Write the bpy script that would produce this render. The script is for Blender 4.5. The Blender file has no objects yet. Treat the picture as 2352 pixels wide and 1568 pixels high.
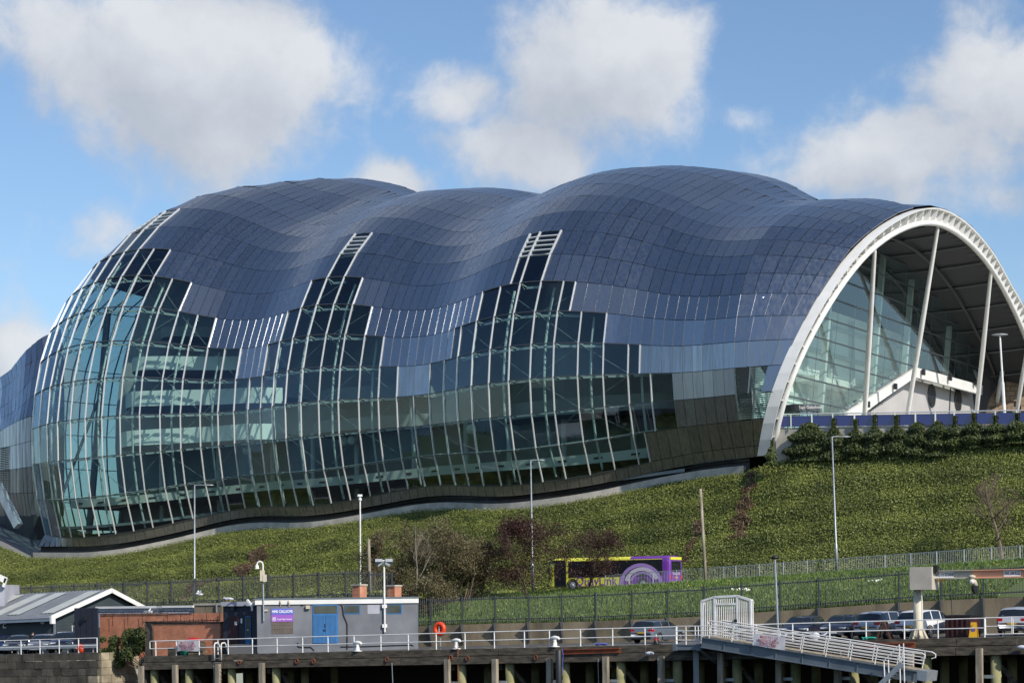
import bpy, math, random
import numpy as np
from mathutils import Vector, Matrix
random.seed(7); RNG=np.random.default_rng(11)
SC=bpy.context.scene; COL=SC.collection
# ------------------------------------------------------------------ camera
F=4375.; CX=1176.; YH=1385.; ROLL=.012; K=2352/4016
cam=bpy.data.objects.new('camera',bpy.data.cameras.new('camera')); COL.objects.link(cam)
cam.data.sensor_width=36; cam.data.lens=36*F/2352
cam.data.shift_y=(YH-784)/2352; cam.data.clip_start=.5; cam.data.clip_end=6000
cam.matrix_world=Matrix.Rotation(math.radians(90),4,'X')@Matrix.Rotation(-ROLL,4,'Z')
SC.camera=cam
# ------------------------------------------------------------------ sun
EL=math.radians(36); AZ=math.radians(140)
SUN=Vector((math.sin(AZ)*math.cos(EL),math.cos(AZ)*math.cos(EL),math.sin(EL)))
sl=bpy.data.lights.new('sun','SUN'); sl.energy=4.9; sl.angle=math.radians(.5); sl.color=(1,.93,.82)
so=bpy.data.objects.new('sun',sl); COL.objects.link(so); so.rotation_euler=SUN.to_track_quat('Z','Y').to_euler(); so.location=(60,-60,90)
SC.view_settings.view_transform='Standard'; SC.view_settings.look='None'
SC.view_settings.exposure=0.0; SC.view_settings.gamma=1.0; SC.view_settings.use_curve_mapping=False
SC.render.engine='CYCLES'
SC.cycles.max_bounces=10; SC.cycles.transparent_max_bounces=24; SC.cycles.glossy_bounces=5; SC.cycles.diffuse_bounces=3
SC.cycles.caustics_reflective=False; SC.cycles.caustics_refractive=False
# ------------------------------------------------------------------ pixel helpers
AL=math.radians(31); ca,sa=math.cos(AL),math.sin(AL)
O0=np.array([-25.7,137.])
def ray(x,y):
    u,v=x-CX,y-YH
    return np.array([(u*math.cos(ROLL)-v*math.sin(ROLL))/F,1.,-(u*math.sin(ROLL)+v*math.cos(ROLL))/F])
def PD(x,y,d): return ray(x,y)*d
def PT(x,y,t):
    d=ray(x,y); return d*((t+O0[0]*sa+O0[1]*ca)/(d[0]*sa+d[1]*ca))
def PS(x,y,s):
    d=ray(x,y); return d*((s+O0[0]*ca-O0[1]*sa)/(d[0]*ca-d[1]*sa))
def PZ(x,y,z):
    d=ray(x,y); return d*(z/d[2])
def Q(x,y): return x*K,y*K
def st(s,t,z=0.): return np.array([O0[0]+ca*s+sa*t,O0[1]-sa*s+ca*t,z])
def st_of(p): X,Y=p[0]-O0[0],p[1]-O0[1]; return X*ca-Y*sa, X*sa+Y*ca
def proj(p):
    x,y,z=p; u0=x/y*F; v0=-z/y*F
    return CX+u0*math.cos(ROLL)+v0*math.sin(ROLL), YH-u0*math.sin(ROLL)+v0*math.cos(ROLL)
AV=np.array([ca,-sa,0.]); BV=np.array([sa,ca,0.]); ZV=np.array([0,0,1.])
# ------------------------------------------------------------------ world: sky with drifting cumulus
W=bpy.data.worlds.new('World'); SC.world=W; W.use_nodes=True
nt=W.node_tree; nt.nodes.clear()
def NN(tree,typ,**kw):
    n=tree.nodes.new(typ)
    for k,v in kw.items():
        if k=='inp':
            for a,b in v.items():
                if isinstance(b,bpy.types.NodeSocket): tree.links.new(b,n.inputs[a])
                else: n.inputs[a].default_value=b
        else: setattr(n,k,v)
    return n
def MT(tree,op,a,b=None,c=None,clamp=False):
    d={0:a}
    if b is not None: d[1]=b
    if c is not None: d[2]=c
    n=NN(tree,'ShaderNodeMath',operation=op,inp=d); n.use_clamp=clamp; return n.outputs[0]
def VM(tree,op,a,b=None):
    d={0:a}
    if b is not None: d[1]=b
    return NN(tree,'ShaderNodeVectorMath',operation=op,inp=d)
g=bpy.data.node_groups.new('cloud_density','ShaderNodeTree')
g.interface.new_socket('D',in_out='INPUT',socket_type='NodeSocketVector')
g.interface.new_socket('Den',in_out='OUTPUT',socket_type='NodeSocketFloat')
gi=g.nodes.new('NodeGroupInput'); go=g.nodes.new('NodeGroupOutput'); D=gi.outputs[0]
warp=NN(g,'ShaderNodeTexNoise',inp={'Vector':D,'Scale':14.,'Detail':4.})
wv=VM(g,'SCALE',VM(g,'SUBTRACT',warp.outputs['Color'],(.5,.5,.5)).outputs[0]); wv.inputs['Scale'].default_value=.03
Dw=VM(g,'ADD',D,wv.outputs[0]).outputs[0]
BLOBS=[(420,160,290,205,.95),(620,140,165,165,.85),(130,100,230,130,.62),(500,330,190,100,.66),(1385,170,235,200,.95),(1550,130,130,150,.7),(1075,215,95,75,.66),(1225,345,215,85,.72),
 (2060,375,340,125,.8),(2290,200,190,190,.78),(1720,275,100,45,.42),(2140,470,330,70,.62),(895,440,95,70,.85),(50,850,130,140,.85),(230,520,120,90,.48),(-60,300,150,120,.4),(2500,330,220,200,.8),(800,-180,300,120,.7),(1900,-200,260,110,.6),(-300,760,260,160,.8)]
acc=None
for (x,y,rx,rz,a) in BLOBS:
    c=ray(x,y); nrm=np.linalg.norm(c); c=c/nrm
    v=VM(g,'SUBTRACT',Dw,tuple(c)).outputs[0]
    v=VM(g,'MULTIPLY',v,(F/rx,F/rx,F/rz)).outputs[0]
    l=VM(g,'DOT_PRODUCT',v,v).outputs['Value']
    e=MT(g,'MULTIPLY',MT(g,'EXPONENT',MT(g,'MULTIPLY',l,-.9)),a)
    acc=e if acc is None else NN(g,'ShaderNodeMath',operation='SMOOTH_MAX',inp={0:acc,1:e,2:.12}).outputs[0]
# clouds in the rest of the sky: the same cumulus, driven by a coarse noise
low=NN(g,'ShaderNodeTexNoise',inp={'Vector':VM(g,'ADD',VM(g,'MULTIPLY',Dw,(1,1,1.7)).outputs[0],(5.3,.2,1.9)).outputs[0],'Scale':1.7,'Detail':1.})
inview=VM(g,'SUBTRACT',D,tuple(ray(1176,600)/np.linalg.norm(ray(1176,600)))).outputs[0]
vl=VM(g,'LENGTH',inview).outputs['Value']
away=NN(g,'ShaderNodeMapRange',inp={0:vl,1:.28,2:.5}).outputs[0]
gen=MT(g,'MULTIPLY',MT(g,'MULTIPLY',MT(g,'SUBTRACT',low.outputs['Fac'],.555),3.2,clamp=True),away)
acc=MT(g,'MAXIMUM',acc,gen)
f1=NN(g,'ShaderNodeTexNoise',inp={'Vector':Dw,'Scale':15.,'Detail':10.,'Roughness':.60})
den=MT(g,'ADD',MT(g,'MULTIPLY',acc,1.25),MT(g,'MULTIPLY',MT(g,'SUBTRACT',f1.outputs['Fac'],.5),1.9))
g.links.new(den,go.inputs[0])
tc=NN(nt,'ShaderNodeTexCoord'); DIR=tc.outputs['Generated']
d0=NN(nt,'ShaderNodeGroup',node_tree=g,inp={0:DIR}).outputs[0]
off=VM(nt,'ADD',DIR,(.018,-.01,.022)).outputs[0]
d1=NN(nt,'ShaderNodeGroup',node_tree=g,inp={0:off}).outputs[0]
alpha=NN(nt,'ShaderNodeMapRange',interpolation_type='SMOOTHSTEP',inp={0:d0,1:.26,2:.78}).outputs[0]
lit=MT(nt,'ADD',MT(nt,'MULTIPLY',MT(nt,'SUBTRACT',d0,d1),.85),.42,clamp=True)
thick=NN(nt,'ShaderNodeMapRange',inp={0:d0,1:.5,2:1.5,3:0.,4:.16}).outputs[0]
lit=MT(nt,'SUBTRACT',lit,thick,clamp=True)
sky=NN(nt,'ShaderNodeTexSky',sky_type='NISHITA'); sky.sun_disc=False; sky.sun_elevation=EL; sky.sun_rotation=AZ
sky.air_density=1.0; sky.dust_density=.7; sky.ozone_density=1.4; sky.altitude=10
SKY_S=.13
skyc=NN(nt,'ShaderNodeMix',data_type='RGBA',blend_type='MULTIPLY',inp={0:1.,6:sky.outputs[0],7:(.88,.985,1.09,1)}).outputs[2]
clc=NN(nt,'ShaderNodeMix',data_type='RGBA',inp={0:lit,6:(3.9,4.2,4.75,1),7:(6.1,6.25,6.5,1)}).outputs[2]
mixc=NN(nt,'ShaderNodeMix',data_type='RGBA',inp={0:MT(nt,'MULTIPLY',alpha,.93),6:skyc,7:clc}).outputs[2]
bg=NN(nt,'ShaderNodeBackground',inp={0:mixc,1:SKY_S})
NN(nt,'ShaderNodeOutputWorld',inp={0:bg.outputs[0]})
# ------------------------------------------------------------------ materials
MATS={}
def pm(name,c1,c2=None,scale=3.,rough=.6,metal=0.,bump=0.,bscale=None,stretch=(1,1,1),rand=0.,spec=.5,det=4.,coat=0.,lo=.35,hi=.65):
    m=bpy.data.materials.new(name); m.use_nodes=True; t=m.node_tree; b=t.nodes['Principled BSDF']
    c1=tuple(c1)+(1,); 
    b.inputs['Roughness'].default_value=rough; b.inputs['Metallic'].default_value=metal
    b.inputs['Specular IOR Level'].default_value=spec
    if coat: b.inputs['Coat Weight'].default_value=coat; b.inputs['Coat Roughness'].default_value=.04
    co=NN(t,'ShaderNodeTexCoord').outputs['Object']
    if stretch!=(1,1,1): co=VM(t,'MULTIPLY',co,stretch).outputs[0]
    col=None
    if c2 is not None:
        n=NN(t,'ShaderNodeTexNoise',inp={'Vector':co,'Scale':scale,'Detail':det})
        f=NN(t,'ShaderNodeMapRange',inp={0:n.outputs['Fac'],1:lo,2:hi}).outputs[0]
        col=NN(t,'ShaderNodeMix',data_type='RGBA',inp={0:f,6:c1,7:tuple(c2)+(1,)}).outputs[2]
    if rand:
        oi=NN(t,'ShaderNodeObjectInfo').outputs['Random']
        r=NN(t,'ShaderNodeMapRange',inp={0:oi,3:1-rand,4:1+rand}).outputs[0]
        col=NN(t,'ShaderNodeMix',data_type='RGBA',blend_type='MULTIPLY',inp={0:1.,6:col if col is not None else c1,7:NN(t,'ShaderNodeCombineColor',inp={0:r,1:r,2:r}).outputs[0]}).outputs[2]
    if col is None: b.inputs['Base Color'].default_value=c1
    else: t.links.new(col,b.inputs['Base Color'])
    if bump:
        n=NN(t,'ShaderNodeTexNoise',inp={'Vector':co,'Scale':bscale or scale*4,'Detail':5.})
        bp=NN(t,'ShaderNodeBump',inp={'Strength':bump,'Distance':.05,'Height':n.outputs['Fac']})
        t.links.new(bp.outputs[0],b.inputs['Normal'])
    MATS[name]=m; return m
def glassmat(name,tint,refl=.10,ior=1.5,rough=.0,boost=1.):
    m=bpy.data.materials.new(name); m.use_nodes=True; t=m.node_tree; t.nodes.clear()
    tr=NN(t,'ShaderNodeBsdfTransparent',inp={0:tuple(tint)+(1,)})
    gl=NN(t,'ShaderNodeBsdfGlossy',inp={0:(.74,.87,1,1),'Roughness':rough})
    fr=NN(t,'ShaderNodeFresnel',inp={0:ior}).outputs[0]
    fac=MT(t,'MULTIPLY',MT(t,'ADD',MT(t,'MULTIPLY',fr,boost),refl,clamp=True),MT(t,'SUBTRACT',1.,NN(t,'ShaderNodeNewGeometry').outputs['Backfacing']))
    mx=NN(t,'ShaderNodeMixShader',inp={0:fac,1:tr.outputs[0],2:gl.outputs[0]})
    NN(t,'ShaderNodeOutputMaterial',inp={0:mx.outputs[0]}); MATS[name]=m; return m
def leafmat(name,ca_,cb_,cc_=None,scale=.6,rough=.55,fine=6.,trans=.25):
    m=bpy.data.materials.new(name); m.use_nodes=True; t=m.node_tree; b=t.nodes['Principled BSDF']
    ge=NN(t,'ShaderNodeNewGeometry'); rnd=ge.outputs['Random Per Island']
    co=NN(t,'ShaderNodeTexCoord').outputs['Object']
    n=NN(t,'ShaderNodeTexNoise',inp={'Vector':co,'Scale':scale,'Detail':5.})
    f=MT(t,'ADD',MT(t,'MULTIPLY',rnd,.42),MT(t,'MULTIPLY',MT(t,'SUBTRACT',n.outputs['Fac'],.28),1.0),clamp=True)
    cr=NN(t,'ShaderNodeValToRGB',inp={0:f}); e=cr.color_ramp.elements
    e[0].color=tuple(ca_)+(1,); e[1].color=tuple(cb_)+(1,); e[0].position=.15; e[1].position=.8
    if cc_ is not None:
        x=e.new(.97); x.color=tuple(cc_)+(1,)
    t.links.new(cr.outputs[0],b.inputs['Base Color']); b.inputs['Roughness'].default_value=rough
    tl=NN(t,'ShaderNodeBsdfTranslucent',inp={0:cr.outputs[0]})
    mx=NN(t,'ShaderNodeMixShader',inp={0:trans,1:b.outputs[0],2:tl.outputs[0]})
    t.links.new(mx.outputs[0],t.nodes['Material Output'].inputs[0]); MATS[name]=m; return m
# ------------------------------------------------------------------ mesh builder
def nz(v): v=np.asarray(v,float); return v/max(1e-9,np.linalg.norm(v))
class MB:
    def __init__(s): s.v=[]; s.f=[]; s.mi=[]; s.cur=0
    def add(s,vs,fs):
        o=len(s.v); s.v+= [tuple(map(float,p)) for p in vs]
        for f in fs: s.f.append(tuple(o+i for i in f)); s.mi.append(s.cur)
        return s
    def par(s,c,a,b,d):
        c,a,b,d=map(lambda q:np.asarray(q,float),(c,a,b,d))
        vs=[c+i*a+j*b+k*d for k in(-1,1) for j in(-1,1) for i in(-1,1)]
        fs=[(0,2,3,1),(4,5,7,6),(0,1,5,4),(2,6,7,3),(0,4,6,2),(1,3,7,5)]
        if np.dot(np.cross(a,b),d)<0: fs=[f[::-1] for f in fs]
        return s.add(vs,fs)
    def box(s,x0,x1,y0,y1,z0,z1): return s.par(((x0+x1)/2,(y0+y1)/2,(z0+z1)/2),((x1-x0)/2,0,0),(0,(y1-y0)/2,0),(0,0,(z1-z0)/2))
    def beam(s,p,q,w,h=None,up=(0,0,1)):
        p,q=np.asarray(p,float),np.asarray(q,float); h=h or w; d=q-p; dn=nz(d); u=np.asarray(up,float)
        if abs(np.dot(dn,nz(u)))>.98: u=np.array([0,1.,0]) if abs(dn[1])<.9 else np.array([1.,0,0])
        x=nz(np.cross(dn,u)); y=np.cross(x,dn)
        return s.par((p+q)/2,x*w/2,d/2,y*h/2)
    def tube(s,pts,r,n=6,caps=True):
        pts=[np.asarray(p,float) for p in pts]; m=len(pts)
        rs=r if hasattr(r,'__len__') else [r]*m
        rings=[]; px=None
        for i,p in enumerate(pts):
            d=nz(pts[min(i+1,m-1)]-pts[max(i-1,0)])
            if px is None:
                u=np.array([0,0,1.]) if abs(d[2])<.9 else np.array([1.,0,0]); px=nz(np.cross(d,u))
            else: px=nz(px-d*np.dot(px,d))
            py=np.cross(d,px)
            rings.append([p+rs[i]*(math.cos(2*math.pi*k/n)*px+math.sin(2*math.pi*k/n)*py) for k in range(n)])
        vs=[q for rg in rings for q in rg]; fs=[]
        for i in range(m-1):
            for k in range(n): a=i*n+k; b=i*n+(k+1)%n; fs.append((a,b,b+n,a+n))
        if caps: fs.append(tuple(range(n))[::-1]); fs.append(tuple((m-1)*n+k for k in range(n)))
        return s.add(vs,fs)
    def poly(s,pts,n,th):
        """flat polygon pts (3d), extruded by th along n"""
        pts=[np.asarray(p,float) for p in pts]; n=nz(n)*th; k=len(pts)
        fs=[tuple(range(k))[::-1],tuple(range(k,2*k))]+[(i,(i+1)%k,k+(i+1)%k,k+i) for i in range(k)]
        return s.add(pts+[p+n for p in pts],fs)
    def grid(s,G,flip=False):
        R,C=len(G),len(G[0]); vs=[p for r in G for p in r]
        fs=[(r*C+c,r*C+c+1,(r+1)*C+c+1,(r+1)*C+c) for r in range(R-1) for c in range(C-1)]
        if flip: fs=[f[::-1] for f in fs]
        return s.add(vs,fs)
    def lathe(s,prof,c=(0,0,0),n=16,ax='z'):
        vs=[];
        for (r,z) in prof:
            for k in range(n):
                a=2*math.pi*k/n; x,y=r*math.cos(a),r*math.sin(a)
                p={'z':(x,y,z),'y':(x,z,y),'x':(z,x,y)}[ax]; vs.append((p[0]+c[0],p[1]+c[1],p[2]+c[2]))
        fs=[(i*n+k,i*n+(k+1)%n,(i+1)*n+(k+1)%n,(i+1)*n+k) for i in range(len(prof)-1) for k in range(n)]
        fs.append(tuple(range(n))[::-1]); fs.append(tuple((len(prof)-1)*n+k for k in range(n)))
        if ax!='z': fs=[f[::-1] for f in fs]
        return s.add(vs,fs)
    def sph(s,c,r,n=10,m=6):
        rr=r if hasattr(r,'__len__') else (r,r,r); vs=[];fs=[]
        for i in range(1,m):
            th=math.pi*i/m
            for k in range(n): a=2*math.pi*k/n; vs.append((c[0]+rr[0]*math.sin(th)*math.cos(a),c[1]+rr[1]*math.sin(th)*math.sin(a),c[2]+rr[2]*math.cos(th)))
        vs+=[(c[0],c[1],c[2]+rr[2]),(c[0],c[1],c[2]-rr[2])]; T=len(vs)-2
        for i in range(m-2):
            for k in range(n): fs.append((i*n+k,(i+1)*n+k,(i+1)*n+(k+1)%n,i*n+(k+1)%n))
        for k in range(n): fs.append((T,k,(k+1)%n)); fs.append((T+1,(m-2)*n+(k+1)%n,(m-2)*n+k))
        return s.add(vs,fs)
    def build(s,name,mat,parent=None,space='w',smooth=False,label=None,kind=None):
        V=np.array(s.v,float).reshape(-1,3)
        if parent is not None and space=='w':
            M=np.array(WM(parent).inverted()); V=V@M[:3,:3].T+M[:3,3]
        me=bpy.data.meshes.new(name); me.from_pydata(V.tolist(),[],s.f)
        for m in (mat if isinstance(mat,(list,tuple)) else [mat]): me.materials.append(MATS[m] if isinstance(m,str) else m)
        if isinstance(mat,(list,tuple)): me.polygons.foreach_set('material_index',s.mi)
        if smooth: me.polygons.foreach_set('use_smooth',[True]*len(me.polygons))
        o=bpy.data.objects.new(name,me); COL.objects.link(o)
        if parent is not None: o.parent=parent
        if label: o['label']=label
        if kind: o['kind']=kind
        return o
def WM(o):
    M=Matrix.Translation(o.location)@o.rotation_euler.to_matrix().to_4x4()
    return WM(o.parent)@M if o.parent else M
def thing(name,label,cat,loc=(0,0,0),rz=0.,group=None):
    o=bpy.data.objects.new(name,None); COL.objects.link(o); o.empty_display_size=.3
    o.location=Vector([float(a) for a in loc]); o.rotation_euler=(0,0,rz)
    o['label']=label; o['category']=cat
    if group: o['group']=group
    return o
def tag(o,label=None,cat=None,group=None,kind=None):
    if label: o['label']=label
    if cat: o['category']=cat
    if group: o['group']=group
    if kind: o['kind']=kind
    return o
def dup(o,loc=None,rz=None,label=None):
    def cp(x,par):
        c=x.copy(); COL.objects.link(c); c.parent=par
        for ch in CH.get(x.name,[]): cp(ch,c)
        return c
    global CH
    CH={}
    for x in bpy.data.objects:
        if x.parent: CH.setdefault(x.parent.name,[]).append(x)
    c=cp(o,None)
    if loc is not None: c.location=Vector([float(a) for a in loc])
    if rz is not None: c.rotation_euler=(0,0,rz)
    if label: c['label']=label
    return c
def textmesh(name,body,size,mat,parent,M,depth=.004,bold=0.,sx=1.,align='CENTER',label=None):
    """flat lettering as mesh; M maps text plane (x right,y up,z out) into world"""
    cu=bpy.data.curves.new(name,'FONT'); cu.body=body; cu.size=size; cu.align_x=align; cu.align_y='CENTER'; cu.extrude=depth; cu.offset=bold; cu.resolution_u=2
    o=bpy.data.objects.new(name,cu); COL.objects.link(o)
    dg=bpy.context.evaluated_depsgraph_get(); me=bpy.data.meshes.new_from_object(o.evaluated_get(dg)); bpy.data.objects.remove(o)
    P=WM(parent).inverted() if parent is not None else Matrix()
    me.transform(P@M@Matrix.Diagonal((sx,1,1,1)))
    me.materials.clear(); me.materials.append(MATS[mat]); r=bpy.data.objects.new(name,me); COL.objects.link(r)
    if parent is not None: r.parent=parent
    if label: r['label']=label
    return r
def frame(c,x,y,z): 
    return Matrix(((x[0],y[0],z[0],c[0]),(x[1],y[1],z[1],c[1]),(x[2],y[2],z[2],c[2]),(0,0,0,1)))
def leaves(name,P,N,size,mat,parent=None,tilt=.7,aspect=1.5,tri=False,space='w'):
    """many small leaf faces: P (n,3) centres, N (n,3) normals"""
    P=np.asarray(P,float); n=len(P); N=np.asarray(N,float)+RNG.normal(0,tilt,(n,3)); N/=np.linalg.norm(N,axis=1)[:,None]+1e-9
    R=RNG.normal(0,1,(n,3)); U=np.cross(N,R); U/=np.linalg.norm(U,axis=1)[:,None]+1e-9; Vv=np.cross(N,U)
    sz=(np.asarray(size)*RNG.uniform(.6,1.3,n))[:,None] if not hasattr(size,'__len__') else np.asarray(size)[:,None]
    U=U*sz*.5*aspect; Vv=Vv*sz*.5
    if parent is not None and space=='w':
        M=np.array(WM(parent).inverted()); P=P@M[:3,:3].T+M[:3,3]; U=U@M[:3,:3].T; Vv=Vv@M[:3,:3].T
    k=3 if tri else 4
    if tri: A=np.stack([P-U-Vv*.6,P+U-Vv*.6,P+Vv],1)
    else: A=np.stack([P-U,P-Vv*.8,P+U,P+Vv*.8],1)
    me=bpy.data.meshes.new(name); me.vertices.add(n*k); me.vertices.foreach_set('co',A.reshape(-1))
    me.loops.add(n*k); me.loops.foreach_set('vertex_index',np.arange(n*k,dtype=np.int32))
    me.polygons.add(n); me.polygons.foreach_set('loop_start',np.arange(0,n*k,k,dtype=np.int32)); me.polygons.foreach_set('loop_total',np.full(n,k,dtype=np.int32))
    me.update(); me.validate(); me.materials.append(MATS[mat])
    o=bpy.data.objects.new(name,me); COL.objects.link(o)
    if parent is not None: o.parent=parent
    return o
# ------------------------------------------------------------------ palette
def steelmat(name,c,rough,streak=0.):
    m=pm(name,c,rough=rough,metal=.6 if streak else 1.,rand=.09); t=m.node_tree; b=t.nodes['Principled BSDF']
    co=NN(t,'ShaderNodeTexCoord').outputs['Object']
    n=NN(t,'ShaderNodeTexNoise',inp={'Vector':VM(t,'MULTIPLY',co,(2.2,2.2,.12)).outputs[0],'Scale':1.6,'Detail':5.})
    src=b.inputs['Base Color'].links[0].from_socket
    lo=1-.12-streak; r=NN(t,'ShaderNodeMapRange',inp={0:n.outputs['Fac'],1:.3,2:.68,3:lo,4:1.06}).outputs[0]
    col=NN(t,'ShaderNodeMix',data_type='RGBA',blend_type='MULTIPLY',inp={0:1.,6:src,7:NN(t,'ShaderNodeCombineColor',inp={0:r,1:r,2:r}).outputs[0]}).outputs[2]
    t.links.new(col,b.inputs['Base Color'])
    rr=NN(t,'ShaderNodeMapRange',inp={0:n.outputs['Fac'],1:.3,2:.7,3:rough*1.5,4:rough*.8}).outputs[0]; t.links.new(rr,b.inputs['Roughness'])
    return
    bp=NN(t,'ShaderNodeBump',inp={'Strength':.025,'Distance':.03,'Height':NN(t,'ShaderNodeTexNoise',inp={'Vector':co,'Scale':.9,'Detail':2.}).outputs['Fac']})
    t.links.new(bp.outputs[0],b.inputs['Normal'])
steelmat('steel',(.385,.40,.43),.27)
steelmat('steel_stained',(.25,.235,.22),.3,.25)
pm('seam_dark',(.02,.022,.028),rough=.5)
pm('seam_bright',(.40,.41,.43),rough=.3,metal=1.)
pm('mullion',(.72,.73,.73),rough=.25,metal=.35)
glassmat('glass_end',(.62,.70,.72),refl=.03)
pm('transom',(.10,.11,.12),rough=.4,metal=.6)
glassmat('glass',(.80,.885,.87),refl=.03,ior=1.5,boost=1.15)
glassmat('glass_clear',(.91,.98,.96),refl=.08,ior=1.5,boost=1.2)
pm('tube_teal',(.50,.54,.53),rough=.4)
pm('rod_grey',(.26,.29,.29),rough=.5)
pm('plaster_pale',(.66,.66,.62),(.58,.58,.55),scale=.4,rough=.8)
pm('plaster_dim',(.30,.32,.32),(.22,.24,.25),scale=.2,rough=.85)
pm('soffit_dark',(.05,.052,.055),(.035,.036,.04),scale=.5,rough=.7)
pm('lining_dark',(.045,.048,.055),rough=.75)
pm('white_paint',(.78,.78,.77),(.70,.70,.68),scale=.7,rough=.42,bump=.02)
pm('concrete_pale',(.52,.48,.42),(.36,.34,.30),scale=.9,rough=.9,bump=.15,bscale=9)
pm('concrete_dark',(.16,.16,.17),rough=.9)  # one even dark grey concrete
pm('asphalt',(.055,.054,.056),(.085,.083,.082),scale=.5,rough=.92,bump=.15,bscale=20)
pm('earth',(.075,.085,.028),(.05,.06,.02),scale=1.,rough=.95)
pm('grass_soil',(.075,.11,.028),(.10,.13,.035),scale=.8,rough=.95)
pm('water',(.012,.02,.022),rough=.08,bump=.35,bscale=.9)
pm('far_ground',(.10,.095,.085),(.06,.07,.05),scale=.02,rough=.95)
leafmat('ivy',(.085,.11,.026),(.31,.345,.08),(.52,.44,.11),scale=.22)
leafmat('grass_blade',(.08,.135,.03),(.20,.29,.065),(.32,.32,.1),scale=.35)
leafmat('hedge_leaf',(.028,.045,.014),(.115,.15,.04),(.2,.2,.05),scale=.7)
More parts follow.
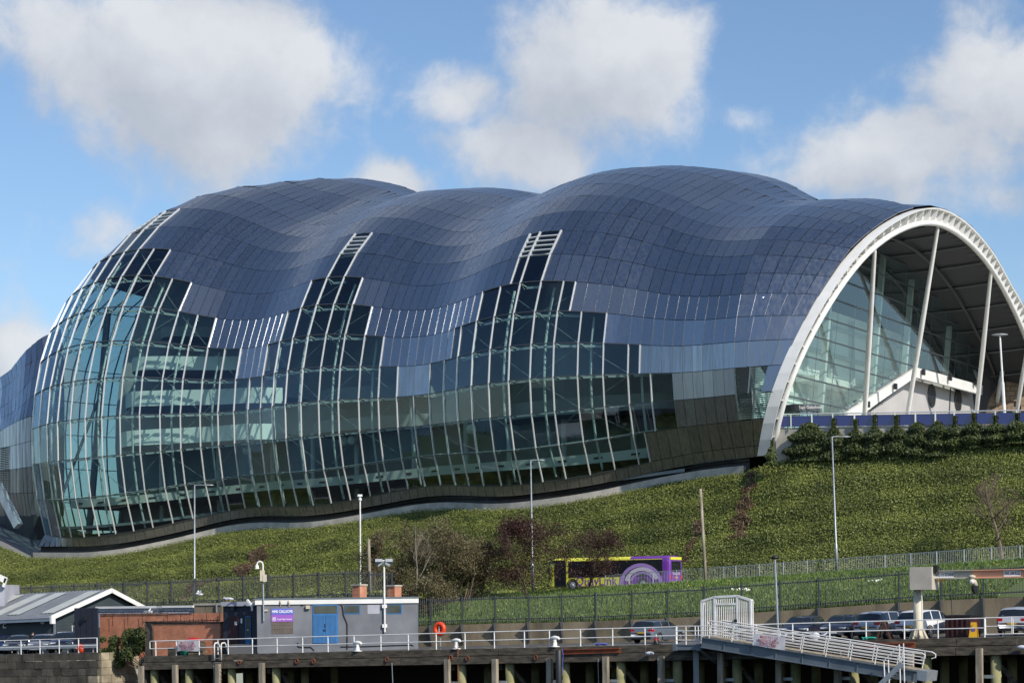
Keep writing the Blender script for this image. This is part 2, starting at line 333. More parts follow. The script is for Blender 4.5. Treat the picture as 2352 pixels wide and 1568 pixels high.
# ------------------------------------------------------------------ shell surface fitted to the readings
ROWS = {
0:"-2,289,2142 -1,341,2143 0,398,2138 1,463,2132 2,535,2121 3,610,2105 4,690,2090 5,763,2071 6,841,2052 7,905,2037 8,971,2028 9,1030,2024 10,1080,2023 11,1125,2024 12,1178,2024 13,1240,2020 14,1309,2012 15,1386,1999 16,1461,1985 18,1611,1957 19,1677,1948 20,1738,1943 21,1796,1943 22,1847,1944 23,1907,1947 24,1977,1947 25,2055,1941 26,2138,1930 27,2229,1918 28,2323,1903 29,2421,1884 30,2517,1861 32,2686,1827 33,2765,1814 34,2843,1804 35,2930,1796",
1:"-5,181,2091 -4,202,2100 -3,239,2106 -2,281,2107 -1,331,2106 0,389,2101 1,454,2092 2,525,2082 3,600,2068 4,680,2050 5,757,2033 6,834,2015 7,900,2001 8,964,1992 9,1019,1986 10,1068,1985 11,1116,1984 12,1167,1985 13,1230,1981 14,1299,1972 15,1374,1961 16,1455,1944 17,1530,1929 18,1603,1916 19,1668,1906 20,1728,1901 21,1789,1902 22,1841,1904 23,1897,1905 24,1967,1904 25,2045,1899 26,2129,1889 27,2220,1876 28,2315,1862 29,2412,1841 30,2510,1819 32,2675,1784 33,2755,1771 34,2832,1761 35,2920,1751",
2:"-5,148,1959 -4,176,1960 -3,211,1961 -2,247,1960 -1,297,1955 0,355,1950 1,420,1943 2,492,1935 3,568,1925 4,647,1912 5,725,1899 6,806,1886 7,874,1876 8,937,1869 9,992,1863 10,1041,1858 11,1088,1857 12,1138,1854 13,1200,1850 14,1270,1842 15,1346,1833 16,1429,1820 17,1503,1810 18,1578,1799 19,1644,1792 20,1704,1785 21,1766,1783 22,1813,1780 23,1871,1777 24,1939,1774 25,2016,1767 26,2101,1758 27,2192,1747 28,2288,1735 29,2387,1720 30,2487,1703 31,2572,1689 32,2654,1678 33,2735,1668 34,2811,1660 35,2901,1650",
3:"-5,130,1821 -4,158,1817 -3,187,1811 -2,228,1807 -1,278,1801 0,337,1795 1,402,1789 2,474,1782 3,550,1775 4,631,1768 5,709,1761 6,788,1754 7,858,1747 8,921,1740 9,977,1735 10,1027,1730 11,1070,1725 12,1121,1720 13,1183,1714 14,1252,1706 15,1331,1699 16,1412,1692 17,1488,1684 18,1561,1677 19,1629,1672 20,1688,1666 21,1746,1658 22,1795,1652 23,1853,1645 24,1921,1637 25,1999,1630 26,2084,1622 27,2175,1613 28,2270,1604 29,2370,1595 30,2471,1583 31,2556,1578 32,2642,1570 33,2722,1563 34,2797,1556 35,2887,1547",
4:"-5,128,1681 -4,152,1671 -3,184,1662 -2,224,1655 -1,278,1648 0,335,1640 1,399,1635 2,470,1627 3,547,1626 4,628,1623 5,707,1621 6,786,1619 7,853,1616 8,918,1612 9,973,1608 10,1023,1602 11,1069,1592 12,1117,1584 13,1180,1577 14,1248,1572 15,1326,1566 16,1407,1562 17,1484,1560 18,1557,1557 19,1624,1552 20,1684,1544 21,1744,1535 22,1789,1525 23,1848,1515 24,1916,1504 25,1997,1495 26,2078,1482 27,2169,1478 28,2265,1472 29,2365,1469 30,2466,1466 31,2551,1464 32,2636,1462 33,2716,1460 34,2792,1452 35,2880,1444",
5:"-5,139,1546 -4,165,1529 -3,196,1516 -2,239,1505 -1,289,1496 0,346,1488 1,411,1482 2,483,1480 3,559,1480 4,638,1482 5,719,1485 6,797,1488 7,865,1489 8,925,1487 9,981,1483 10,1032,1476 11,1075,1464 12,1128,1454 13,1188,1444 14,1259,1439 15,1334,1437 16,1415,1437 17,1491,1438 18,1561,1436 19,1626,1434 20,1689,1425 21,1747,1413 22,1793,1399 23,1852,1384 24,1921,1369 25,1996,1357 26,2085,1350 27,2172,1345 28,2268,1344 29,2367,1346 30,2469,1350 31,2553,1354 32,2637,1357 33,2717,1354 34,2796,1345 35,2880,1339",
6:"-5,160,1422 -4,193,1392 -3,226,1376 -2,269,1361 -1,318,1350 0,374,1341 1,441,1337 2,510,1336 3,585,1338 4,664,1346 5,741,1356 6,818,1364 7,884,1369 8,944,1367 9,1000,1361 10,1053,1353 11,1098,1339 12,1148,1325 13,1209,1316 14,1281,1311 15,1354,1312 16,1433,1315 17,1506,1321 18,1579,1325 19,1643,1322 20,1705,1313 21,1760,1299 22,1811,1280 23,1870,1259 24,1940,1243 25,2016,1230 26,2097,1222 27,2187,1219 28,2281,1222 29,2378,1227 30,2480,1238 31,2563,1249 32,2647,1255 33,2719,1255 34,2803,1252 35,2890,1243",
7:"-5,203,1302 -4,234,1269 -3,268,1247 -2,311,1231 -1,363,1217 0,419,1205 1,484,1202 2,552,1203 3,626,1210 4,702,1222 5,778,1236 6,848,1248 7,914,1255 8,978,1255 9,1036,1249 10,1083,1237 11,1130,1222 12,1180,1206 13,1241,1195 14,1309,1192 15,1384,1194 16,1461,1200 17,1534,1212 18,1602,1217 19,1664,1215 20,1726,1206 21,1786,1187 22,1832,1170 23,1893,1145 24,1963,1123 25,2040,1110 26,2123,1103 27,2211,1103 28,2305,1108 29,2401,1119 30,2501,1134 31,2583,1149 32,2666,1160 33,2743,1164 34,2822,1160 35,2905,1153",
8:"-5,257,1189 -4,289,1154 -3,325,1130 -2,369,1110 -1,419,1094 0,477,1082 1,540,1081 2,608,1085 3,677,1093 4,750,1106 5,822,1126 6,889,1140 7,953,1150 8,1012,1153 9,1074,1147 10,1126,1134 11,1173,1116 12,1223,1101 13,1284,1089 14,1352,1086 15,1421,1090 16,1497,1101 17,1570,1115 18,1638,1122 19,1700,1121 20,1762,1110 21,1817,1094 22,1863,1074 23,1931,1041 24,2000,1018 25,2076,1000 26,2157,996 27,2243,999 28,2337,1006 29,2433,1021 30,2529,1042 31,2608,1061 32,2690,1074 33,2766,1080 34,2843,1079 35,2927,1072",
9:"-4,355,1053 -3,393,1025 -2,438,1004 -1,487,989 0,545,978 1,606,976 2,668,979 3,739,991 4,812,1010 5,880,1030 6,946,1050 7,1004,1060 8,1062,1063 9,1124,1058 10,1179,1046 11,1222,1026 12,1271,1008 13,1335,995 14,1401,991 15,1470,996 16,1544,1011 17,1613,1027 18,1679,1036 19,1741,1036 20,1805,1026 21,1858,1009 22,1908,988 23,1972,955 24,2040,926 25,2121,909 26,2202,903 27,2290,905 28,2380,915 29,2472,934 30,2566,959 31,2640,980 32,2719,998 33,2796,1006 34,2871,1007 35,2952,1000",
10:"-2,516,917 -1,568,899 0,620,889 1,679,887 2,741,892 3,812,906 4,882,927 5,946,948 6,1008,968 7,1068,984 8,1130,989 9,1185,984 10,1232,972 11,1280,953 12,1331,931 13,1395,916 14,1460,914 15,1527,919 16,1600,935 17,1664,955 18,1730,964 19,1790,965 20,1852,957 21,1905,941 22,1957,920 23,2025,880 24,2090,853 25,2170,835 26,2251,828 27,2337,830 28,2427,841 29,2516,861 30,2602,888 31,2679,915 32,2756,935 33,2832,945 34,2905,943 35,2986,935",
11:"-2,601,846 -1,654,831 0,705,821 1,769,817 2,829,822 3,893,836 4,961,860 5,1022,883 6,1085,907 7,1143,924 8,1200,929 9,1252,926 10,1299,913 11,1345,889 12,1397,869 13,1461,853 14,1523,851 15,1591,858 16,1660,874 17,1726,895 18,1790,907 19,1850,910 20,1906,902 21,1965,883 22,2022,858 23,2085,820 24,2153,791 25,2232,771 26,2311,764 27,2395,766 28,2478,779 29,2565,801 30,2645,831 31,2723,863 32,2798,884 33,2871,895 34,2944,896 35,3024,889",
12:"-1,745,776 0,800,769 1,857,767 2,919,773 3,987,788 4,1048,813 5,1108,842 6,1170,868 7,1226,881 8,1278,884 9,1328,880 12,1470,821 13,1534,807 14,1598,805 15,1662,812 16,1734,833 17,1799,855 18,1860,866 19,1912,868 25,2298,726 26,2375,720 27,2455,724 28,2538,737 29,2619,759 30,2696,792 31,2769,827 32,2845,850 33,2922,858",
13:"0,901,733 1,955,732 2,1017,738 3,1078,754 4,1145,784 5,1213,815 6,1277,841 7,1329,852 13,1611,773 14,1680,771 15,1739,779 16,1803,795 26,2446,686 27,2531,688 28,2615,702 29,2696,726 30,2773,760 31,2854,796",
14:"2,1110,714 4,1243,757 27,2595,664 28,2680,677",
}
# row line meets the outer edge of the end arch
ARCHQ = [(2991,1788),(2995,1745),(3005,1640),(3034,1532),(3076,1429),(3117,1330),(3164,1237),(3213,1155),(3258,1085),(3298,1027),(3337,974),(3379,933),(3418,901),(3465,867),(3520,835),(3584,812)]

R={r:np.array([[float(a) for a in q.split(',')] for q in v.split()]) for r,v in ROWS.items()}
for r in R: R[r][:,1:]*=K
row4=R[4]; ms=row4[:,0]
def integrate(w,d0):
    p=ray(*row4[-1,1:])*d0; pts=[p]
    for i in range(len(row4)-2,-1,-1):
        d=ray(*row4[i,1:]); a=d[0]**2+1; b=-2*(d[0]*p[0]+p[1]); c=p[0]**2+p[1]**2-w*w; Dd=b*b-4*a*c
        k=-b/2/a if Dd<0 else (-b+math.sqrt(Dd))/2/a
        p=d*k; pts.append(p)
    return np.array(pts[::-1])
pts4=integrate(2.57,172.)
NR=17; cols=np.arange(-5,35.01,.5); NC=len(cols)
s4=np.interp(cols,ms,[st_of(p)[0] for p in pts4])
for _ in range(6): s4[1:-1]=.25*s4[:-2]+.5*s4[1:-1]+.25*s4[2:]
T=np.full((NR,NC),np.nan); Zz=T.copy(); Wt=np.ones((NR,NC))
for r,a in R.items():
    for j,m in enumerate(cols):
        if m<a[0,0]-1e-6 or m>a[-1,0]+1e-6: continue
        i=np.searchsorted(a[:,0],m)
        if i<len(a) and abs(a[i,0]-m)<1e-6: x,y=a[i,1:]
        else:
            if a[i,0]-a[i-1,0]>2.1: continue
            f=(m-a[i-1,0])/(a[i,0]-a[i-1,0]); x,y=a[i-1,1:]*(1-f)+a[i,1:]*f
        p=PS(x,y,s4[j]); T[r,j]=st_of(p)[1]; Zz[r,j]=p[2]; Wt[r,j]=1. if r<9 else 3.
CSIL={9:-4,10:-2.5,11:-2,12:-1,13:0,14:1.5,15:3,16:4.5}
_ii=lambda r,c:r*NC+c
def fill(V,Wt,lr3,lc2):
    n=NR*NC; A=np.zeros((n,n)); b=np.zeros(n)
    def add(ii,ww,val,w):
        for i,a in zip(ii,ww):
            b[i]+=w*a*val
            for k,c in zip(ii,ww): A[i,k]+=w*a*c
    for r in range(NR):
        for c in range(NC):
            if not np.isnan(V[r,c]): add([_ii(r,c)],[1],V[r,c],Wt[r,c])
            if 1<=c<NC-1: add([_ii(r,c-1),_ii(r,c),_ii(r,c+1)],[1,-2,1],0,lc2)
            if 2<r<NR-1: add([_ii(r-2,c),_ii(r-1,c),_ii(r,c),_ii(r+1,c)],[-1,3,-3,1],0,lr3)
    return np.linalg.solve(A,b).reshape(NR,NC)
def capobs(T2,Z2):
    for r,m0 in CSIL.items():
        j0=int(round((m0+5)*2))
        for j in range(0,j0-3):
            ds=s4[j0]-s4[j]
            T[r,j]=T2[r,j0]+2.0*ds-1.*min(ds,3); Zz[r,j]=Z2[r,j0]-.10*ds-.012*ds*ds; Wt[r,j]=.05
T2=fill(T,Wt,.5,4.); Z2=fill(Zz,Wt,.5,4.)
SIL=np.array([(500,432),(560,419),(588,414),(663,406),(718,404),(763,408),(806,413),(858,423),(901,436),(946,453),(975,449),(1000,439),(1036,432),(1123,428),(1176,432),(1204,436),(1240,448),(1262,451),(1300,430),(1336,416),(1426,391),(1514,378),(1561,377),(1607,379),(1691,391),(1764,411),(1802,432),(1850,458),(1880,463),(1919,456),(1979,453),(2052,459),(2107,471)],float)
def ridge():
    for j in range(NC):
        if cols[j]<2: continue
        for r in (15,):
            p=st(s4[j],T2[r,j],Z2[r,j]); x,_=proj(p); y=np.interp(x,SIL[:,0],SIL[:,1])
            q=PS(x,y+1,s4[j]); d=p[1]
            Zz[15,j]=ray(x,y+1)[2]*d; Wt[15,j]=3.
            T[15,j]=T2[15,j]; 
            Zz[16,j]=Zz[15,j]+.15; Wt[16,j]=.4; T[16,j]=T2[15,j]+5.5
for it in range(2):
    capobs(T2,Z2); ridge(); T2=fill(T,Wt,.4,1.6); Z2=fill(Zz,Wt,.4,1.3)
def SP(r,m):
    """point of the outer surface at fractional row r and column m"""
    c=(m+5)*2; c=min(max(c,0),NC-1); c0=int(min(math.floor(c),NC-2)); fc=c-c0
    r=min(max(r,0),NR-1); r0=int(min(math.floor(r),NR-2)); fr=r-r0
    def l(A): return (A[r0,c0]*(1-fc)+A[r0,c0+1]*fc)*(1-fr)+(A[r0+1,c0]*(1-fc)+A[r0+1,c0+1]*fc)*fr
    s=s4[c0]*(1-fc)+s4[c0+1]*fc
    return st(s,l(T2),l(Z2))
def SN(r,m):
    a=SP(r,m+.5)-SP(r,m-.5); b=SP(min(r+.3,16),m)-SP(max(r-.3,0),m); return nz(np.cross(a,b))
# end arch: a canted plane through its foot
foot=PS(*Q(*ARCHQ[1]),s4[-1]+2.0); SF=st_of(foot)[0]; ZF=foot[2]; CANT=.36
def PARCH(xq,yq,ds=0.):
    d=ray(*Q(xq,yq))   # s - CANT*(z-ZF) = SF+ds
    k=(SF+ds-CANT*ZF+O0[0]*ca-O0[1]*sa)/(d[0]*ca-d[1]*sa-CANT*d[2]); return d*k
ARC=[PARCH(x,y) for x,y in ARCHQ]
# ------------------------------------------------------------------ ground levels
_a=PT(355,1506,0.); _b=PT(2153,1466,0.); _sa,_sb=st_of(_a)[0],st_of(_b)[0]
def deckz(s): return _a[2]+(_b[2]-_a[2])*(s-_sa)/(_sb-_sa)
TW=17.0
_wt=[(961,1437),(1136,1431),(1335,1427),(1456,1422),(1609,1415),(1730,1406),(1882,1396),(1977,1388),(2161,1378),(2352,1369)]
_wp=[PT(x,y,TW) for x,y in _wt]; _ws=[st_of(p)[0] for p in _wp]; _wz=[p[2] for p in _wp]
def wallz(s): return float(np.interp(s,_ws,_wz))
def roadz(s): return max(-3.2,min(4.,.9+.045*(s-12)))
_ls=[-150,-100,-84]+[float(s4[j]) for j in range(0,NC,4)]+[SF+1,SF+3,60,140]
_lz=[13.5,12.2,8.2]+[float(Z2[0,j])-1.5 for j in range(0,NC,4)]+[12.3,12.8,13.4,14.]
_lt=[68,67,65]+[float(T2[0,j])-1.05 for j in range(0,NC,4)]+[55.6,55.4,55.4,55.4]
def crestz(s): return float(np.interp(s,_ls,_lz))
def crestt(s): return float(np.interp(s,_ls,_lt))
def bankp(s,f):
    """embankment surface, f 0 toe .. 1 crest, stepped in low terraces"""
    t0,z0=46.8,roadz(s)+.1; t1,z1=crestt(s),crestz(s)
    N=5.; w=math.sin(2*math.pi*(N*f+.15*math.sin(s*.11)+.05*math.sin(s*.5)))
    ft=f+.022*w*math.sin(math.pi*f)**.5; fz=f-.022*w*math.sin(math.pi*f)**.5
    bump=.25*math.sin(s*.37+f*5)+.18*math.sin(s*.9-f*11)
    return st(s,t0+(t1-t0)*ft-bump*math.sin(math.pi*f)*.6,z0+(z1-z0)*fz)
def grassp(s,f):
    t0,z0,t1,z1=TW+.3,wallz(s)-.15,35.2,roadz(s)-.05
    return st(s,t0+(t1-t0)*f,z0+(z1-z0)*(f**.8)+.12*math.sin(s*.6+f*4)*math.sin(math.pi*f))
S0,S1=-150.,110.
def sheet(name,fn,mat,kind='structure',ds=1.5,nf=24,s0=S0,s1=S1,smooth=True,flip=True):
    ss=np.arange(s0,s1+.01,ds); G=[[fn(s,f) for s in ss] for f in np.linspace(0,1,nf+1)]
    o=MB().grid(G).build(name,mat,smooth=smooth); o['kind']=kind; return o
sheet('embankment',bankp,'earth',nf=40)
sheet('grass_bank',grassp,'grass_soil',nf=12)
sheet('road',lambda s,f: st(s,36.3+9.2*f,roadz(s)),'asphalt',nf=2,ds=3)
kb=MB()
for s in np.arange(S0,S1,6.):
    for t in (35.9,45.7): kb.par((st(s,t,roadz(s)-.1)+st(s+5.98,t,roadz(s+6)-.1))/2,(st(s+5.98,t,roadz(s+6))-st(s,t,roadz(s)))/2,BV*.2,ZV*.22)
tag(kb.build('road_kerb','concrete_pale'),kind='structure')
sheet('verge',lambda s,f: st(s,45.9+1.2*f,roadz(s)+.11-.02*f),'grass_soil',nf=1,ds=3)
# land behind the crest and out to the horizon
def land(s,f): return st(s,crestt(s)+.1+26*f,crestz(s)-.02-.3*f)
sheet('terrace_ground',land,'concrete_dark',nf=3,ds=3)
MB().grid([[st(s,t,z) for s in (-3000,-150,110,3000)] for t,z in ((80,4.),(3500,4.))]).build('ground','far_ground')['kind']='structure'
MB().grid([[st(s,t,-7.5) for s in (-3000,-400,0,400,3000)] for t in (-900,-160,4)]).build('water','water')['kind']='structure'
# the opposite bank, which the glass and the steel mirror
fb=MB(); rr=random.Random(4)
def fbp(s,t):
    z=-7.6 if t>-165 else (-3. if t>-172 else -3+min(26,(-172-t)*.09)); return st(s,t,z)
fb.grid([[fbp(s,t) for s in np.arange(-900,901,60)] for t in (-3000,-900,-460,-300,-172,-164)])
tag(fb.build('far_bank','far_ground'),kind='structure')
# ------------------------------------------------------------------ stuff on the ground: ivy and grass
def scatter(fn,n,s0,s1,f0,f1,lift,dens=None):
    P=[];ss=RNG.uniform(s0,s1,n); ff=RNG.uniform(f0,f1,n)
    NS,NF=int((s1-s0)/1.)+1,60
    gs=np.linspace(s0,s1,NS); gf=np.linspace(f0,f1,NF)
    G=np.array([[fn(s,f) for s in gs] for f in gf])
    a=(ff-f0)/(f1-f0)*(NF-1); b=(ss-s0)/(s1-s0)*(NS-1); i=np.minimum(a.astype(int),NF-2); j=np.minimum(b.astype(int),NS-2); fa=(a-i)[:,None]; fb_=(b-j)[:,None]
    P=(G[i,j]*(1-fb_)+G[i,j+1]*fb_)*(1-fa)+(G[i+1,j]*(1-fb_)+G[i+1,j+1]*fb_)*fa
    n1=G[i,j+1]-G[i,j]; n2=G[i+1,j]-G[i,j]; N=np.cross(n1,n2); N/=np.linalg.norm(N,axis=1)[:,None]+1e-9
    N[N[:,2]<0]*=-1
    return P+N*(RNG.uniform(0,1,n)**1.5*lift)[:,None],N,ss,ff
P,N,ss,ff=scatter(bankp,560000,-92,62,0,1.0,.34)
# worn gullies where the ivy has died back
def gully(ss,ff):
    k=np.zeros(len(ss),bool)
    for (x,y,w,f0,f1,lean) in ((1710,1130,.9,.35,.95,-.5),(455,1330,1.3,.0,.45,3.0),(520,1265,1.6,.45,.8,-2.),(1612,1200,.5,.2,.6,0)):
        s=st_of(PT(x,y,52))[0]; k|=(abs(ss-s-lean*(ff-.5)*2)<w*(.6+.4*np.sin(ff*40)))&(ff>f0)&(ff<f1)
    return k
gl=gully(ss,ff); keep=~gl|(RNG.uniform(0,1,len(ss))<.12)
tag(leaves('ivy',P[keep],N[keep],.112,'ivy',tilt=.45),kind='stuff')
leafmat('dry_stem',(.11,.07,.04),(.22,.15,.09),(.28,.2,.12),scale=1.)
Pg=P[gl]; tag(leaves('dry_stems',Pg,N[gl],.10,'dry_stem',tilt=.5,aspect=5.),kind='stuff')
P,N,ss,ff=scatter(grassp,150000,-30,56,0,1,.12)
up=np.tile([0,0,1.],(len(P),1))
def blades(name,P,h,w,mat):
    n=len(P); a=RNG.uniform(0,6.28,n); U=np.stack([np.cos(a),np.sin(a),np.zeros(n)],1)*w
    L=np.stack([RNG.normal(0,.35,n),RNG.normal(0,.35,n),np.ones(n)],1)*(h*RNG.uniform(.5,1.3,n))[:,None]
    A=np.stack([P-U,P+U,P+L],1); me=bpy.data.meshes.new(name); me.vertices.add(n*3); me.vertices.foreach_set('co',A.reshape(-1))
    me.loops.add(n*3); me.loops.foreach_set('vertex_index',np.arange(n*3,dtype=np.int32)); me.polygons.add(n)
    me.polygons.foreach_set('loop_start',np.arange(0,n*3,3,dtype=np.int32)); me.polygons.foreach_set('loop_total',np.full(n,3,dtype=np.int32))
    me.update(); me.materials.append(MATS[mat]); o=bpy.data.objects.new(name,me); COL.objects.link(o); o['kind']='stuff'; return o
blades('grass',P,.24,.05,'grass_blade')
pm('daffodil',(.75,.55,.05),rough=.6); pm('daisy',(.8,.8,.75),rough=.6)
sel=RNG.choice(len(P),900,replace=False); sel=sel[np.sin(ss[sel]*.5)+RNG.normal(0,.6,900)>.2]
tag(leaves('yellow_flowers',P[sel]+[0,0,.22],up[sel],.10,'daffodil',tilt=.6,aspect=1.),kind='stuff')
cl=[]
for (x,y) in ((1700,1352),(2010,1333),(2262,1345),(2300,1356),(2215,1337),(1705,1340)):
    p=PT(x,y,27); s,t=st_of(p); f=min(1,max(0,(t-TW-.3)/18.))
    for _ in range(10):
        q=grassp(s+random.gauss(0,.5),min(1,max(0,f+random.gauss(0,.03)))); cl.append(q+[0,0,.28])
tag(leaves('white_flowers',np.array(cl),np.tile([0,-1,.5],(len(cl),1)),.16,'daisy',tilt=.4,aspect=1.),kind='stuff')
# ------------------------------------------------------------------ CONCERT HALL
c0=st(-30,62,12.)
hall=thing('concert_hall','long billowing concert hall of steel and glass panels with white end arch','concert hall',c0,-AL)
GL={1:[(-5,30.5)],2:[(-5,32)],3:[(-5,32)],4:[(-5,18),(20,30.5)],5:[(-5,8),(10,17),(21.5,29)],6:[(-5,6),(11,16),(23,27.5)],7:[(-5,4),(12,15),(24.5,26)],8:[(-5,2),(13,14)],9:[(-2,0)]}
LV={8:[(24.5,26)],9:[(13,14)],10:[(-2,0)]}
def inr(d,r,m): return any(a<=m<b-1e-6 for a,b in d.get(r,[]))
def slab(mb,c,th=.05,gap=.03,out=0.,tilt=0.):
    """planar panel from four corners (bl,br,tr,tl)"""
    c=[np.asarray(p,float) for p in c]; ce=sum(c)/4; n=nz(np.cross(c[2]-c[0],c[3]-c[1]))
    c=[p-n*np.dot(p-ce,n) for p in c]
    def ins(i):
        p=c[i]; a=nz(c[(i+1)%4]-p); b=nz(c[(i-1)%4]-p); return p+(a+b)*gap
    o=[ins(i) for i in range(4)]
    if tilt:
        n2=nz(n+RNG.normal(0,tilt,3)); o=[p-n2*np.dot(p-ce,n2) for p in o]; n=n2
    top=[p+n*out for p in o]; bot=[p+n*(out-th) for p in o]
    mb.add(top+bot,[(0,1,2,3),(7,6,5,4),(0,4,5,1),(1,5,6,2),(2,6,7,3),(3,7,4,0)])
    return ce,n
panels=[]   # (px area, kind, row, corners)
def area(c):
    q=[proj(p) for p in c]; return abs(sum(q[i][0]*q[(i+1)%4][1]-q[(i+1)%4][0]*q[i][1] for i in range(4)))/2
under=MB(); 
for r in range(0,16):
    m=-5.
    while m<35-1e-6:
        g_=inr(GL,r,m); l_=inr(LV,r,m)
        st_=.5
        if (g_ or l_):
            nxt=min(math.floor(m+1e-6)+1.,35.)
            rng=[b for a,b in (GL if g_ else LV)[r] if a<=m<b][0]; st_=min(nxt,rng)-m
        c=[SP(r,m),SP(r,m+st_),SP(r+1,m+st_),SP(r+1,m)]
        panels.append((area(c),'g' if g_ else 'l' if l_ else 's',r,c,m,st_)); m+=st_
# patch between the last regular rib and the arch
def PP(r,f):
    r0=int(min(math.floor(r),14)); fr=r-r0
    a=SP(r,35); b=ARC[r0]*(1-fr)+ARC[r0+1]*fr
    return a+(b-a)*f+0
def PPc(r,f):
    p=PP(r,f); d=np.linalg.norm(ARC[min(int(r),15)]-SP(r,35)); n=nz(np.cross(ARC[min(int(r),15)]-SP(r,35),SP(min(r+.5,15),35)-SP(r-.5,35)))
    return p+n*math.sin(math.pi*f)*d*.025*(1 if r>3 else .3)
npatch={}
for r in range(0,15):
    w=(np.linalg.norm(ARC[r]-SP(r,35))+np.linalg.norm(ARC[r+1]-SP(r+1,35)))/2
    n=max(2,int(round(w/1.32))); npatch[r]=n
    for k in range(n):
        c=[PPc(r,k/n),PPc(r,(k+1)/n),PPc(r+1,(k+1)/n),PPc(r+1,k/n)]
        panels.append((area(c),'L' if (r in(2,3) and k<2) else 's',r,c,35+k*.5,.5))
steel=sorted([p for p in panels if p[1]=='s'],key=lambda p:-p[0])
rest=MB(); rest2=MB()
for i,(a,k,r,c,m,w) in enumerate(steel):
    mt='steel_stained' if r<=1 or (r==2 and m>30) else 'steel'
    if i<300:
        b=MB(); slab(b,c,th=.06,gap=.028,out=.0,tilt=.005); b.build('steel_panel',mt,hall)
    else: slab(rest2 if mt!='steel' else rest,c,th=.06,gap=.028,out=0.,tilt=.005)
rest.build('steel_panels','steel',hall,kind='stuff'); rest2.build('skirt_panels','steel_stained',hall,kind='stuff')
# dark carrier behind the steel
for (a,k,r,c,m,w) in steel:
    ce=sum(c)/4; n=nz(np.cross(c[2]-c[0],c[3]-c[1])); under.add([p-n*.14 for p in c],[(0,1,2,3)])
under.build('panel_carrier','seam_dark',hall,kind='stuff')
ng=0
for (a,k,r,c,m,w) in panels:
    if k=='g':
        b=MB(); slab(b,c,th=.03,gap=.02,out=-.02,tilt=.005); b.build('glass_pane','glass',hall); ng+=1
    elif k in 'lL':
        n=5 if k=='l' else 13
        b=MB()
        if k=='l':
            for q in range(n):
                f0,f1=q/n,(q+1)/n
                lo=[c[0]+(c[3]-c[0])*f0,c[1]+(c[2]-c[1])*f0,c[1]+(c[2]-c[1])*f1,c[0]+(c[3]-c[0])*f1]
                slab(b,lo,th=.03,gap=.06,out=-.03)
                lv=MB(); lv.beam(lo[0],lo[1],.16,.14,up=(c[3]-c[0])); lv.build('louvre_bar','mullion',hall)
            b.build('vent_glazing','glass',hall)
            for e0,e1 in ((c[0],c[3]),(c[1],c[2])): MB().beam(e0,e1,.16,.2,up=np.cross(c[1]-c[0],c[3]-c[0])).build('louvre_frame','mullion',hall)
        else:
            slab(b,c,th=.03,gap=.05,out=-.25); b.build('vent_glazing','glass_clear',hall)
            lv=MB(); nn=nz(np.cross(c[1]-c[0],c[3]-c[0]))
            for q in range(n):
                f0=(q+.5)/n; lv.beam(c[0]+(c[3]-c[0])*f0,c[1]+(c[2]-c[1])*f0,.07,.10,up=nn)
            lv.build('louvre_blade','transom',hall)
            MB().beam(c[0],c[3],.10,.16,up=nn).build('louvre_frame','seam_bright',hall)
# mullions: one bright cap per column, broken where the glass stops
sm=MB()
for m in np.arange(-5,31.01,1.):
    run=[]
    def flush():
        global run
        if len(run)>1:
            b=MB()
            for a_,b_ in zip(run[:-1],run[1:]):
                n=nz(np.cross(SP((a_+b_)/2,min(m+.5,35))-SP((a_+b_)/2,max(m-.5,-5)),SP(b_,m)-SP(a_,m)))
                b.beam(SP(a_,m)+n*.03,SP(b_,m)+n*.03,.105,.15,up=n)
            b.build('mullion','mullion',hall)
        run=[]
    for r in range(1,10):
        if inr(GL,r,m) or inr(GL,r,m-.5) :
            if not run: run=[r]
            run.append(r+1)
        else: flush()
    flush()
for m in (24.5,21.5,30.5,27.5):
    for r in range(1,9):
        ed=any(abs(m-b)<1e-6 or abs(m-a)<1e-6 for a,b in GL.get(r,[]))
        if ed:
            n=SN(r+.5,m); MB().beam(SP(r,m)+n*.03,SP(r+1,m)+n*.03,.10,.14,up=n).build('mullion','mullion',hall)
# transoms along the rows, one part per row of glass
for r in range(1,11):
    b=None
    for m in np.arange(-5,35.01,.5):
        if m<35 and (inr(GL,r,m) or inr(GL,r-1,m)):
            b=b or MB(); n=SN(r,m+.25); b.beam(SP(r,m)+n*.01,SP(r,m+.5)+n*.01,.10,.12,up=n)
        elif b: b.build('transom','transom',hall); b=None
# bright cover strips on the lower steel seams
sb=MB()
for r in range(3,7):
    for m in np.arange(-5,35.01,.5):
        if not inr(GL,r,m) and not inr(GL,r,m-.5):
            n=SN(r+.5,m); sb.beam(SP(r,m),SP(r+1,m),.035,.06,up=n)
    for k in range(1,npatch[r]):
        if r in (2,3) and k<=2: continue
        n=SN(r+.5,35); sb.beam(PPc(r,k/npatch[r]),PPc(r+1,k/npatch[r]),.05,.07,up=n)
sb.build('cover_strips','seam_bright',hall,kind='stuff')
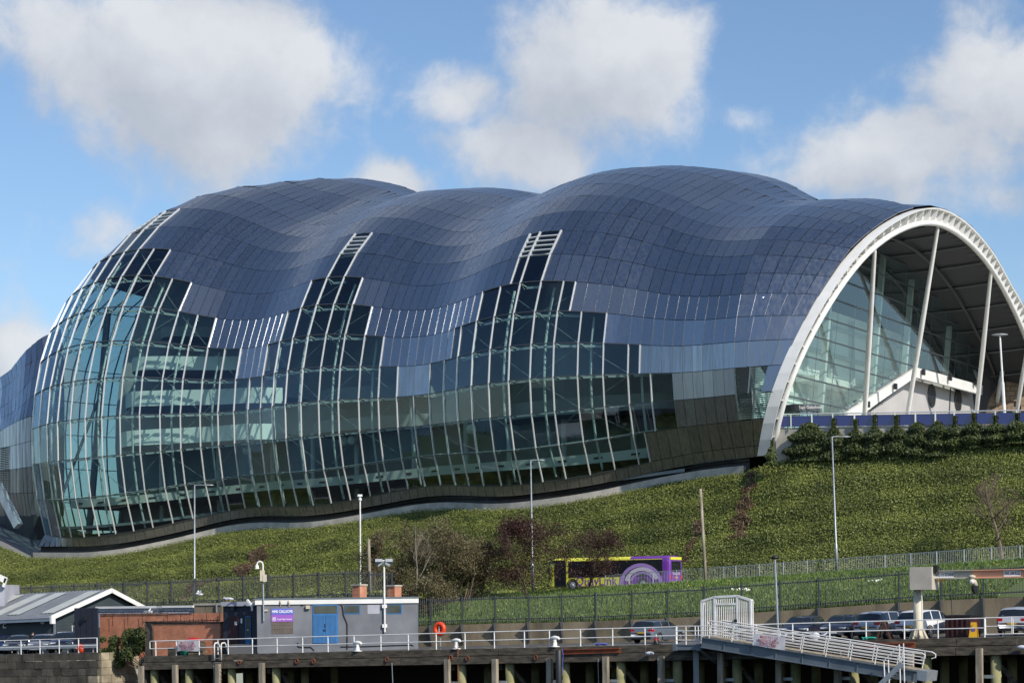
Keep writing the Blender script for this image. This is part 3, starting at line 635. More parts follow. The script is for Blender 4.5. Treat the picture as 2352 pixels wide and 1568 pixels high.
# back slope of the roof and the closed rear, plus the rounded east end
def BK(k,m): 
    p=SP(16-k,m); s,t=st_of(p); tr=st_of(SP(16,m))[1]; return st(s,2*tr-t,p[2])
bk=MB(); bk.grid([[BK(k,m) for m in np.arange(-5,35.1,1.)] for k in range(0,17)],flip=False); bk.build('rear_roof','steel',hall)
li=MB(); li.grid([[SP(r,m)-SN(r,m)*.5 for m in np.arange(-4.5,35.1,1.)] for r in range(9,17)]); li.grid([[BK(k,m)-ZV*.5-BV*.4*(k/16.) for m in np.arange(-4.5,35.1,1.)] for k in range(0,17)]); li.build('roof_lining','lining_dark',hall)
arcb=[]  # far flank of the arch, continued past the frame
APX=[(3627,803),(3661,806),(3704,818),(3755,843),(3807,882),(3849,929),(3892,980),(3926,1036),(3965,1113),(4016,1194),(4062,1300),(4100,1410),(4130,1520),(4152,1640),(4165,1760)]
arcb=[PARCH(x,y) for x,y in APX]
bk2=MB(); bkr=[ARC[15]]+arcb
rib=[SP(15+i/4.,35) for i in range(5)]+[BK(k,35) for k in range(1,17)]
def resamp(L,n):
    L=np.array(L); d=np.r_[0,np.cumsum(np.linalg.norm(np.diff(L,axis=0),axis=1))]; u=np.linspace(0,d[-1],n); return [np.array([np.interp(x,d,L[:,i]) for i in range(3)]) for x in u]
ra,rb=resamp(rib,20),resamp(bkr,20)
bk2.grid([[a+(b-a)*f for f in np.linspace(0,1,9)] for a,b in zip(ra,rb)]); bk2.build('rear_roof','steel',hall)
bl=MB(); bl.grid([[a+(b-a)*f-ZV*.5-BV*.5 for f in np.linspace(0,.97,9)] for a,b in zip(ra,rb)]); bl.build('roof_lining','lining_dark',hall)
# east end: panes that turn away behind the first rib
def EE(r,q):
    p=SP(r,-5); a=math.radians(75+q*9); L=2.1
    pts=p.copy()
    for i in range(q):
        a=math.radians(62+i*8); pts=pts+(-AV*math.cos(a)+BV*math.sin(a))*L
    return pts-ZV*(.02*q*q if r>8 else 0)
ee=MB()
for r in range(1,9):
    for q in range(0,9):
        c=[EE(r,q+1),EE(r,q),EE(r+1,q),EE(r+1,q+1)]
        b=MB(); slab(b,c,th=.03,gap=.02,out=0.); b.build('glass_pane','glass_end',hall)
em=MB()
for q in range(1,10):
    for r in range(1,9): em.beam(EE(r,q),EE(r+1,q),.12,.14,up=BV)
for r in range(1,10):
    for q in range(0,9): em.beam(EE(r,q),EE(r,q+1),.1,.1)
em.build('east_end_framing','transom',hall)
e2=MB(); e2.grid([[EE(r,q) for q in range(9,-1,-1)] for r in range(9,17)]); e2.grid([[EE(r,q) for q in range(9,-1,-1)] for r in (0,1)]); e2.build('east_end_cladding','steel_stained',hall)
ew=MB(); ew.grid([[EE(r,9)*(1-f)+BK(16-r,-5)*f for f in (0,.5,1)] for r in range(0,17)]); ew.build('east_end_wall','plaster_dim',hall)
# floor slab under the shell and dark ledge
fl=MB()
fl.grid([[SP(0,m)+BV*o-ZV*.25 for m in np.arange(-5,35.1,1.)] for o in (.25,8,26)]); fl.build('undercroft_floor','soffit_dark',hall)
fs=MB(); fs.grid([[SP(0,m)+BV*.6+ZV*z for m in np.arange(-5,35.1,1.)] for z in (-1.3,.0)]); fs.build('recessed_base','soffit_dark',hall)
pm('foyer_white',(.80,.83,.80),rough=.8)
# ---- interior: floors, balconies, inner hall wall, steelwork
def inner(r,m,off):
    return SP(r,m)+BV*off
def band(name,mat,m0,m1,r,h,off,depth=9.,endcurve=0.,sm='soffit_dark',step=.5):
    mm=np.arange(m0,m1+.01,step); F_=[]
    zc=np.mean([SP(r,m)[2] for m in mm])
    for m in mm:
        e=min((m-m0),(m1-m))/2.; o=off+endcurve*max(0,1-e)**2
        p=inner(r,m,o); p[2]=zc*.5+p[2]*.5; F_.append(p)
    b=MB(); b.grid([[p+ZV*z for p in F_] for z in (-h/2,h/2)]); b.grid([[p+ZV*h/2 for p in F_],[p+ZV*h/2+BV*.18 for p in F_]])
    b.build(name,mat,hall)
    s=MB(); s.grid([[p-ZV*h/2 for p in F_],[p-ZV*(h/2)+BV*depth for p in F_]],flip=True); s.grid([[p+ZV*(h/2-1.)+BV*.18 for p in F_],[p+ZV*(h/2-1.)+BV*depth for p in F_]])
    s.build('floor_slab',sm,hall)
    return F_
band('balcony_front','foyer_white',.2,8.6,5.52,1.6,2.6,endcurve=4.)
band('balcony_front','foyer_white',.2,9.4,4.52,1.8,2.4,endcurve=4.)
band('balcony_front','foyer_white',.0,9.4,3.45,1.8,2.4,endcurve=4.)
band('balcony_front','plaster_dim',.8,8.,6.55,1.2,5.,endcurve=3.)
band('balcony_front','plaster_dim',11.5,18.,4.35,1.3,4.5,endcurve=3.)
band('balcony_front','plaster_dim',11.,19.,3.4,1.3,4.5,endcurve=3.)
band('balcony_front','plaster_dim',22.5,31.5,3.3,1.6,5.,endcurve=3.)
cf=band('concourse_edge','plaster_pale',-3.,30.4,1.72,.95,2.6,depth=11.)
for m_ in (13.2,13.7,6.4,20.3): p=inner(3.0,m_,7.); MB().sph(tuple(p),.55,12,8).build('globe_lamp','foyer_white',hall,smooth=True)
vb=MB()
for i in range(2,len(cf)-1,3):
    d=nz(cf[i+1]-cf[i]); n=nz(np.cross(d,ZV)); vb.par(cf[i]+n*.03,d*.45,n*.03,ZV*.1)
vb.build('fan_coil_grille','soffit_dark',hall)
band('floor_edge','plaster_dim',-4,32,.95,.3,.5,depth=14.)
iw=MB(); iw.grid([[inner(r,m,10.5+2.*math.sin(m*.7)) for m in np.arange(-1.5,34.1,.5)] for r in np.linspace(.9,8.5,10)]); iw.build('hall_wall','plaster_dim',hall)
col=MB()
for m in np.arange(1.5,31,3.):
    p=inner(.9,m,6.5); q=inner(1.7,m,6.5); col.tube([p,[p[0],p[1],SP(3.4,m)[2]]],.28,8)
col.build('concourse_column','plaster_pale',hall)
for m in np.arange(-4.,31.,2.):
    rows=[r for r in range(1,9) if inr(GL,r,m)]
    if not rows: continue
    rmax=max(rows)
    rm=[r for r in np.arange(1,rmax+1.01,.5)]
    MB().tube([SP(r,min(m+.35,34.5))-SN(r,m)*1.15 for r in rm],.13,6).build('steel_rib','tube_teal',hall)
tb=MB(); rod=MB()
for r in range(2,9):
    for m in np.arange(-4.,31.,1.):
        if inr(GL,r,m) and inr(GL,r-1,m):
            a,b=SP(r,m)-SN(r,m)*.75-ZV*.1,SP(r,m+1)-SN(r,m+1)*.75-ZV*.1; d=b-a
            tb.beam(a+d*.12,b-d*.12,.18,.22)
            tb.beam(SP(r,m)-SN(r,m)*.1,SP(r,m)-SN(r,m)*.8-ZV*.25,.07)
            tb.beam(SP(r,m)-SN(r,m)*.1,SP(r,m)-SN(r,m)*.8+nz(d)*.3,.07)
    for m in np.arange(-4.,30.,2.):
        if inr(GL,r,m) and inr(GL,r,m+1):
            if (int(m/2)+r)%2: a,b=SP(r,m)-SN(r,m)*.5,SP(r+1,m+2)-SN(r+1,m+2)*.5
            else: a,b=SP(r+1,m)-SN(r+1,m)*.5,SP(r,m+2)-SN(r,m+2)*.5
            rod.tube([a,b],.028,4)
tb.build('transom_beam','tube_teal',hall); rod.build('bracing_rod','rod_grey',hall)
em2=MB(); 
for q in (2,5): em2.tube([EE(1,q)+BV*3+AV*2.4,EE(8,q)+BV*3+AV*2.4],.45,8)
em2.tube([EE(2,1)+AV*3,EE(5,5)+AV*3],.2,6); em2.build('east_column','transom',hall)
# ledge: pale kerb wall along the foot of the shell
kw=MB()
sl=[float(s4[j]) for j in range(0,NC,1)]; 
ko=[st(s4[j],T2[0,j]-.75,Z2[0,j]-.72) for j in range(NC)]
ko=[ko[0]+(-AV*math.cos(a)+BV*math.sin(a))*l for a,l in ((1.25,9.),(1.1,5.),(.9,2.5))]+ko
kw.grid([[p-ZV*1.3 for p in ko],[p for p in ko],[p+BV*.5 for p in ko],[p+BV*.5-ZV*.35 for p in ko],[p+BV*2.2-ZV*.3 for p in ko]])
kw.build('kerb_wall','concrete_pale',hall)
# ------------------------------------------------------------------ end arch, canopy and glazed end wall
EQ=[(3016,1785),(3022,1744),(3030,1683),(3041,1621),(3059,1566),(3078,1511),(3099,1456),(3121,1403),(3144,1352),(3170,1302),(3196,1253),(3221,1208),(3247,1164),(3273,1121),(3300,1083),(3328,1048),(3352,1014),(3377,984),(3401,959),(3424,937),(3446,916),(3467,898),(3490,882),(3516,865),(3546,848),(3580,831),(3627,814),(3661,809)]+APX[2:]
IQ=[(3030,1787),(3038,1719),(3046,1648),(3059,1593),(3089,1512),(3123,1435),(3157,1358),(3200,1272),(3243,1200),(3290,1130),(3345,1049),(3392,993),(3439,955),(3482,923),(3525,901),(3567,882),(3623,869),(3661,868),(3704,882),(3755,912),(3811,959),(3858,1010),(3901,1070),(3948,1155),(3990,1241),(4034,1350),(4070,1460),(4098,1570),(4118,1690),(4128,1790)]
NA=72
def smoothc(L,k=3):
    L=[np.array(p) for p in L]
    for _ in range(k): L=[L[0]]+[.25*L[i-1]+.5*L[i]+.25*L[i+1] for i in range(1,len(L)-1)]+[L[-1]]
    return L
E_=smoothc(resamp([PARCH(x,y,1.) for x,y in EQ],NA)); I_=smoothc(resamp([PARCH(x,y,1.) for x,y in IQ],NA))
# match radially: for each E sample take the closest I sample
Id=np.array(resamp(I_,NA*6)); I_=[Id[np.argmin(np.linalg.norm(Id-p,axis=1))] for p in E_]; I_=smoothc(I_,4)
DN=AV*1.0
ar=MB(); ar.grid([[p for p in E_],[p-DN*1.15 for p in E_]],flip=True)          # outer face
ar.grid([[p+(q-p)*.10 for p,q in zip(E_,I_)],[p for p in E_]],flip=True)      # lip
ar.grid([[p+(q-p)*.10-DN*.55 for p,q in zip(E_,I_)],[p+(q-p)*.10 for p,q in zip(E_,I_)]],flip=True)
ar.grid([[p+(q-p)*.86-DN*.55 for p,q in zip(E_,I_)],[p+(q-p)*.10-DN*.55 for p,q in zip(E_,I_)]],flip=True)
ar.grid([[q-DN*1.1 for q in I_],[q for q in I_]])
arch=ar.build('end_arch','white_paint',hall)
ti=MB(); ti.tube([q for q in I_],.27,8); ti.build('arch_tube','white_paint',hall,smooth=True)
Ef,If=resamp(E_,64),None
for i in range(1,63):
    j=i*(NA-1)/63.; j0=int(j); f=j-j0
    p=E_[j0]*(1-f)+E_[min(j0+1,NA-1)]*f; q=I_[j0]*(1-f)+I_[min(j0+1,NA-1)]*f; tn=nz(E_[min(j0+1,NA-1)]-E_[j0])
    MB().par(p+(q-p)*.48-DN*.28,(q-p)*.39,DN*.27,tn*.04).build('arch_fin','white_paint',arch)
# canopy underside sweeping back from the arch
cs=MB(); BACK=15.
def CAN(k,f):
    q=I_[k]; bk_=BACK if k>NA*.55 else BACK*min(1,max(.05,(q[2]-ZF-4.)/14.))
    return q-AV*(.3+bk_*f)-ZV*(.25*math.sin(math.pi*f))-ZV*.12
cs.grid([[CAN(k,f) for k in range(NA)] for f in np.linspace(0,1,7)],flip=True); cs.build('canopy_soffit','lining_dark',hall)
for k in range(4,NA-2,4):
    MB().tube([CAN(k,f)-nz(E_[k]-I_[k])*.22 for f in np.linspace(0,1,7)],.13,6).build('canopy_purlin','transom',hall)
cr=MB()
for k in range(2,NA-2,1):
    if k%4: cr.beam(CAN(k,0)-nz(E_[k]-I_[k])*.03,CAN(k,1)-nz(E_[k]-I_[k])*.03,.1,.05)
cr.build('soffit_corrugation','lining_dark',hall,kind='stuff')
for f in (.3,.65): MB().tube([CAN(k,f)-nz(E_[k]-I_[k])*.5 for k in range(2,NA-2)],.16,6).build('canopy_truss','transom',hall)
# leaning columns
for (xa,ya,xb,yb) in ((3431,960,3392,1614),(3681,872,3561,1614),(3888,1050,3830,1612),(4030,1350,3990,1600)):
    a,b=PARCH(xa,ya,.85),PARCH(xb,yb,.85); b=b+(b-a)*.10
    MB().tube([a+(b-a)*u for u in (0,.04,.5,.96,1)],[.12,.2,.27,.24,.24],10).build('leaning_column','white_paint',hall,smooth=True)
p_,q_=PARCH(3935,1428,-3.),PARCH(3907,1600,-3.); MB().tube([p_,q_+(q_-p_)*.2],.28,10).build('leaning_column','white_paint',hall,smooth=True)
# terrace level from the balustrade readings
TB=55.2
_ba=PT(*Q(3090,1676),TB); _bb=PT(*Q(4016,1664),TB); _bs=(st_of(_ba)[0],st_of(_bb)[0])
def terz(s): return _ba[2]+(_bb[2]-_ba[2])*(s-_bs[0])/(_bs[1]-_bs[0])
ZT=terz(_bs[0]+8)-.05
pm('render_shaded',(.42,.41,.41),(.38,.37,.37),scale=.4,rough=.8)  # white wall under the canopy, its shade put into this grey
# end wall: glass plane
SG=SF-1.2; GC=.10
def G2(xq,yq,ds=0.):
    d=ray(*Q(xq,yq)); return d*((SG+ds-GC*ZF+O0[0]*ca-O0[1]*sa)/(d[0]*ca-d[1]*sa-GC*d[2]))
def gs_(t,z,ds=0.): return st(SG+ds+GC*(z-ZF),t,z)
tr_=st_of(G2(3848,1400))[1]; tl_=st_of(SP(4,35))[1]+1.6
zb_r=G2(3835,1512)[2]; pk=G2(3580,1443); tk=st_of(pk)[1]; zk=pk[2]; pl=G2(3310,1618); tl2,zl2=st_of(pl)[1],pl[2]
zlev=lambda t: zk+(zb_r-zk)*(t-tk)/(tr_-tk) if t>tk else (zk+(zl2-zk)*(tk-t)/(tk-tl2) if t>tl2 else ZT)
def canz(t):
    best=None
    for k in range(NA):
        for f in (.55,): 
            p=CAN(k,f); tt=st_of(p)[1]; 
            if best is None or abs(tt-t)<best[0]: best=(abs(tt-t),p[2])
    return best[1]
tt=np.linspace(tl_,tr_,15); STEP=2.05
rowsz=np.arange(ZT,40,STEP)
for i in range(14):
    t0,t1=tt[i],tt[i+1]
    for z in rowsz:
        a0,a1=max(z,zlev(t0)),max(z,zlev(t1)); b0,b1=min(z+STEP,canz(t0)+.6),min(z+STEP,canz(t1)+.6)
        if b0-a0<.15 and b1-a1<.15: continue
        b0,b1=max(b0,a0+.02),max(b1,a1+.02)
        c=[gs_(t1,a1),gs_(t0,a0),gs_(t0,b0),gs_(t1,b1)]
        c=[c[1],c[0],c[3],c[2]]
        mb=MB(); slab(mb,c,th=.03,gap=.015); mb.build('end_wall_pane','glass_clear',hall)
for z in rowsz[1:]:
    ts=[t for t in np.linspace(tl_,tr_,60) if zlev(t)<z<canz(t)+.6]
    if len(ts)>1: MB().beam(gs_(ts[0],z,.06),gs_(ts[-1],z,.06),.10,.12).build('end_wall_transom','transom',hall)
for i in range(1,14):
    if zlev(tt[i])<canz(tt[i]): MB().beam(gs_(tt[i],zlev(tt[i]),-.05),gs_(tt[i],canz(tt[i])+.4,-.05),.05,.05).build('end_wall_joint','transom',hall)
MB().beam(gs_(tr_,zb_r-.8),gs_(tr_,canz(tr_)+.5),.3,.3).build('end_wall_post','transom',hall)
for i in (2,4,7,9,12):
    MB().beam(gs_(tt[i],max(ZT,zlev(tt[i])-.6),-1.1),gs_(tt[i],canz(tt[i])+.6,-1.1),.5,.55,up=AV).build('end_wall_mast','tube_teal',hall)
fo=MB(); fo.grid([[st(SG-5.5,t,z) for t in (tl_+6.,tr_-2)] for z in (ZT,ZT+6,ZT+16)],flip=True); fo.build('foyer_light_wall','foyer_white',hall)  # pale wall added to catch sun, in place of daylight through far glazing
fo=MB(); fo.grid([[st(SG-s,t,ZT-.02) for t in (tl_+6.5,tr_+3)] for s in (-.5,8.)]); fo.build('foyer_floor','foyer_white',hall)
fw=MB()
for z in (4.2,6.0,8.4,11.2,14.2): fw.beam(st(SG-5.2,tl_+6,ZT+z),st(SG-5.2,tr_-2,ZT+z),.28,.35)
for t in np.linspace(tl_+6,tr_-5,9): fw.beam(st(SG-5.1,t,ZT),st(SG-5.1,t,ZT+15.5),.32,.3,up=AV)
fw.build('foyer_framing','tube_teal',hall)
MB().tube([st(SG-4,tt[3],ZT),st(SG-4,tt[3],ZT+14)],.45,10).build('foyer_column','plaster_pale',hall)
MB().tube([st(SG-3,tt[1],ZT+10.),st(SG-5,tt[3]+.6,ZT+2)],.13,8).build('foyer_brace','transom',hall)
fg=MB(); fg.par(st(SG-4.2,(tt[5]+tt[9])/2,ZT+7.6),BV*(tt[9]-tt[5])/2,AV*1.2,ZV*.25); fg.build('foyer_gallery','plaster_pale',hall)
# stair against the glass: parapet and beam
pb=MB()
pb.poly([gs_(tk,zk+.05,.05),gs_(tr_+.3,zb_r+.05,.05),gs_(tr_+.3,zb_r-1.05,.05),gs_(tk,zk-1.0,.05)],AV,.35)
pb.poly([gs_(tl2,zl2+.05,.05),gs_(tk,zk+.05,.05),gs_(tk,zk-1.0,.05),gs_(tl2,zl2-1.2,.05)],AV,.35)
pb.build('stair_parapet','white_paint',hall)
stp=MB()
for i in range(22):
    f=i/22.; t=tl2+(tk-tl2)*f; z=zl2+(zk-zl2)*f; stp.par(st(SG-1.6,t,z-.1),AV*1.4,BV*.35,ZV*.12)
stp.build('stair_flight','plaster_dim',hall)
for (x,y) in ((3512,1515),(3405,1585),(3622,1459),(3727,1481),(3827,1499)):
    p=G2(x,y,.7); b=MB(); b.box(-.16,.16,-.2,.2,-.3,.3); b.tube([(0,-.3,.25),(0,.35,.1)],.09,6); b.tube([(0,-.3,-.15),(0,.3,-.25)],.09,6)
    b.v=[tuple(np.array(p)+AV*v[0]+BV*v[1]+ZV*v[2]) for v in b.v]; b.build('bracket_lamp','seam_dark',hall)
ww=MB(); SWL=SG-.6
wt=[(3402,1612),(3575,1478),(3814,1532),(3935,1618),(3935,1660),(3402,1660)]
ww.poly([PS(*Q(x,y),SWL) for x,y in wt],AV,.4); ww.build('end_wall_base','render_shaded',hall)
MB().poly([PS(*Q(x,y),SWL+.02) for x,y in ((3592,1478),(3814,1523),(3812,1532),(3588,1488))],AV,.45).build('gap_shade_strip','seam_dark',hall)  # solid dark strip standing in for the shaded gap along the wall top
MB().beam(PS(*Q(3729,1512),SWL+.46),PS(*Q(3723,1620),SWL+.46),.16,.1,up=AV).build('downpipe','transom',hall)
for (x,y) in ((3653,1551),(3756,1569)):
    c=PS(*Q(x,y),SWL+.42); r=1.28
    b=MB(); b.poly([c+BV*r*math.cos(a)+ZV*r*math.sin(a) for a in np.linspace(0,2*math.pi,24,endpoint=False)],AV,.06); v=b.build('round_vent','seam_dark',hall)
    lb=MB()
    for i in range(-6,7):
        z=i*.19; h=math.sqrt(max(0,r*r-z*z))*.95; lb.par(c+AV*.1+ZV*z,BV*h,AV*.04,ZV*.028)
    lb.build('vent_louvre','transom',v)
    b=MB(); b.tube([c+AV*.08+BV*r*math.cos(a)+ZV*r*math.sin(a) for a in np.linspace(0,2*math.pi,33)],.06,5,caps=False); b.build('vent_ring','transom',v)
# revolving door
pd=PS(*Q(3140,1610),SG+2.2); pd[2]=ZT
rd=MB(); rd.lathe([(1.75,2.35),(1.8,2.36),(1.8,3.0),(1.7,3.02)],c=tuple(pd),n=28); dr=rd.build('revolving_door','transom',hall)
b=MB()
for k in range(14):
    a=2*math.pi*k/14; 
    if k%7 in (0,1): continue
    b.beam(pd+[1.65*math.cos(a),1.65*math.sin(a),0],pd+[1.65*math.cos(a),1.65*math.sin(a),2.4],.07)
b.build('door_frame','seam_dark',dr)
b=MB(); b.lathe([(1.62,0),(1.62,2.35)],c=tuple(pd),n=28); b.build('door_glass','glass_clear',dr)
b=MB()
for k in range(3): a=k*2.09+.4; b.beam(pd+[0,0,1.2]-np.array([math.cos(a),math.sin(a),0])*.1,pd+[0,0,1.2]+np.array([math.cos(a),math.sin(a),0])*1.5,.05,2.2)
b.build('door_leaf','glass_clear',dr)
cam_dir=nz([-pd[0],-pd[1],0]); tx=np.array([-cam_dir[1],cam_dir[0],0.])
textmesh('door_lettering','Sage Gateshead',.42,'white_paint',dr,frame(pd+cam_dir*1.82+tx*.9+ZV*2.68,tx,ZV,cam_dir),depth=.02,sx=.8)
# ---- the far east lobe of the hall, seen past the left edge
LB=[[(-260,1640),(-150,1560),(-60,1500),(0,1478),(40,1450),(100,1375),(158,1325),(230,1290)],
    [(-260,1700),(-150,1640),(-60,1585),(10,1520),(50,1495),(95,1435),(162,1400),(240,1370)],
    [(-260,1760),(-150,1705),(-60,1650),(0,1600),(45,1570),(90,1525),(139,1475),(240,1440)],
    [(-260,1820),(-150,1765),(-60,1715),(2,1640),(45,1620),(85,1590),(128,1550),(240,1520)],
    [(-260,1880),(-150,1820),(-60,1760),(0,1690),(35,1668),(75,1648),(113,1634),(240,1600)],
    [(-260,1930),(-150,1880),(-60,1820),(0,1757),(35,1750),(75,1741),(109,1731),(240,1710)],
    [(-260,1990),(-150,1950),(-60,1890),(0,1846),(35,1842),(75,1836),(112,1831),(240,1820)],
    [(-260,2060),(-150,2010),(-60,1960),(0,1934),(35,1934),(75,1933),(119,1932),(240,1930)],
    [(-260,2100),(-150,2080),(-60,2040),(20,2022),(55,2022),(92,2023),(132,2024),(240,2022)]]
LD=[280,268,258,252,250,248,247,248]
LG=[[PD(*Q(x,y),d+ (8-i)*.0+max(0,3.5-i)*2.2) for (x,y),d in zip(r,LD)] for i,r in enumerate(LB)]
def LPt(i,u):
    j=int(min(math.floor(u),6)); f=u-j; return LG[i][j]*(1-f)+LG[i][j+1]*f
lu=MB()
for i in range(8):
    for u in np.arange(2,7,.34):
        c=[LPt(i+1,u),LPt(i+1,u+.34),LPt(i,u+.34),LPt(i,u)]
        b=MB(); slab(b,c,th=.05,gap=.03,tilt=.008)
        gl_=(i in(5,6) and 6.2<u<7)
        b.build('glass_pane' if gl_ else 'lobe_panel','glass' if gl_ else ('steel_stained' if i>5 else 'steel'),hall)
        n=nz(np.cross(c[1]-c[0],c[3]-c[0])); lu.add([p-n*.15 for p in c],[(0,1,2,3)])
lu.build('lobe_carrier','seam_dark',hall,kind='stuff')
b=MB(); b.grid([[LG[i][j] for j in range(0,3)] for i in range(8,-1,-1)]); b.build('lobe_side','steel',hall)
lw=MB()
for k in range(9):
    for s_ in (0,1): pass
q0,q1,q2,q3=LPt(5,3.05),LPt(5,4.0),LPt(7,4.0),LPt(7,3.05)
for k in range(26):
    f=(k+.5)/26; lw.beam(q0+(q3-q0)*f-BV*.12,q1+(q2-q1)*f-BV*.12,.08,.10)
lw.build('louvre_blade','seam_dark',hall)
MB().beam(PD(*Q(-10,1900),243),PD(*Q(72,2062),241),.8,1.).build('leaning_prop','white_paint',hall)
b=MB(); b.grid([[LG[8][j]+ZV*z for j in range(2,8)] for z in (-3.,.2)]); b.build('lobe_base','soffit_dark',hall)
# ------------------------------------------------------------------ terrace beyond the arch
tw=MB(); tss=np.arange(_bs[0]-1.2,95,3.)
tw.grid([[st(s,TB+.05,z if z>0 else terz(s)) for s in tss] for z in (9.,0)],flip=False)
tw.grid([[st(s,TB+.05,terz(s)) for s in tss],[st(s,110,terz(s)) for s in tss]])
tw.grid([[st(tss[0],t,z) for t in (TB+.05,60)] for z in (9.,terz(tss[0]))],flip=True)
tag(tw.build('terrace','concrete_pale'),kind='structure')
pm('blue_glass',(.012,.012,.16),rough=.04,spec=.9,coat=.6)
bal=thing('glass_balustrade','blue glass balustrade with steel posts along the raised terrace','balustrade',st(_bs[0],TB,terz(_bs[0])),-AL)
s=_bs[0]-1.; i=0
bx=[3012+x/2.3406 for x in (85,215,405,598,795,985,1170,1355,1538,1712,1900,2090,2285,2480,2680)]
bs=[st_of(PT(*Q(x,1640),TB))[0] for x in bx]
for a_,b_ in zip(bs[:-1],bs[1:]):
    MB().poly([st(a_+.07,TB-.05,terz(a_)+.06),st(b_-.07,TB-.05,terz(b_)+.06),st(b_-.07,TB-.05,terz(b_)+1.02),st(a_+.07,TB-.05,terz(a_)+1.02)],BV,.03).build('glass_panel','blue_glass',bal)
    MB().beam(st(b_,TB-.12,terz(b_)-.1),st(b_,TB-.12,terz(b_)+1.16),.09,.07).build('post','tube_teal',bal)
MB().tube([st(a_,TB-.08,terz(a_)+1.18) for a_ in bs],.06,6).build('handrail','mullion',bal)
# stone building far behind the terrace
pm('sandstone',(.29,.21,.14),(.19,.14,.10),scale=1.2,rough=.9,bump=.2)
pm('mortar',(.2,.16,.12),rough=.95)
bc=PD(*Q(3945,1660),232); bb=thing('stone_building','distant sandstone building with round arched opening under the canopy edge','building',bc,0)
b=MB(); zt=(1660-1490)*K*232/F
b.box(-9,14,.25,10,-3,zt+.1); b.build('wall','mortar',bb,space='l')
shared=None
stones=[]
for j in range(int(zt/.62)+1):
    for i in range(-9,10):
        x=i*1.25+(j%2)*.6; z=j*.62-.4
        if math.hypot(x+.1,z+.2)<2.55 or z>zt: continue
        b=MB(); b.box(x+.02,x+1.22,random.uniform(-.03,.02),.3,z+.02,z+.6); stones.append(b)
for b in stones: b.build('stone','sandstone',bb,space='l')
b=MB()
for k in range(13):
    a=math.pi*(k+.5)/13; r0,r1=1.85,2.5; da=math.pi/13*.47
    v=[(-.1+r*math.cos(q),0,-.2+r*math.sin(q)) for r,q in ((r0,a-da),(r1,a-da),(r1,a+da),(r0,a+da))]
    MB().poly([(x,-.12,z) for x,_,z in v][::-1],(0,1,0),.4).build('voussoir','sandstone',bb,space='l')
b.box(-1.9,1.7,.1,.24,-3,1.6); b.build('arch_opening','seam_dark',bb,space='l')
b=MB(); b.box(-9.2,14.2,-.2,10,zt+.2,zt+.55); b.build('cornice','sandstone',bb,space='l')
# ------------------------------------------------------------------ QUAYSIDE
CR={1:(0,2250,3.664),2:(540,2250,3.664),3:(1100,2180,3.664),4:(1640,2250,3.664),5:(2240,2250,3.664),6:(2700,2250,3.664),7:(3376,2150,3.664),8:(3012,2008,2.3406),9:(0,2008,2.3406),10:(1004,2008,2.3406),11:(2008,2008,2.3406),12:(3012,1200,2.3406)}
def C(n,x,y): a=CR[n]; return ((a[0]+x/a[2])*K,(a[1]+y/a[2])*K)
def deck_at(x,t,y=1465): p=PT(x,y,t); s=st_of(p)[0]; return st(s,t,deckz(s))
def sx(x,t,y=1465): return st_of(PT(x,y,t))[0]
pm('timber_dark',(.045,.037,.028),(.12,.10,.075),scale=1.6,rough=.9,bump=.4,stretch=(1,1,4))
pm('timber_pale',(.36,.31,.24),(.17,.145,.11),scale=1.2,rough=.9,bump=.5,stretch=(3,3,.5))
pm('pile_green',(.30,.28,.15),(.16,.165,.07),scale=1.,rough=.9,bump=.2)
pm('underdeck',(.02,.018,.015),rough=1.)
pm('rail_white',(.80,.80,.80),(.66,.65,.63),scale=1.5,rough=.4)
pm('steel_grey',(.16,.19,.22),(.12,.145,.17),scale=1.,rough=.5,metal=.2)
pm('galv',(.40,.43,.46),(.30,.33,.36),scale=3.,rough=.45,metal=.5)
pm('fence_grey',(.045,.052,.062),(.06,.066,.075),scale=3.,rough=.55)
pm('wall_concrete',(.30,.24,.16),(.15,.12,.08),scale=.7,rough=.95,bump=.3,bscale=7,stretch=(1,1,.35))
pm('stone_dark',(.05,.044,.036),(.105,.092,.072),scale=1.1,rough=.95,bump=.5,bscale=7,rand=.3)
pm('stone_pale_sunlit',(.36,.31,.22),(.24,.20,.14),scale=1.3,rough=.95,bump=.4,bscale=7,rand=.18)
pm('joint',(.09,.08,.065),rough=1.)
pm('paint_grey',(.185,.195,.22),(.12,.128,.15),scale=.55,rough=.75,bump=.12,bscale=14)
pm('paint_navy',(.018,.020,.036),(.024,.026,.044),scale=1.,rough=.6)
pm('paint_blue',(.035,.17,.42),(.03,.145,.36),scale=2.,rough=.5)
pm('slate_clad',(.045,.06,.068),(.035,.05,.058),scale=1.,rough=.6)
pm('roof_sheet',(.20,.22,.25),(.17,.185,.21),scale=.7,rough=.45,metal=.2)
pm('skylight',(.46,.47,.44),(.40,.41,.38),scale=1.,rough=.4)
pm('window_dark',(.05,.06,.055),(.09,.10,.085),scale=.8,rough=.08,spec=.8)
pm('lav_fascia',(.40,.41,.47),(.34,.35,.41),scale=1.,rough=.7)
pm('red_rust',(.28,.07,.025),(.16,.05,.025),scale=2.,rough=.8,bump=.2)
pm('orange',(.72,.06,.012),rough=.45); pm('yellow',(.75,.42,.02),rough=.5); pm('red',(.45,.015,.015),rough=.4); pm('teal_plastic',(.02,.36,.26),rough=.4)
pm('maroon',(.055,.012,.014),(.035,.01,.012),scale=1.,rough=.6)
pm('cream',(.58,.53,.42),(.50,.44,.34),scale=.8,rough=.6); pm('crane_grey',(.52,.48,.41),(.42,.38,.32),scale=1.,rough=.6); pm('salmon',(.74,.42,.27),(.66,.36,.23),scale=1.,rough=.6)
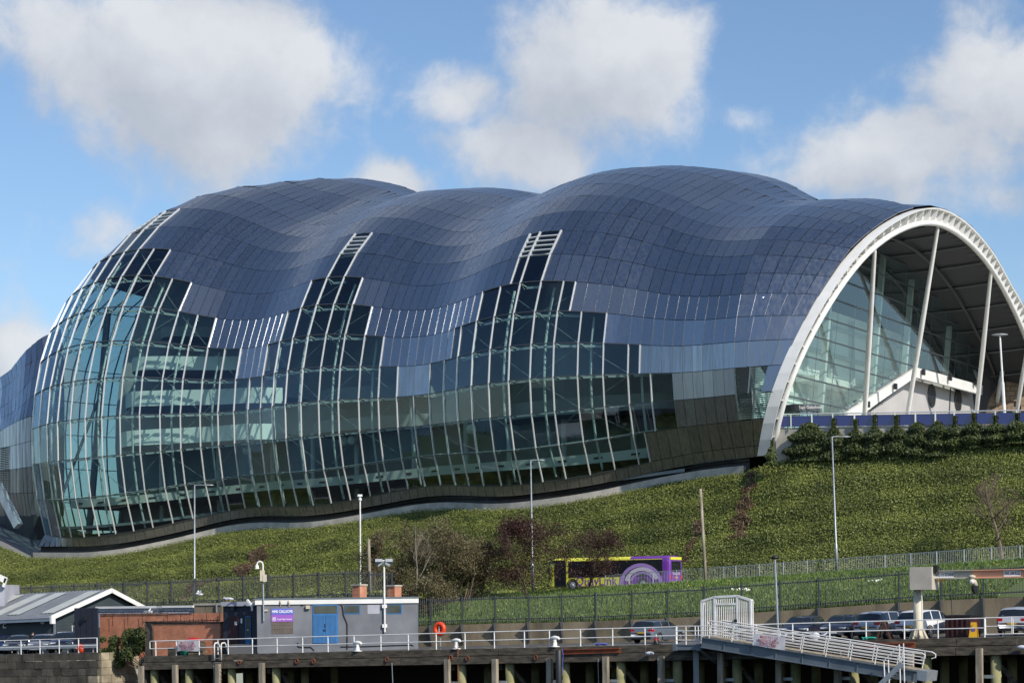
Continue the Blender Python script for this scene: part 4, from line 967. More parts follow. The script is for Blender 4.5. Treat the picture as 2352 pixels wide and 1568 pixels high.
pm('cloth_white',(.66,.66,.70),(.56,.56,.62),scale=2.,rough=.85); pm('letter_red',(.34,.03,.06),rough=.7); pm('letter_white',(.85,.85,.85),rough=.6)
pm('sign_blue',(.11,.14,.52),rough=.5); pm('sign_purple',(.30,.11,.50),rough=.5); pm('black',(.012,.012,.013),rough=.5); pm('line_white',(.62,.62,.60),rough=.8); pm('line_yellow',(.42,.33,.10),rough=.8); pm('letter_dark',(.04,.05,.06),rough=.7)
def brickmat(name,a,b,mortar,sx_=.225,sz=.075):
    m=bpy.data.materials.new(name); m.use_nodes=True; t=m.node_tree; bs=t.nodes['Principled BSDF']; bs.inputs['Roughness'].default_value=.9
    co=NN(t,'ShaderNodeTexCoord').outputs['Object']
    sp=NN(t,'ShaderNodeSeparateXYZ',inp={0:co}).outputs
    v=NN(t,'ShaderNodeCombineXYZ',inp={0:MT(t,'ADD',sp[0],sp[1]),1:sp[2],2:0.}).outputs[0]
    br=NN(t,'ShaderNodeTexBrick',inp={'Vector':v,'Color1':a+(1,),'Color2':b+(1,),'Mortar':mortar+(1,),'Scale':1.,'Mortar Size':.008,'Brick Width':sx_,'Row Height':sz,'Bias':-.1})
    n=NN(t,'ShaderNodeTexNoise',inp={'Vector':co,'Scale':.9,'Detail':6.}); r=NN(t,'ShaderNodeMapRange',inp={0:n.outputs['Fac'],1:.3,2:.7,3:.72,4:1.15}).outputs[0]
    col=NN(t,'ShaderNodeMix',data_type='RGBA',blend_type='MULTIPLY',inp={0:1.,6:br.outputs['Color'],7:NN(t,'ShaderNodeCombineColor',inp={0:r,1:r,2:r}).outputs[0]}).outputs[2]
    t.links.new(col,bs.inputs['Base Color']); bp=NN(t,'ShaderNodeBump',inp={'Strength':.5,'Distance':.02,'Height':br.outputs['Fac']}); bp.invert=True
    t.links.new(bp.outputs[0],bs.inputs['Normal']); MATS[name]=m
brickmat('brick_red',(.62,.22,.11),(.48,.16,.08),(.46,.38,.30)); 
# deck
SL=sx(333,0.); 
sd=np.arange(SL,92,2.)
dk=MB(); dk.grid([[st(s,t,deckz(s)) for s in sd] for t in (0,6,TW)]); tag(dk.build('quay_deck','asphalt'),kind='structure')
# painted bay lines
ln=MB(); 
def strip(mb,a,b,w):
    a,b=np.array(a),np.array(b); n=nz(np.cross(b-a,ZV))*w/2; up_=ZV*.006
    mb.add([a-n+up_,b-n+up_,b+n+up_,a+n+up_],[(3,2,1,0)])
def dp(s,t): return st(s,t,deckz(s))
sa_,sb_=sx(1200,3.),sx(1530,3.)
strip(ln,dp(sa_-2,1.4),dp(sb_+4,1.4),.13); strip(ln,dp(sa_+2,3.6),dp(sb_+6,3.6),.13)
for k in range(6): strip(ln,dp(sa_+3+k*2.6,3.6),dp(sa_+4.4+k*2.6,9.),.11)
tag(ln.build('bay_marking','line_white'),kind='structure')
ly=MB()
for k in range(7): strip(ly,dp(sx(930,3)+k*2.1,6.+.1*k),dp(sx(930,3)+k*2.1+3.2,2.2),.12)
strip(ly,dp(sx(900,6),6.2),dp(sx(1200,6),6.4),.12); tag(ly.build('hatch_marking','line_yellow'),kind='structure')
# wharf: beams, piles
wh=thing('timber_wharf','dark timber wharf on weathered posts and green piles along the water','wharf',dp(0,0),-AL)
for z0,z1,t0,t1 in ((-.42,.02,-.16,.3),(-.95,-.46,-.30,.25)):
    segs=np.arange(SL,92,7.5)
    for a_,b_ in zip(segs[:-1],segs[1:]):
        MB().par((st(a_,(t0+t1)/2,deckz(a_)+(z0+z1)/2)+st(b_-.04,(t0+t1)/2,deckz(b_)+(z0+z1)/2))/2,(st(b_-.04,0,deckz(b_))-st(a_,0,deckz(a_)))/2,BV*(t1-t0)/2,ZV*(z1-z0)/2).build('edge_beam','timber_dark',wh)
b=MB(); b.grid([[st(s,t,deckz(s)-.05-z) for s in (SL,92)] for t,z in ((.3,0),(11,0.),(11.2,8))],flip=True); b.build('deck_underside','underdeck',wh)
b=MB(); b.par(st(SL-.2,5,deckz(SL)-4),AV*.2,BV*5,ZV*3.95); b.build('end_wall','stone_dark',wh)
PX=[570/3.664+540,1180/3.664+540,1815/3.664+540,440/3.664+1640,1125/3.664+1640,1920/3.664+1640,515/3.664+2240,1325/3.664+2240,2834,3063,3290,3574,3845,4080,560]
for i,q in enumerate(PX):
    s=sx(q*K,-.2,1520); z=deckz(s)
    b=MB(); w=.17; zt_=z-.55-random.uniform(0,.15)
    b.box(-w,w,-.17,.12,-8,zt_); jit=random.uniform(-.05,.05)
    b.v=[tuple(st(s+v[0]+(jit if v[2]<0 else 0),-.42+v[1],v[2] if v[2]>-7.9 else -8.)) for v in b.v]; b.build('fender_post','timber_pale',wh)
    b=MB(); b.tube([st(s+.78,.2,-8),st(s+.75,.2,z-.97)],.30,10); b.build('round_pile','pile_green',wh,smooth=True)
    b=MB(); b.par(st(s+.38,-.1,z-2.15),AV*.32,BV*.07,ZV*.09); b.build('pile_bracket','galv',wh)
    for tt_ in (3.5,7.):
        MB().tube([st(s+.7,tt_,-8),st(s+.7,tt_,z-.4)],.28,8).build('round_pile','pile_green',wh,smooth=True)
    if i%2==0: MB().beam(st(s+.3,.9,z-1.),st(s+3.2,1.0,z-4.4),.2,.22).build('cross_brace','timber_dark',wh)
    MB().beam(st(s-.1,.4,z-1.2),st(s-.1,7.5,z-1.2),.3,.35).build('cross_beam','timber_dark',wh)
for n_,x,y in ((2,1460,1260),(2,2285,1250),(4,470,1200),(4,710,1205),(4,1690,1195),(3,235,1505),(3,475,1505),(3,1530,1480)):
    p=PT(*C(n_,x,y),-.36); b=MB(); b.tube([p+AV*.13*math.cos(a)+ZV*.15*math.sin(a) for a in np.linspace(0,6.28,11)],.03,5,caps=False); b.build('mooring_ring','red_rust',wh)
# thin ladder rods and chains under the edge
for n_,x,y,y2 in ((2,1090,1310,1700),(5,385,1215,1700),(10,1247,1380,1700)):
    MB().tube([PT(*C(n_,x,y),-.32),PT(*C(n_,x+14,y2),-.32)],.025,5).build('access_rod','galv',wh)
# white railings
def railing(name,label,posts,t,base,h=1.08,group=None,endu=False,rails=(1.0,.5),r=.036):
    s0=posts[0]; g=thing(name,label,'railing',base(s0,t),-AL,group)
    for s in posts:
        p=base(s,t); MB().tube([p,p+ZV*h],r*1.15,7).build('post','rail_white',g)
    for f in rails:
        pts=[base(s,t)+ZV*h*f for s in posts]; 
        if endu and f==1.: pts=[base(posts[0]-.55,t)+ZV*h*.52,base(posts[0]-.55,t)+ZV*h*.97,base(posts[0]-.48,t)+ZV*h]+pts
        if endu and f!=1.: pts=[base(posts[0]-.55,t)+ZV*h*f]+pts
        MB().tube(pts,r,6).build('rail','rail_white',g)
    return g
bd=lambda s,t: st(s,t,deckz(s))
mp=[611,691.5,781.5,855,895,990,1087,1187,1286.5,1389,1494,1601.6,1711,1824,1939,2057,2155,2277,2403,2530,2655]
railing('quay_railing','long white two-rail railing along the wharf edge from brick wall to gangway',[sx(q*K,.15,1490) for q in mp],.15,bd,group='white quayside railings',endu=True)
mp2=[2950,2967,3109,3254,3397,3547,3679,3862]
railing('quay_railing','white two-rail railing on the wharf between gangway cage and swing gates',[sx(q*K,.15,1470) for q in mp2],.15,bd,group='white quayside railings')
gates=[(1795,2170),(2188,2560)]
for i,(x0,x1) in enumerate(gates):
    s0,s1=sx((3376+x0/3.664)*K,.2),sx((3376+x1/3.664)*K,.2)
    g=thing('railing_gate',('white tubular gate hinged on the railing beside the yellow sign','white tubular gate at the right end of the wharf, by silver car')[i],'gate',bd(s0,.2),-AL)
    z=.2
    b=MB(); b.tube([bd(s0,.2)+ZV*.18,bd(s0,.2)+ZV*1.1,bd(s1,.2)+ZV*1.1,bd(s1,.2)+ZV*.18,bd(s0,.2)+ZV*.18],.035,6,caps=False); b.build('gate_frame','rail_white',g)
    MB().tube([bd(s0,.2)+ZV*.62,bd(s1,.2)+ZV*.62],.03,6).build('mid_rail','rail_white',g)
# left quay: stone wall of separate blocks with its own railing
pl_=PT(*C(1,300,1152),.8); ZL0=pl_[2]; SLq=st_of(pl_)[0]
def zq(s): return ZL0+(_b[2]-_a[2])/(_sb-_sa)*(s-SLq)
sE=sx(390*K,.8,1500); sW=sE-32
lq=MB(); lq.grid([[st(s,t,zq(s)) for s in np.arange(sW,sE+.1,4)] for t in (.8,26)]); tag(lq.build('stone_quay_top','asphalt'),kind='structure')
sq=thing('stone_quay_wall','dark coursed stone quay wall under the left railing','quay wall',st(sE,.8,zq(sE)),-AL)
b=MB(); b.grid([[st(s,1.0,z) for s in (sW,sE-.02)] for z in (-8,zq(sW)-.05)]); b.grid([[st(sE-.25,t,z) for t in (1.,5)] for z in (-8,zq(sE)-.05)],flip=False); b.build('wall_core','joint',sq)
H=.56
for j in range(7):
    s=sE-random.uniform(0,.2)
    while s>sW+8:
        L=random.uniform(.7,1.25); a_=max(s-L,sW); pr=random.uniform(0,.05)
        b=MB(); zt_=zq(s)-.01-j*H
        b.par(st((a_+s)/2,.93-pr,zt_-H/2),AV*((s-a_)/2-.015),BV*.14,ZV*(H/2-.012)); b.build('stone','stone_pale_sunlit' if random.random()<.03 else 'stone_dark',sq); s=a_
for j in range(6):
    t=.95
    while t<4.6:
        L=random.uniform(.8,1.1); zt_=zq(sE)-.01-j*H
        b=MB(); b.par(st(sE-.12+random.uniform(0,.03),t+L/2,zt_-H/2),BV*(L/2-.015),AV*.14,ZV*(H/2-.012)); b.build('stone','stone_pale_sunlit',sq); t+=L  # return face: its sunlight is put into the paler stone colour
b=MB(); b.par(st((sE+SL)/2,5.2,-4),AV*((SL-sE)/2+1),BV*.2,ZV*(4+zq(sE)-.2)); b.build('slip_wall','stone_dark',sq)
lp=[-20,82.7,157,232.5,308.4,381]
bq=lambda s,t: st(s,t,zq(s))
railing('quay_railing','short white two-rail railing on the dark stone quay in front of parked cars',[sx(q*K,1.0,1495) for q in lp],1.0,bq,group='white quayside railings')
# retaining wall and palisade fence on it
rw=thing('retaining_wall','stained concrete retaining wall in bays behind the car park','wall',st(10,TW,deckz(10)),-AL)
fpx=[(140,0)]
posts_q=[4,184,640,1113,1592,2070]; fq=[1640+x/3.664 for x in posts_q]+[2240+x/3.664 for x in (362,880,1395,1915)]+[2700+x/3.664 for x in (768,1322,1880)]+[3376+x/3.664 for x in (555,1160,1770,2400,3000,3560)]
fs_=[sx(q*K,TW,1440) for q in fq]; fs_.insert(0,fs_[0]-(fs_[2]-fs_[1])); fs_.insert(0,fs_[0]-(fs_[2]-fs_[1]))
for a_,b_ in zip(fs_[:-1],fs_[1:]):
    b=MB(); za,zb=wallz(a_),wallz(b_)
    b.poly([st(a_+.02,TW-.0,deckz(a_)-.1),st(b_-.02,TW,deckz(b_)-.1),st(b_-.02,TW,zb),st(a_+.02,TW,za)],BV,.3); b.build('wall_bay','wall_concrete',rw)
def palisade(name,label,posts,t,zb,h,group,ppm=.18):
    g=thing(name,label,'fence',st(posts[0],t,zb(posts[0])),-AL,group)
    for s in posts: MB().beam(st(s,t-.05,zb(s)-.1),st(s,t-.05,zb(s)+h-.05),.10,.12,up=BV).build('post','fence_grey',g)
    for f in (.13,.86):
        for a_,b_ in zip(posts[:-1],posts[1:]): MB().beam(st(a_,t,zb(a_)+h*f),st(b_,t,zb(b_)+h*f),.05,.09).build('rail','fence_grey',g)
    b=MB(); n=int((posts[-1]-posts[0])/ppm)
    for i in range(n):
        s=posts[0]+(i+.5)*ppm; z=zb(s); w=.021
        b.add([st(s-w,t-.03,z+.05),st(s+w,t-.03,z+.05),st(s+w,t-.03,z+h-.1),st(s,t-.03,z+h+.04),st(s-w,t-.03,z+h-.1),st(s,t-.055,z+.05),st(s,t-.055,z+h-.1)],[(0,5,6,4),(5,1,2,6),(4,6,2,3)])
    b.build('pale','fence_grey',g,kind='stuff'); return g
pf=palisade('palisade_fence','dark grey steel palisade fence standing on the concrete retaining wall',fs_,TW+.02,lambda s: wallz(s)+.03,2.12,'palisade fences')
for s in fs_[2:]:
    b=MB(); z=wallz(s); b.poly([st(s-.06,TW-.02,z+.05),st(s-.06,TW-.42,z+.0),st(s-.06,TW-.08,deckz(s)+.15),st(s-.06,TW-.02,deckz(s)+.15)],AV,.12); b.build('bracket','fence_grey',pf)
lz=lambda s: float(np.interp(s,[sx(0,19.5,1400),sx(430,19.5,1386),sx(796,19.5,1372),sx(905,19.5,1372)],[PT(0,1399,19.5)[2],PT(430,1386,19.5)[2],PT(796,1369,19.5)[2],PT(905,1375,19.5)[2]]))-.1
lfq=[x/3.664 for x in (-170,150,450,762,1078,1395,1790,2120)]+[540+x/3.664 for x in (485,832,1170,1525,1880,2250)]+[1100+x/3.664 for x in (560,940,1280,1605)]
lfs=[sx(q*K,19.5,1350) for q in lfq]
palisade('palisade_fence','dark grey steel palisade fence behind the huts at the foot of the ivy slope',lfs,19.5,lz,2.25,'palisade fences')
gw=MB(); gw.grid([[st(s,19.3,z if z<0 else lz(s)+.05) for s in lfs] for z in (-4,1)]); gw.grid([[st(s,19.3,lz(s)+.05) for s in lfs],[st(s,46.8,lz(s)*.3+roadz(s)*.7+.15) for s in lfs]]); tag(gw.build('rough_bank','earth'),kind='structure')
# ivy and weeds on that bank
P=[];N=[]
for _ in range(26000):
    s=random.uniform(lfs[0],lfs[-1]); f=random.random()**1.5; a_=lz(s)+.05; b_=lz(s)*.3+roadz(s)*.7+.15
    P.append(st(s,19.8+26*f,a_+(b_-a_)*f+random.random()**2*.5)); N.append((0,-.4,.9))
tag(leaves('bank_ivy',P,N,.22,'ivy'),kind='stuff')
# upper guard rail by the road
ug=[1620*K+ (x-1620)*1. for x in ()]
uq=[2008+x/2.3406 for x in (858,1078,1295,1512)]+[2700+x/3.664 for x in (510,682,1022,1367,1710)]+[3376+x/3.664 for x in (350,722,1092,1487,1880,2290,2700)]
us=[sx(q*K,35.6,1330) for q in uq]
g=thing('road_railing','galvanised guard rail of thin bars along the upper road','railing',st(us[0],35.6,roadz(us[0])),-AL)
for s in us: MB().beam(st(s,35.6,roadz(s)),st(s,35.6,roadz(s)+1.12),.07,.07).build('post','galv',g)
for h in (1.08,.18):
    for a_,b_ in zip(us[:-1],us[1:]): MB().beam(st(a_,35.6,roadz(a_)+h),st(b_,35.6,roadz(b_)+h),.045,.05).build('rail','galv',g)
b=MB()
for i in range(int((us[-1]-us[0])/.14)):
    s=us[0]+i*.14; b.beam(st(s,35.6,roadz(s)+.15),st(s,35.6,roadz(s)+1.08),.02,.02)
b.build('bar','galv',g,kind='stuff')
# ------------------------------------------------------------------ grey hut with the blue door
hl=PD(*C(2,1720,1150),133.); hr=PD(*C(3,1980,1250),133.6); hb=hl.copy(); hb[2]=deckz(st_of(hl)[0])-.2
U=nz([hr[0]-hl[0],hr[1]-hl[1],0]); Bk=np.array([-U[1],U[0],0]); HRZ=math.atan2(U[1],U[0]); HW=np.linalg.norm((hr-hl)[:2])
hut=thing('harbour_hut','low grey painted hut with white fascia, blue double door and purple name board','hut',hb,HRZ)
def HP(n,x,y,inv=True):
    d=ray(*C(n,x,y)); k=np.dot(hb,Bk)/np.dot(d,Bk); p=d*k-hb; return np.dot(p,U),p[2]
HT=HP(2,1720,440)[1]; HT2=HP(3,1980,665)[1]; FT=HP(2,1720,375)[1]
def hbox(name,mat,n,x0,y0,x1,y1,out=.03,dep=.06,par=None):
    (a,z1),(b_,z0)=HP(n,x0,y0),HP(n,x1,y1); m=MB(); m.box(a,b_,-out,-out+dep,z0,z1); return m.build(name,mat,par or hut,space='l' if par is None else 'l')
b=MB(); b.box(0,HW,0,5.2,0,HT+.02); b.build('wall','paint_grey',hut,space='l')
b=MB(); b.box(-.12,HW+.06,-.10,5.3,HT+.0,HT+.33); b.build('fascia','white_paint',hut,space='l')
b=MB(); b.box(-.16,HW+.1,-.14,5.34,HT+.34,HT+.44); b.build('roof','steel_grey',hut,space='l')
fr=hbox('door_frame','paint_blue',3,460,690,830,1250,out=.05)
hbox('fanlight','window_dark',3,474,712,812,822,out=.06)
for x0,x1 in ((474,642),(648,814)):
    lf=hbox('door_leaf','paint_blue',3,x0,840,x1,1245,out=.085)
    (a,z1),(b2,z0)=HP(3,x0,840),HP(3,x1,1245); gm=MB()
    for k in range(1,9): gm.box(a+(b2-a)*k/9-.008,a+(b2-a)*k/9+.008,-.092,-.08,z0+.03,z1-.03)
    gm.build('board_groove','paint_navy',lf,space='l')
hbox('door_pull','black',3,634,970,648,1020,out=.12); hbox('door_lock','black',3,618,1045,650,1075,out=.12)
for (x0,y0,x1,y1) in ((915,703,1148,828),(1525,693,1748,828)):
    w=hbox('window','paint_blue',3,x0,y0,x1,y1,out=.02); (a,z1),(b2,z0)=HP(3,x0,y0),HP(3,x1,y1)
    m=MB(); m.box(a+.03,b2-.07,-.035,-.02,z0+.07,z1-.03); m.build('pane','window_dark',w,space='l')
hbox('vent_panel','lav_fascia',3,1250,698,1425,825,out=.015)
MATS['brick_patch']=None
brickmat('brick_patch',(.16,.12,.10),(.12,.095,.085),(.34,.31,.28))
(a,z1),(b2,z0)=HP(2,1922,685),HP(2,2232,855)
m=MB(); m.box(a,b2,-.012,.01,z0,z1); m.build('mortar_patch','joint',hut,space='l')
nr=14; rh=(z1-z0)/nr
for j in range(nr):
    o=-.11*(j%2); x=a+o
    while x<b2:
        x0,x1=max(x,a),min(x+.215,b2)
        if x1-x0>.03:
            m=MB(); m.box(x0,x1-.012,-.022,.0,z0+j*rh+.006,z0+(j+1)*rh-.006); m.build('brick','brick_patch',hut,space='l')
        x+=.225
sg=hbox('name_board','sign_blue',2,1920,495,2237,582,out=.05); s2=hbox('name_board_foot','sign_purple',2,1920,582,2237,680,out=.05)
def hM(n,x,y,out=.056):
    u,z=HP(n,x,y); c=hb+U*u+ZV*z-Bk*out; return frame(c,U,ZV,-Bk)
textmesh('board_lettering','HMS CALLIOPE',.27,'letter_white',sg,hM(2,2078,537),depth=.003,bold=.005,sx=.80)
textmesh('board_lettering','Royal Navy Careers',.145,'letter_white',s2,hM(2,2110,646),depth=.003,bold=.002,sx=.85)
m=MB(); (a,z1),(b2,z0)=HP(2,1940,618),HP(2,1985,672)
for q in ((a,a+.02,z0,z1),(b2-.02,b2,z0,z1),(a,b2,z0,z0+.02),(a,b2,z1-.02,z1),(a+.05,a+.08,z0+.06,z1-.05),(b2-.08,b2-.05,z0+.06,z1-.05),(a+.05,b2-.05,z0+.13,z0+.16),(a+.05,b2-.05,z1-.10,z1-.07)): m.box(q[0],q[1],-.058,-.05,q[2],q[3])
m.build('board_emblem','letter_white',s2,space='l')
def hpipe(name,n,pts,r,mat,out=.05):
    m=MB(); m.tube([(HP(n,x,y)[0],-out,HP(n,x,y)[1]) for x,y in pts],r,6); return m.build(name,mat,hut,space='l')
hpipe('drain_pipe',3,[(300,705),(360,684),(620,678),(860,680),(888,710),(900,770),(906,840),(930,895),(952,945),(960,985),(960,1335)],.035,'black')
hpipe('cable_duct',3,[(865,1297),(1200,1292),(1600,1278),(1890,1270),(1915,1285)],.03,'black'); hpipe('cable_duct',3,[(250,1240),(254,1290),(280,1302),(440,1303),(470,1330),(490,1352)],.035,'black')
m=MB(); u,z=HP(3,395,730); m.box(u-.14,u+.14,-.22,-.02,z-.12,z+.12); m.build('floodlight','cream',hut,space='l')
m=MB(); u,z=HP(2,1845,520); m.box(u-.12,u+.12,-.1,0,z-.06,z+.06); m.build('junction_box','cream',hut,space='l')
for x in (2055,2175):
    m=MB(); u,z=HP(2,x,400); m.sph((u,-.17,z),(.07,.07,.14),8,6); u,z=HP(2,x,470); m.tube([(u,-.06,z),(u,-.12,z+.35)],.02,5); m.build('bulkhead_lamp','cream',hut,space='l')
for i,(x0,xc,x1,yt) in enumerate(((1015,1130,1210,418),(1525,1630,1705,430))):
    pc=PD(*C(3,xc,600),139.5); z1=PD(*C(3,xc,yt),139.5)[2]
    ch=MB(); a=math.radians(-38); ex=np.array([math.cos(a),math.sin(a),0]); ey=np.array([-math.sin(a),math.cos(a),0]); w=.37
    cc=pc+ey*w-ex*w*0+ (-ex*w+ex*w)*.0
    cc=pc+ex*0+np.array([0,.52,0]); zb=hb[2]+HT+.3
    ch.par((cc[0],cc[1],(zb+z1)/2),ex*w,ey*w,ZV*(z1-zb)/2); c_=ch.build('chimney','brick_red',hut)
    ch=MB(); ch.par((cc[0],cc[1],z1+.04),ex*(w+.06),ey*(w+.06),ZV*.05); ch.build('chimney_cap','concrete_pale',c_)
# camera pole and floodlight pole fixed to the hut front
def hpole(name,label,cat): return thing(name,label,cat,hb+U*HP(3,1500,1085)[0],HRZ)
cp=thing('camera_mast','white swan-neck camera mast beside the purple name board','camera mast',hb+U*HP(2,1812,670)[0]-Bk*.15,HRZ)
z0,z1=HP(2,1812,672)[1],HP(2,1812,100)[1]; ztop=HP(10,55,450)[1]
MB().tube([(0,0,z0),(0,0,z1)],.055,8).build('pole','galv',cp,space='l'); 
MB().tube([(0,0,z1),(0,0,ztop-.25),(-.05,0,ztop-.08),(-.2,0,ztop),(-.36,0,ztop-.06),(-.42,0,ztop-.22)],.055,8).build('swan_neck','rail_white',cp,space='l')
MB().lathe([(.04,-.0),(.12,-.10),(.15,-.32),(.02,-.34)][::-1],c=(-.42,0,ztop-.2),n=12).build('dome_camera','rail_white',cp,space='l')
m=MB(); m.box(-.2,.12,-.18,.08,z1+.0,z1+.75); m.box(-.0,.26,-.22,-.0,z1-.05,z1+.45); m.build('control_box','cream',cp,space='l')
fp=thing('floodlight_mast','white floodlight mast clamped to the hut wall with twin lamps','lamp mast',hb+U*HP(3,1500,1085)[0]-Bk*.16,HRZ)
z0,z1=HP(3,1500,1088)[1],HP(3,1500,150)[1]
MB().tube([(0,0,z0),(0,0,z1)],.065,8).build('pole','rail_white',fp,space='l')
for x,y in ((1500,718),(1500,998)):
    m=MB(); z=HP(3,x,y)[1]; m.box(-.17,.17,-.03,.16,z-.12,z+.12); m.build('clamp','rail_white',fp,space='l')
m=MB(); m.tube([(-.4,0,z1+.42),(.4,0,z1+.42)],.05,6); m.tube([(0,0,z1),(0,0,z1+.42)],.06,6); m.build('crossbar','rail_white',fp,space='l')
for sx_ in (-.36,.36):
    m=MB(); m.par((sx_,-.05,z1+.36),(.25,0,.0),(0,.18,-.08),(0,.05,.10)); m.par((sx_*.7,-.1,z1+.16),(.16,0,-.1*np.sign(sx_)),(0,.12,0),(.02,0,.08)); m.build('floodlight','galv',fp,space='l')
# ------------------------------------------------------------------ left group of buildings
EB=PD(*C(2,1225,1010),136.5); e1=PD(*C(2,1722,1010),135.2); eu=nz([e1[0]-EB[0],e1[1]-EB[1],0]); en=np.array([eu[1],-eu[0],0]); ez=deckz(SL)-.1
def FP(o,u,n,k,x,y):
    """point of image reading C(k,x,y) on the vertical plane through o, axes u (right) and n (towards camera)"""
    d=ray(*C(k,x,y)); return d*(np.dot(o,n)/np.dot(d,n))
def fbox(name,mat,par,o,u,n,k,x0,y0,x1,y1,out=.03,dep=.08):
    a,b=FP(o,u,n,k,x0,y0),FP(o,u,n,k,x1,y1); ua,ub=np.dot(a-o,u),np.dot(b-o,u); za,zb=a[2],b[2]
    c=o+u*(ua+ub)/2+n*(out-dep/2); c=np.array([c[0],c[1],(za+zb)/2])
    return MB().par(c,u*(ub-ua)/2,n*dep/2,ZV*(za-zb)/2).build(name,mat,par)
ent=thing('entrance_block','navy flat-roofed entrance block between brick wall and grey hut','entrance block',(EB[0],EB[1],ez),0)
fbox('wall','paint_navy',ent,EB,eu,en,2,1225,425,1722,1180,out=0,dep=5.)
fbox('fascia','lav_fascia',ent,EB,eu,en,2,1225,398,1715,455,out=.25,dep=5.3)
dr_=fbox('door','maroon',ent,EB,eu,en,2,1310,605,1447,1010,out=.05); fbox('notice','letter_white',dr_,EB,eu,en,2,1398,680,1430,730,out=.07,dep=.02)
dr_=fbox('glazed_door','paint_blue',ent,EB,eu,en,2,1550,600,1632,1005,out=.05); fbox('pane','window_dark',dr_,EB,eu,en,2,1562,615,1620,900,out=.07,dep=.03); fbox('letter_plate','galv',dr_,EB,eu,en,2,1575,790,1606,808,out=.08,dep=.02)
fbox('notice','letter_white',ent,EB,eu,en,2,1483,638,1506,705,out=.04,dep=.03)
fbox('speaker_box','black',ent,EB,eu,en,2,1362,435,1412,520,out=.2,dep=.25)
a_,b_,c_=[FP(EB,eu,en,2,x,y)+en*.5 for x,y in ((1630,370),(1697,455),(1700,525))]
MB().beam(a_,b_,.14).build('sloping_fascia','white_paint',ent); MB().beam(b_,c_,.14).build('corner_trim','white_paint',ent)
stp_=thing('concrete_steps','low concrete landing below the navy entrance, behind white railing','steps',(EB[0],EB[1],ez),0)
fbox('landing','concrete_dark',stp_,EB+en*1.6,eu,en,2,1300,1012,1722,1190,out=0,dep=1.8)
# brick yard walls
def wallrun(name,label,k,x0,y0,x1,y1,xb,yb,t,mat,extra=None):
    o=PT(*C(k,x0,y0),t); u=AV; n=-BV; g=thing(name,label,'brick wall',o,-AL); 
    fbox('brickwork',mat,g,o,u,n,k,x0,y0,x1,yb,out=0,dep=.35)
    fbox('coping','brick_red',g,o,u,n,k,x0,y0-8,x1,y0+6,out=.04,dep=.43)
    return g,o
def spikes(par,o,k,pts,sp=.28):
    m=MB(); P=[FP(o,AV,-BV,k,x,y)-BV*.1 for x,y in pts]; m.tube(P,.03,5)
    L=sum(np.linalg.norm(P[i+1]-P[i]) for i in range(len(P)-1)); Q_=resamp(P,int(L/sp))
    for i,q in enumerate(Q_):
        for a in (i*1.1,i*1.1+1.57): d=np.array([.3*math.cos(a),.6*math.cos(a),math.sin(a)]); m.tube([q-d*.14,q+d*.14],[.004,.02] if i%2 else [.02,.004],4)
    return m.build('rotating_spikes','black',par,kind='stuff')
bw1,o1=wallrun('brick_wall','tall rear red brick wall topped with rotating spikes by navy screen',1,1436,578,2420,560,1436,1230,5.0,'brick_red')
o1=PT(*C(1,1436,578),5.0); fbox('brickwork','brick_red',bw1,o1,AV,-BV,2,300,565,1228,900,out=0,dep=.35)
spikes(bw1,o1,1,[(1400,548),(1700,545),(2345,540)]); spikes(bw1,o1,2,[(340,535),(800,530)],.3); spikes(bw1,o1,1,[(1412,600),(1412,800),(1408,1100)],.25); spikes(bw1,o1,2,[(1195,560),(1190,650)],.22)
m=MB()
for x in (1640,1860,2068): 
    p=FP(o1,AV,-BV,1,x,600)-BV*.185; m.beam(p+ZV*.2,p-ZV*.75,.03,.02,up=BV)
for x in (450,640,825,1010):
    p=FP(o1,AV,-BV,2,x,600)-BV*.185; m.beam(p+ZV*.2,p-ZV*.75,.03,.02,up=BV)
m.build('movement_joint','black',bw1)
bw2=thing('brick_wall','lower front red brick wall with spikes behind the hanging white banner','brick wall',PT(*C(2,230,1190),2.6),-AL); o2=PT(*C(2,230,1190),2.6)
fbox('brickwork','brick_red',bw2,o2,AV,-BV,2,225,700,1190,1185,out=0,dep=.35); fbox('coping','timber_dark',bw2,o2,AV,-BV,2,115,690,1195,708,out=.05,dep=.45)
fbox('pier','stone_dark',bw2,o2,AV,-BV,2,118,712,228,1186,out=.12,dep=.5)
spikes(bw2,o2,2,[(100,685),(600,677),(1190,662)],.26)
m=MB(); 
for dx in (0,26): m.tube([FP(o2,AV,-BV,2,x+dx,y)-BV*.15 for x,y in ((165,700),(215,800),(225,1100),(240,1180))],.02,5)
m.build('cable','black',bw2)
# grey flat roof and concrete block behind the wall
fr_=thing('flat_roofed_store','grey flat-roofed store rising behind the brick wall','store',PT(*C(1,1390,570),9.),-AL); o3=PT(*C(1,1390,570),9.)
fbox('wall','lav_fascia',fr_,o3,AV,-BV,1,1390,484,2345,760,out=0,dep=5.); fbox('wall','lav_fascia',fr_,o3,AV,-BV,2,290,478,808,760,out=0,dep=5.)
fbox('roof_edge','white_paint',fr_,o3,AV,-BV,1,1390,466,2345,486,out=.15,dep=5.2); fbox('roof_edge','white_paint',fr_,o3,AV,-BV,2,290,455,808,478,out=.15,dep=5.2)
m=MB(); p=FP(o3,AV,-BV,1,2180,540)-BV*.4; m.par(p,AV*.28,BV*.22,ZV*.08); m.beam(p,p+BV*.4+ZV*.35,.07); m.build('floodlight','rail_white',fr_)
cbk=thing('concrete_upstand','weathered concrete block behind the brick wall beside navy entrance','concrete block',PT(*C(2,810,550),8.5),-AL); o4=PT(*C(2,810,550),8.5)
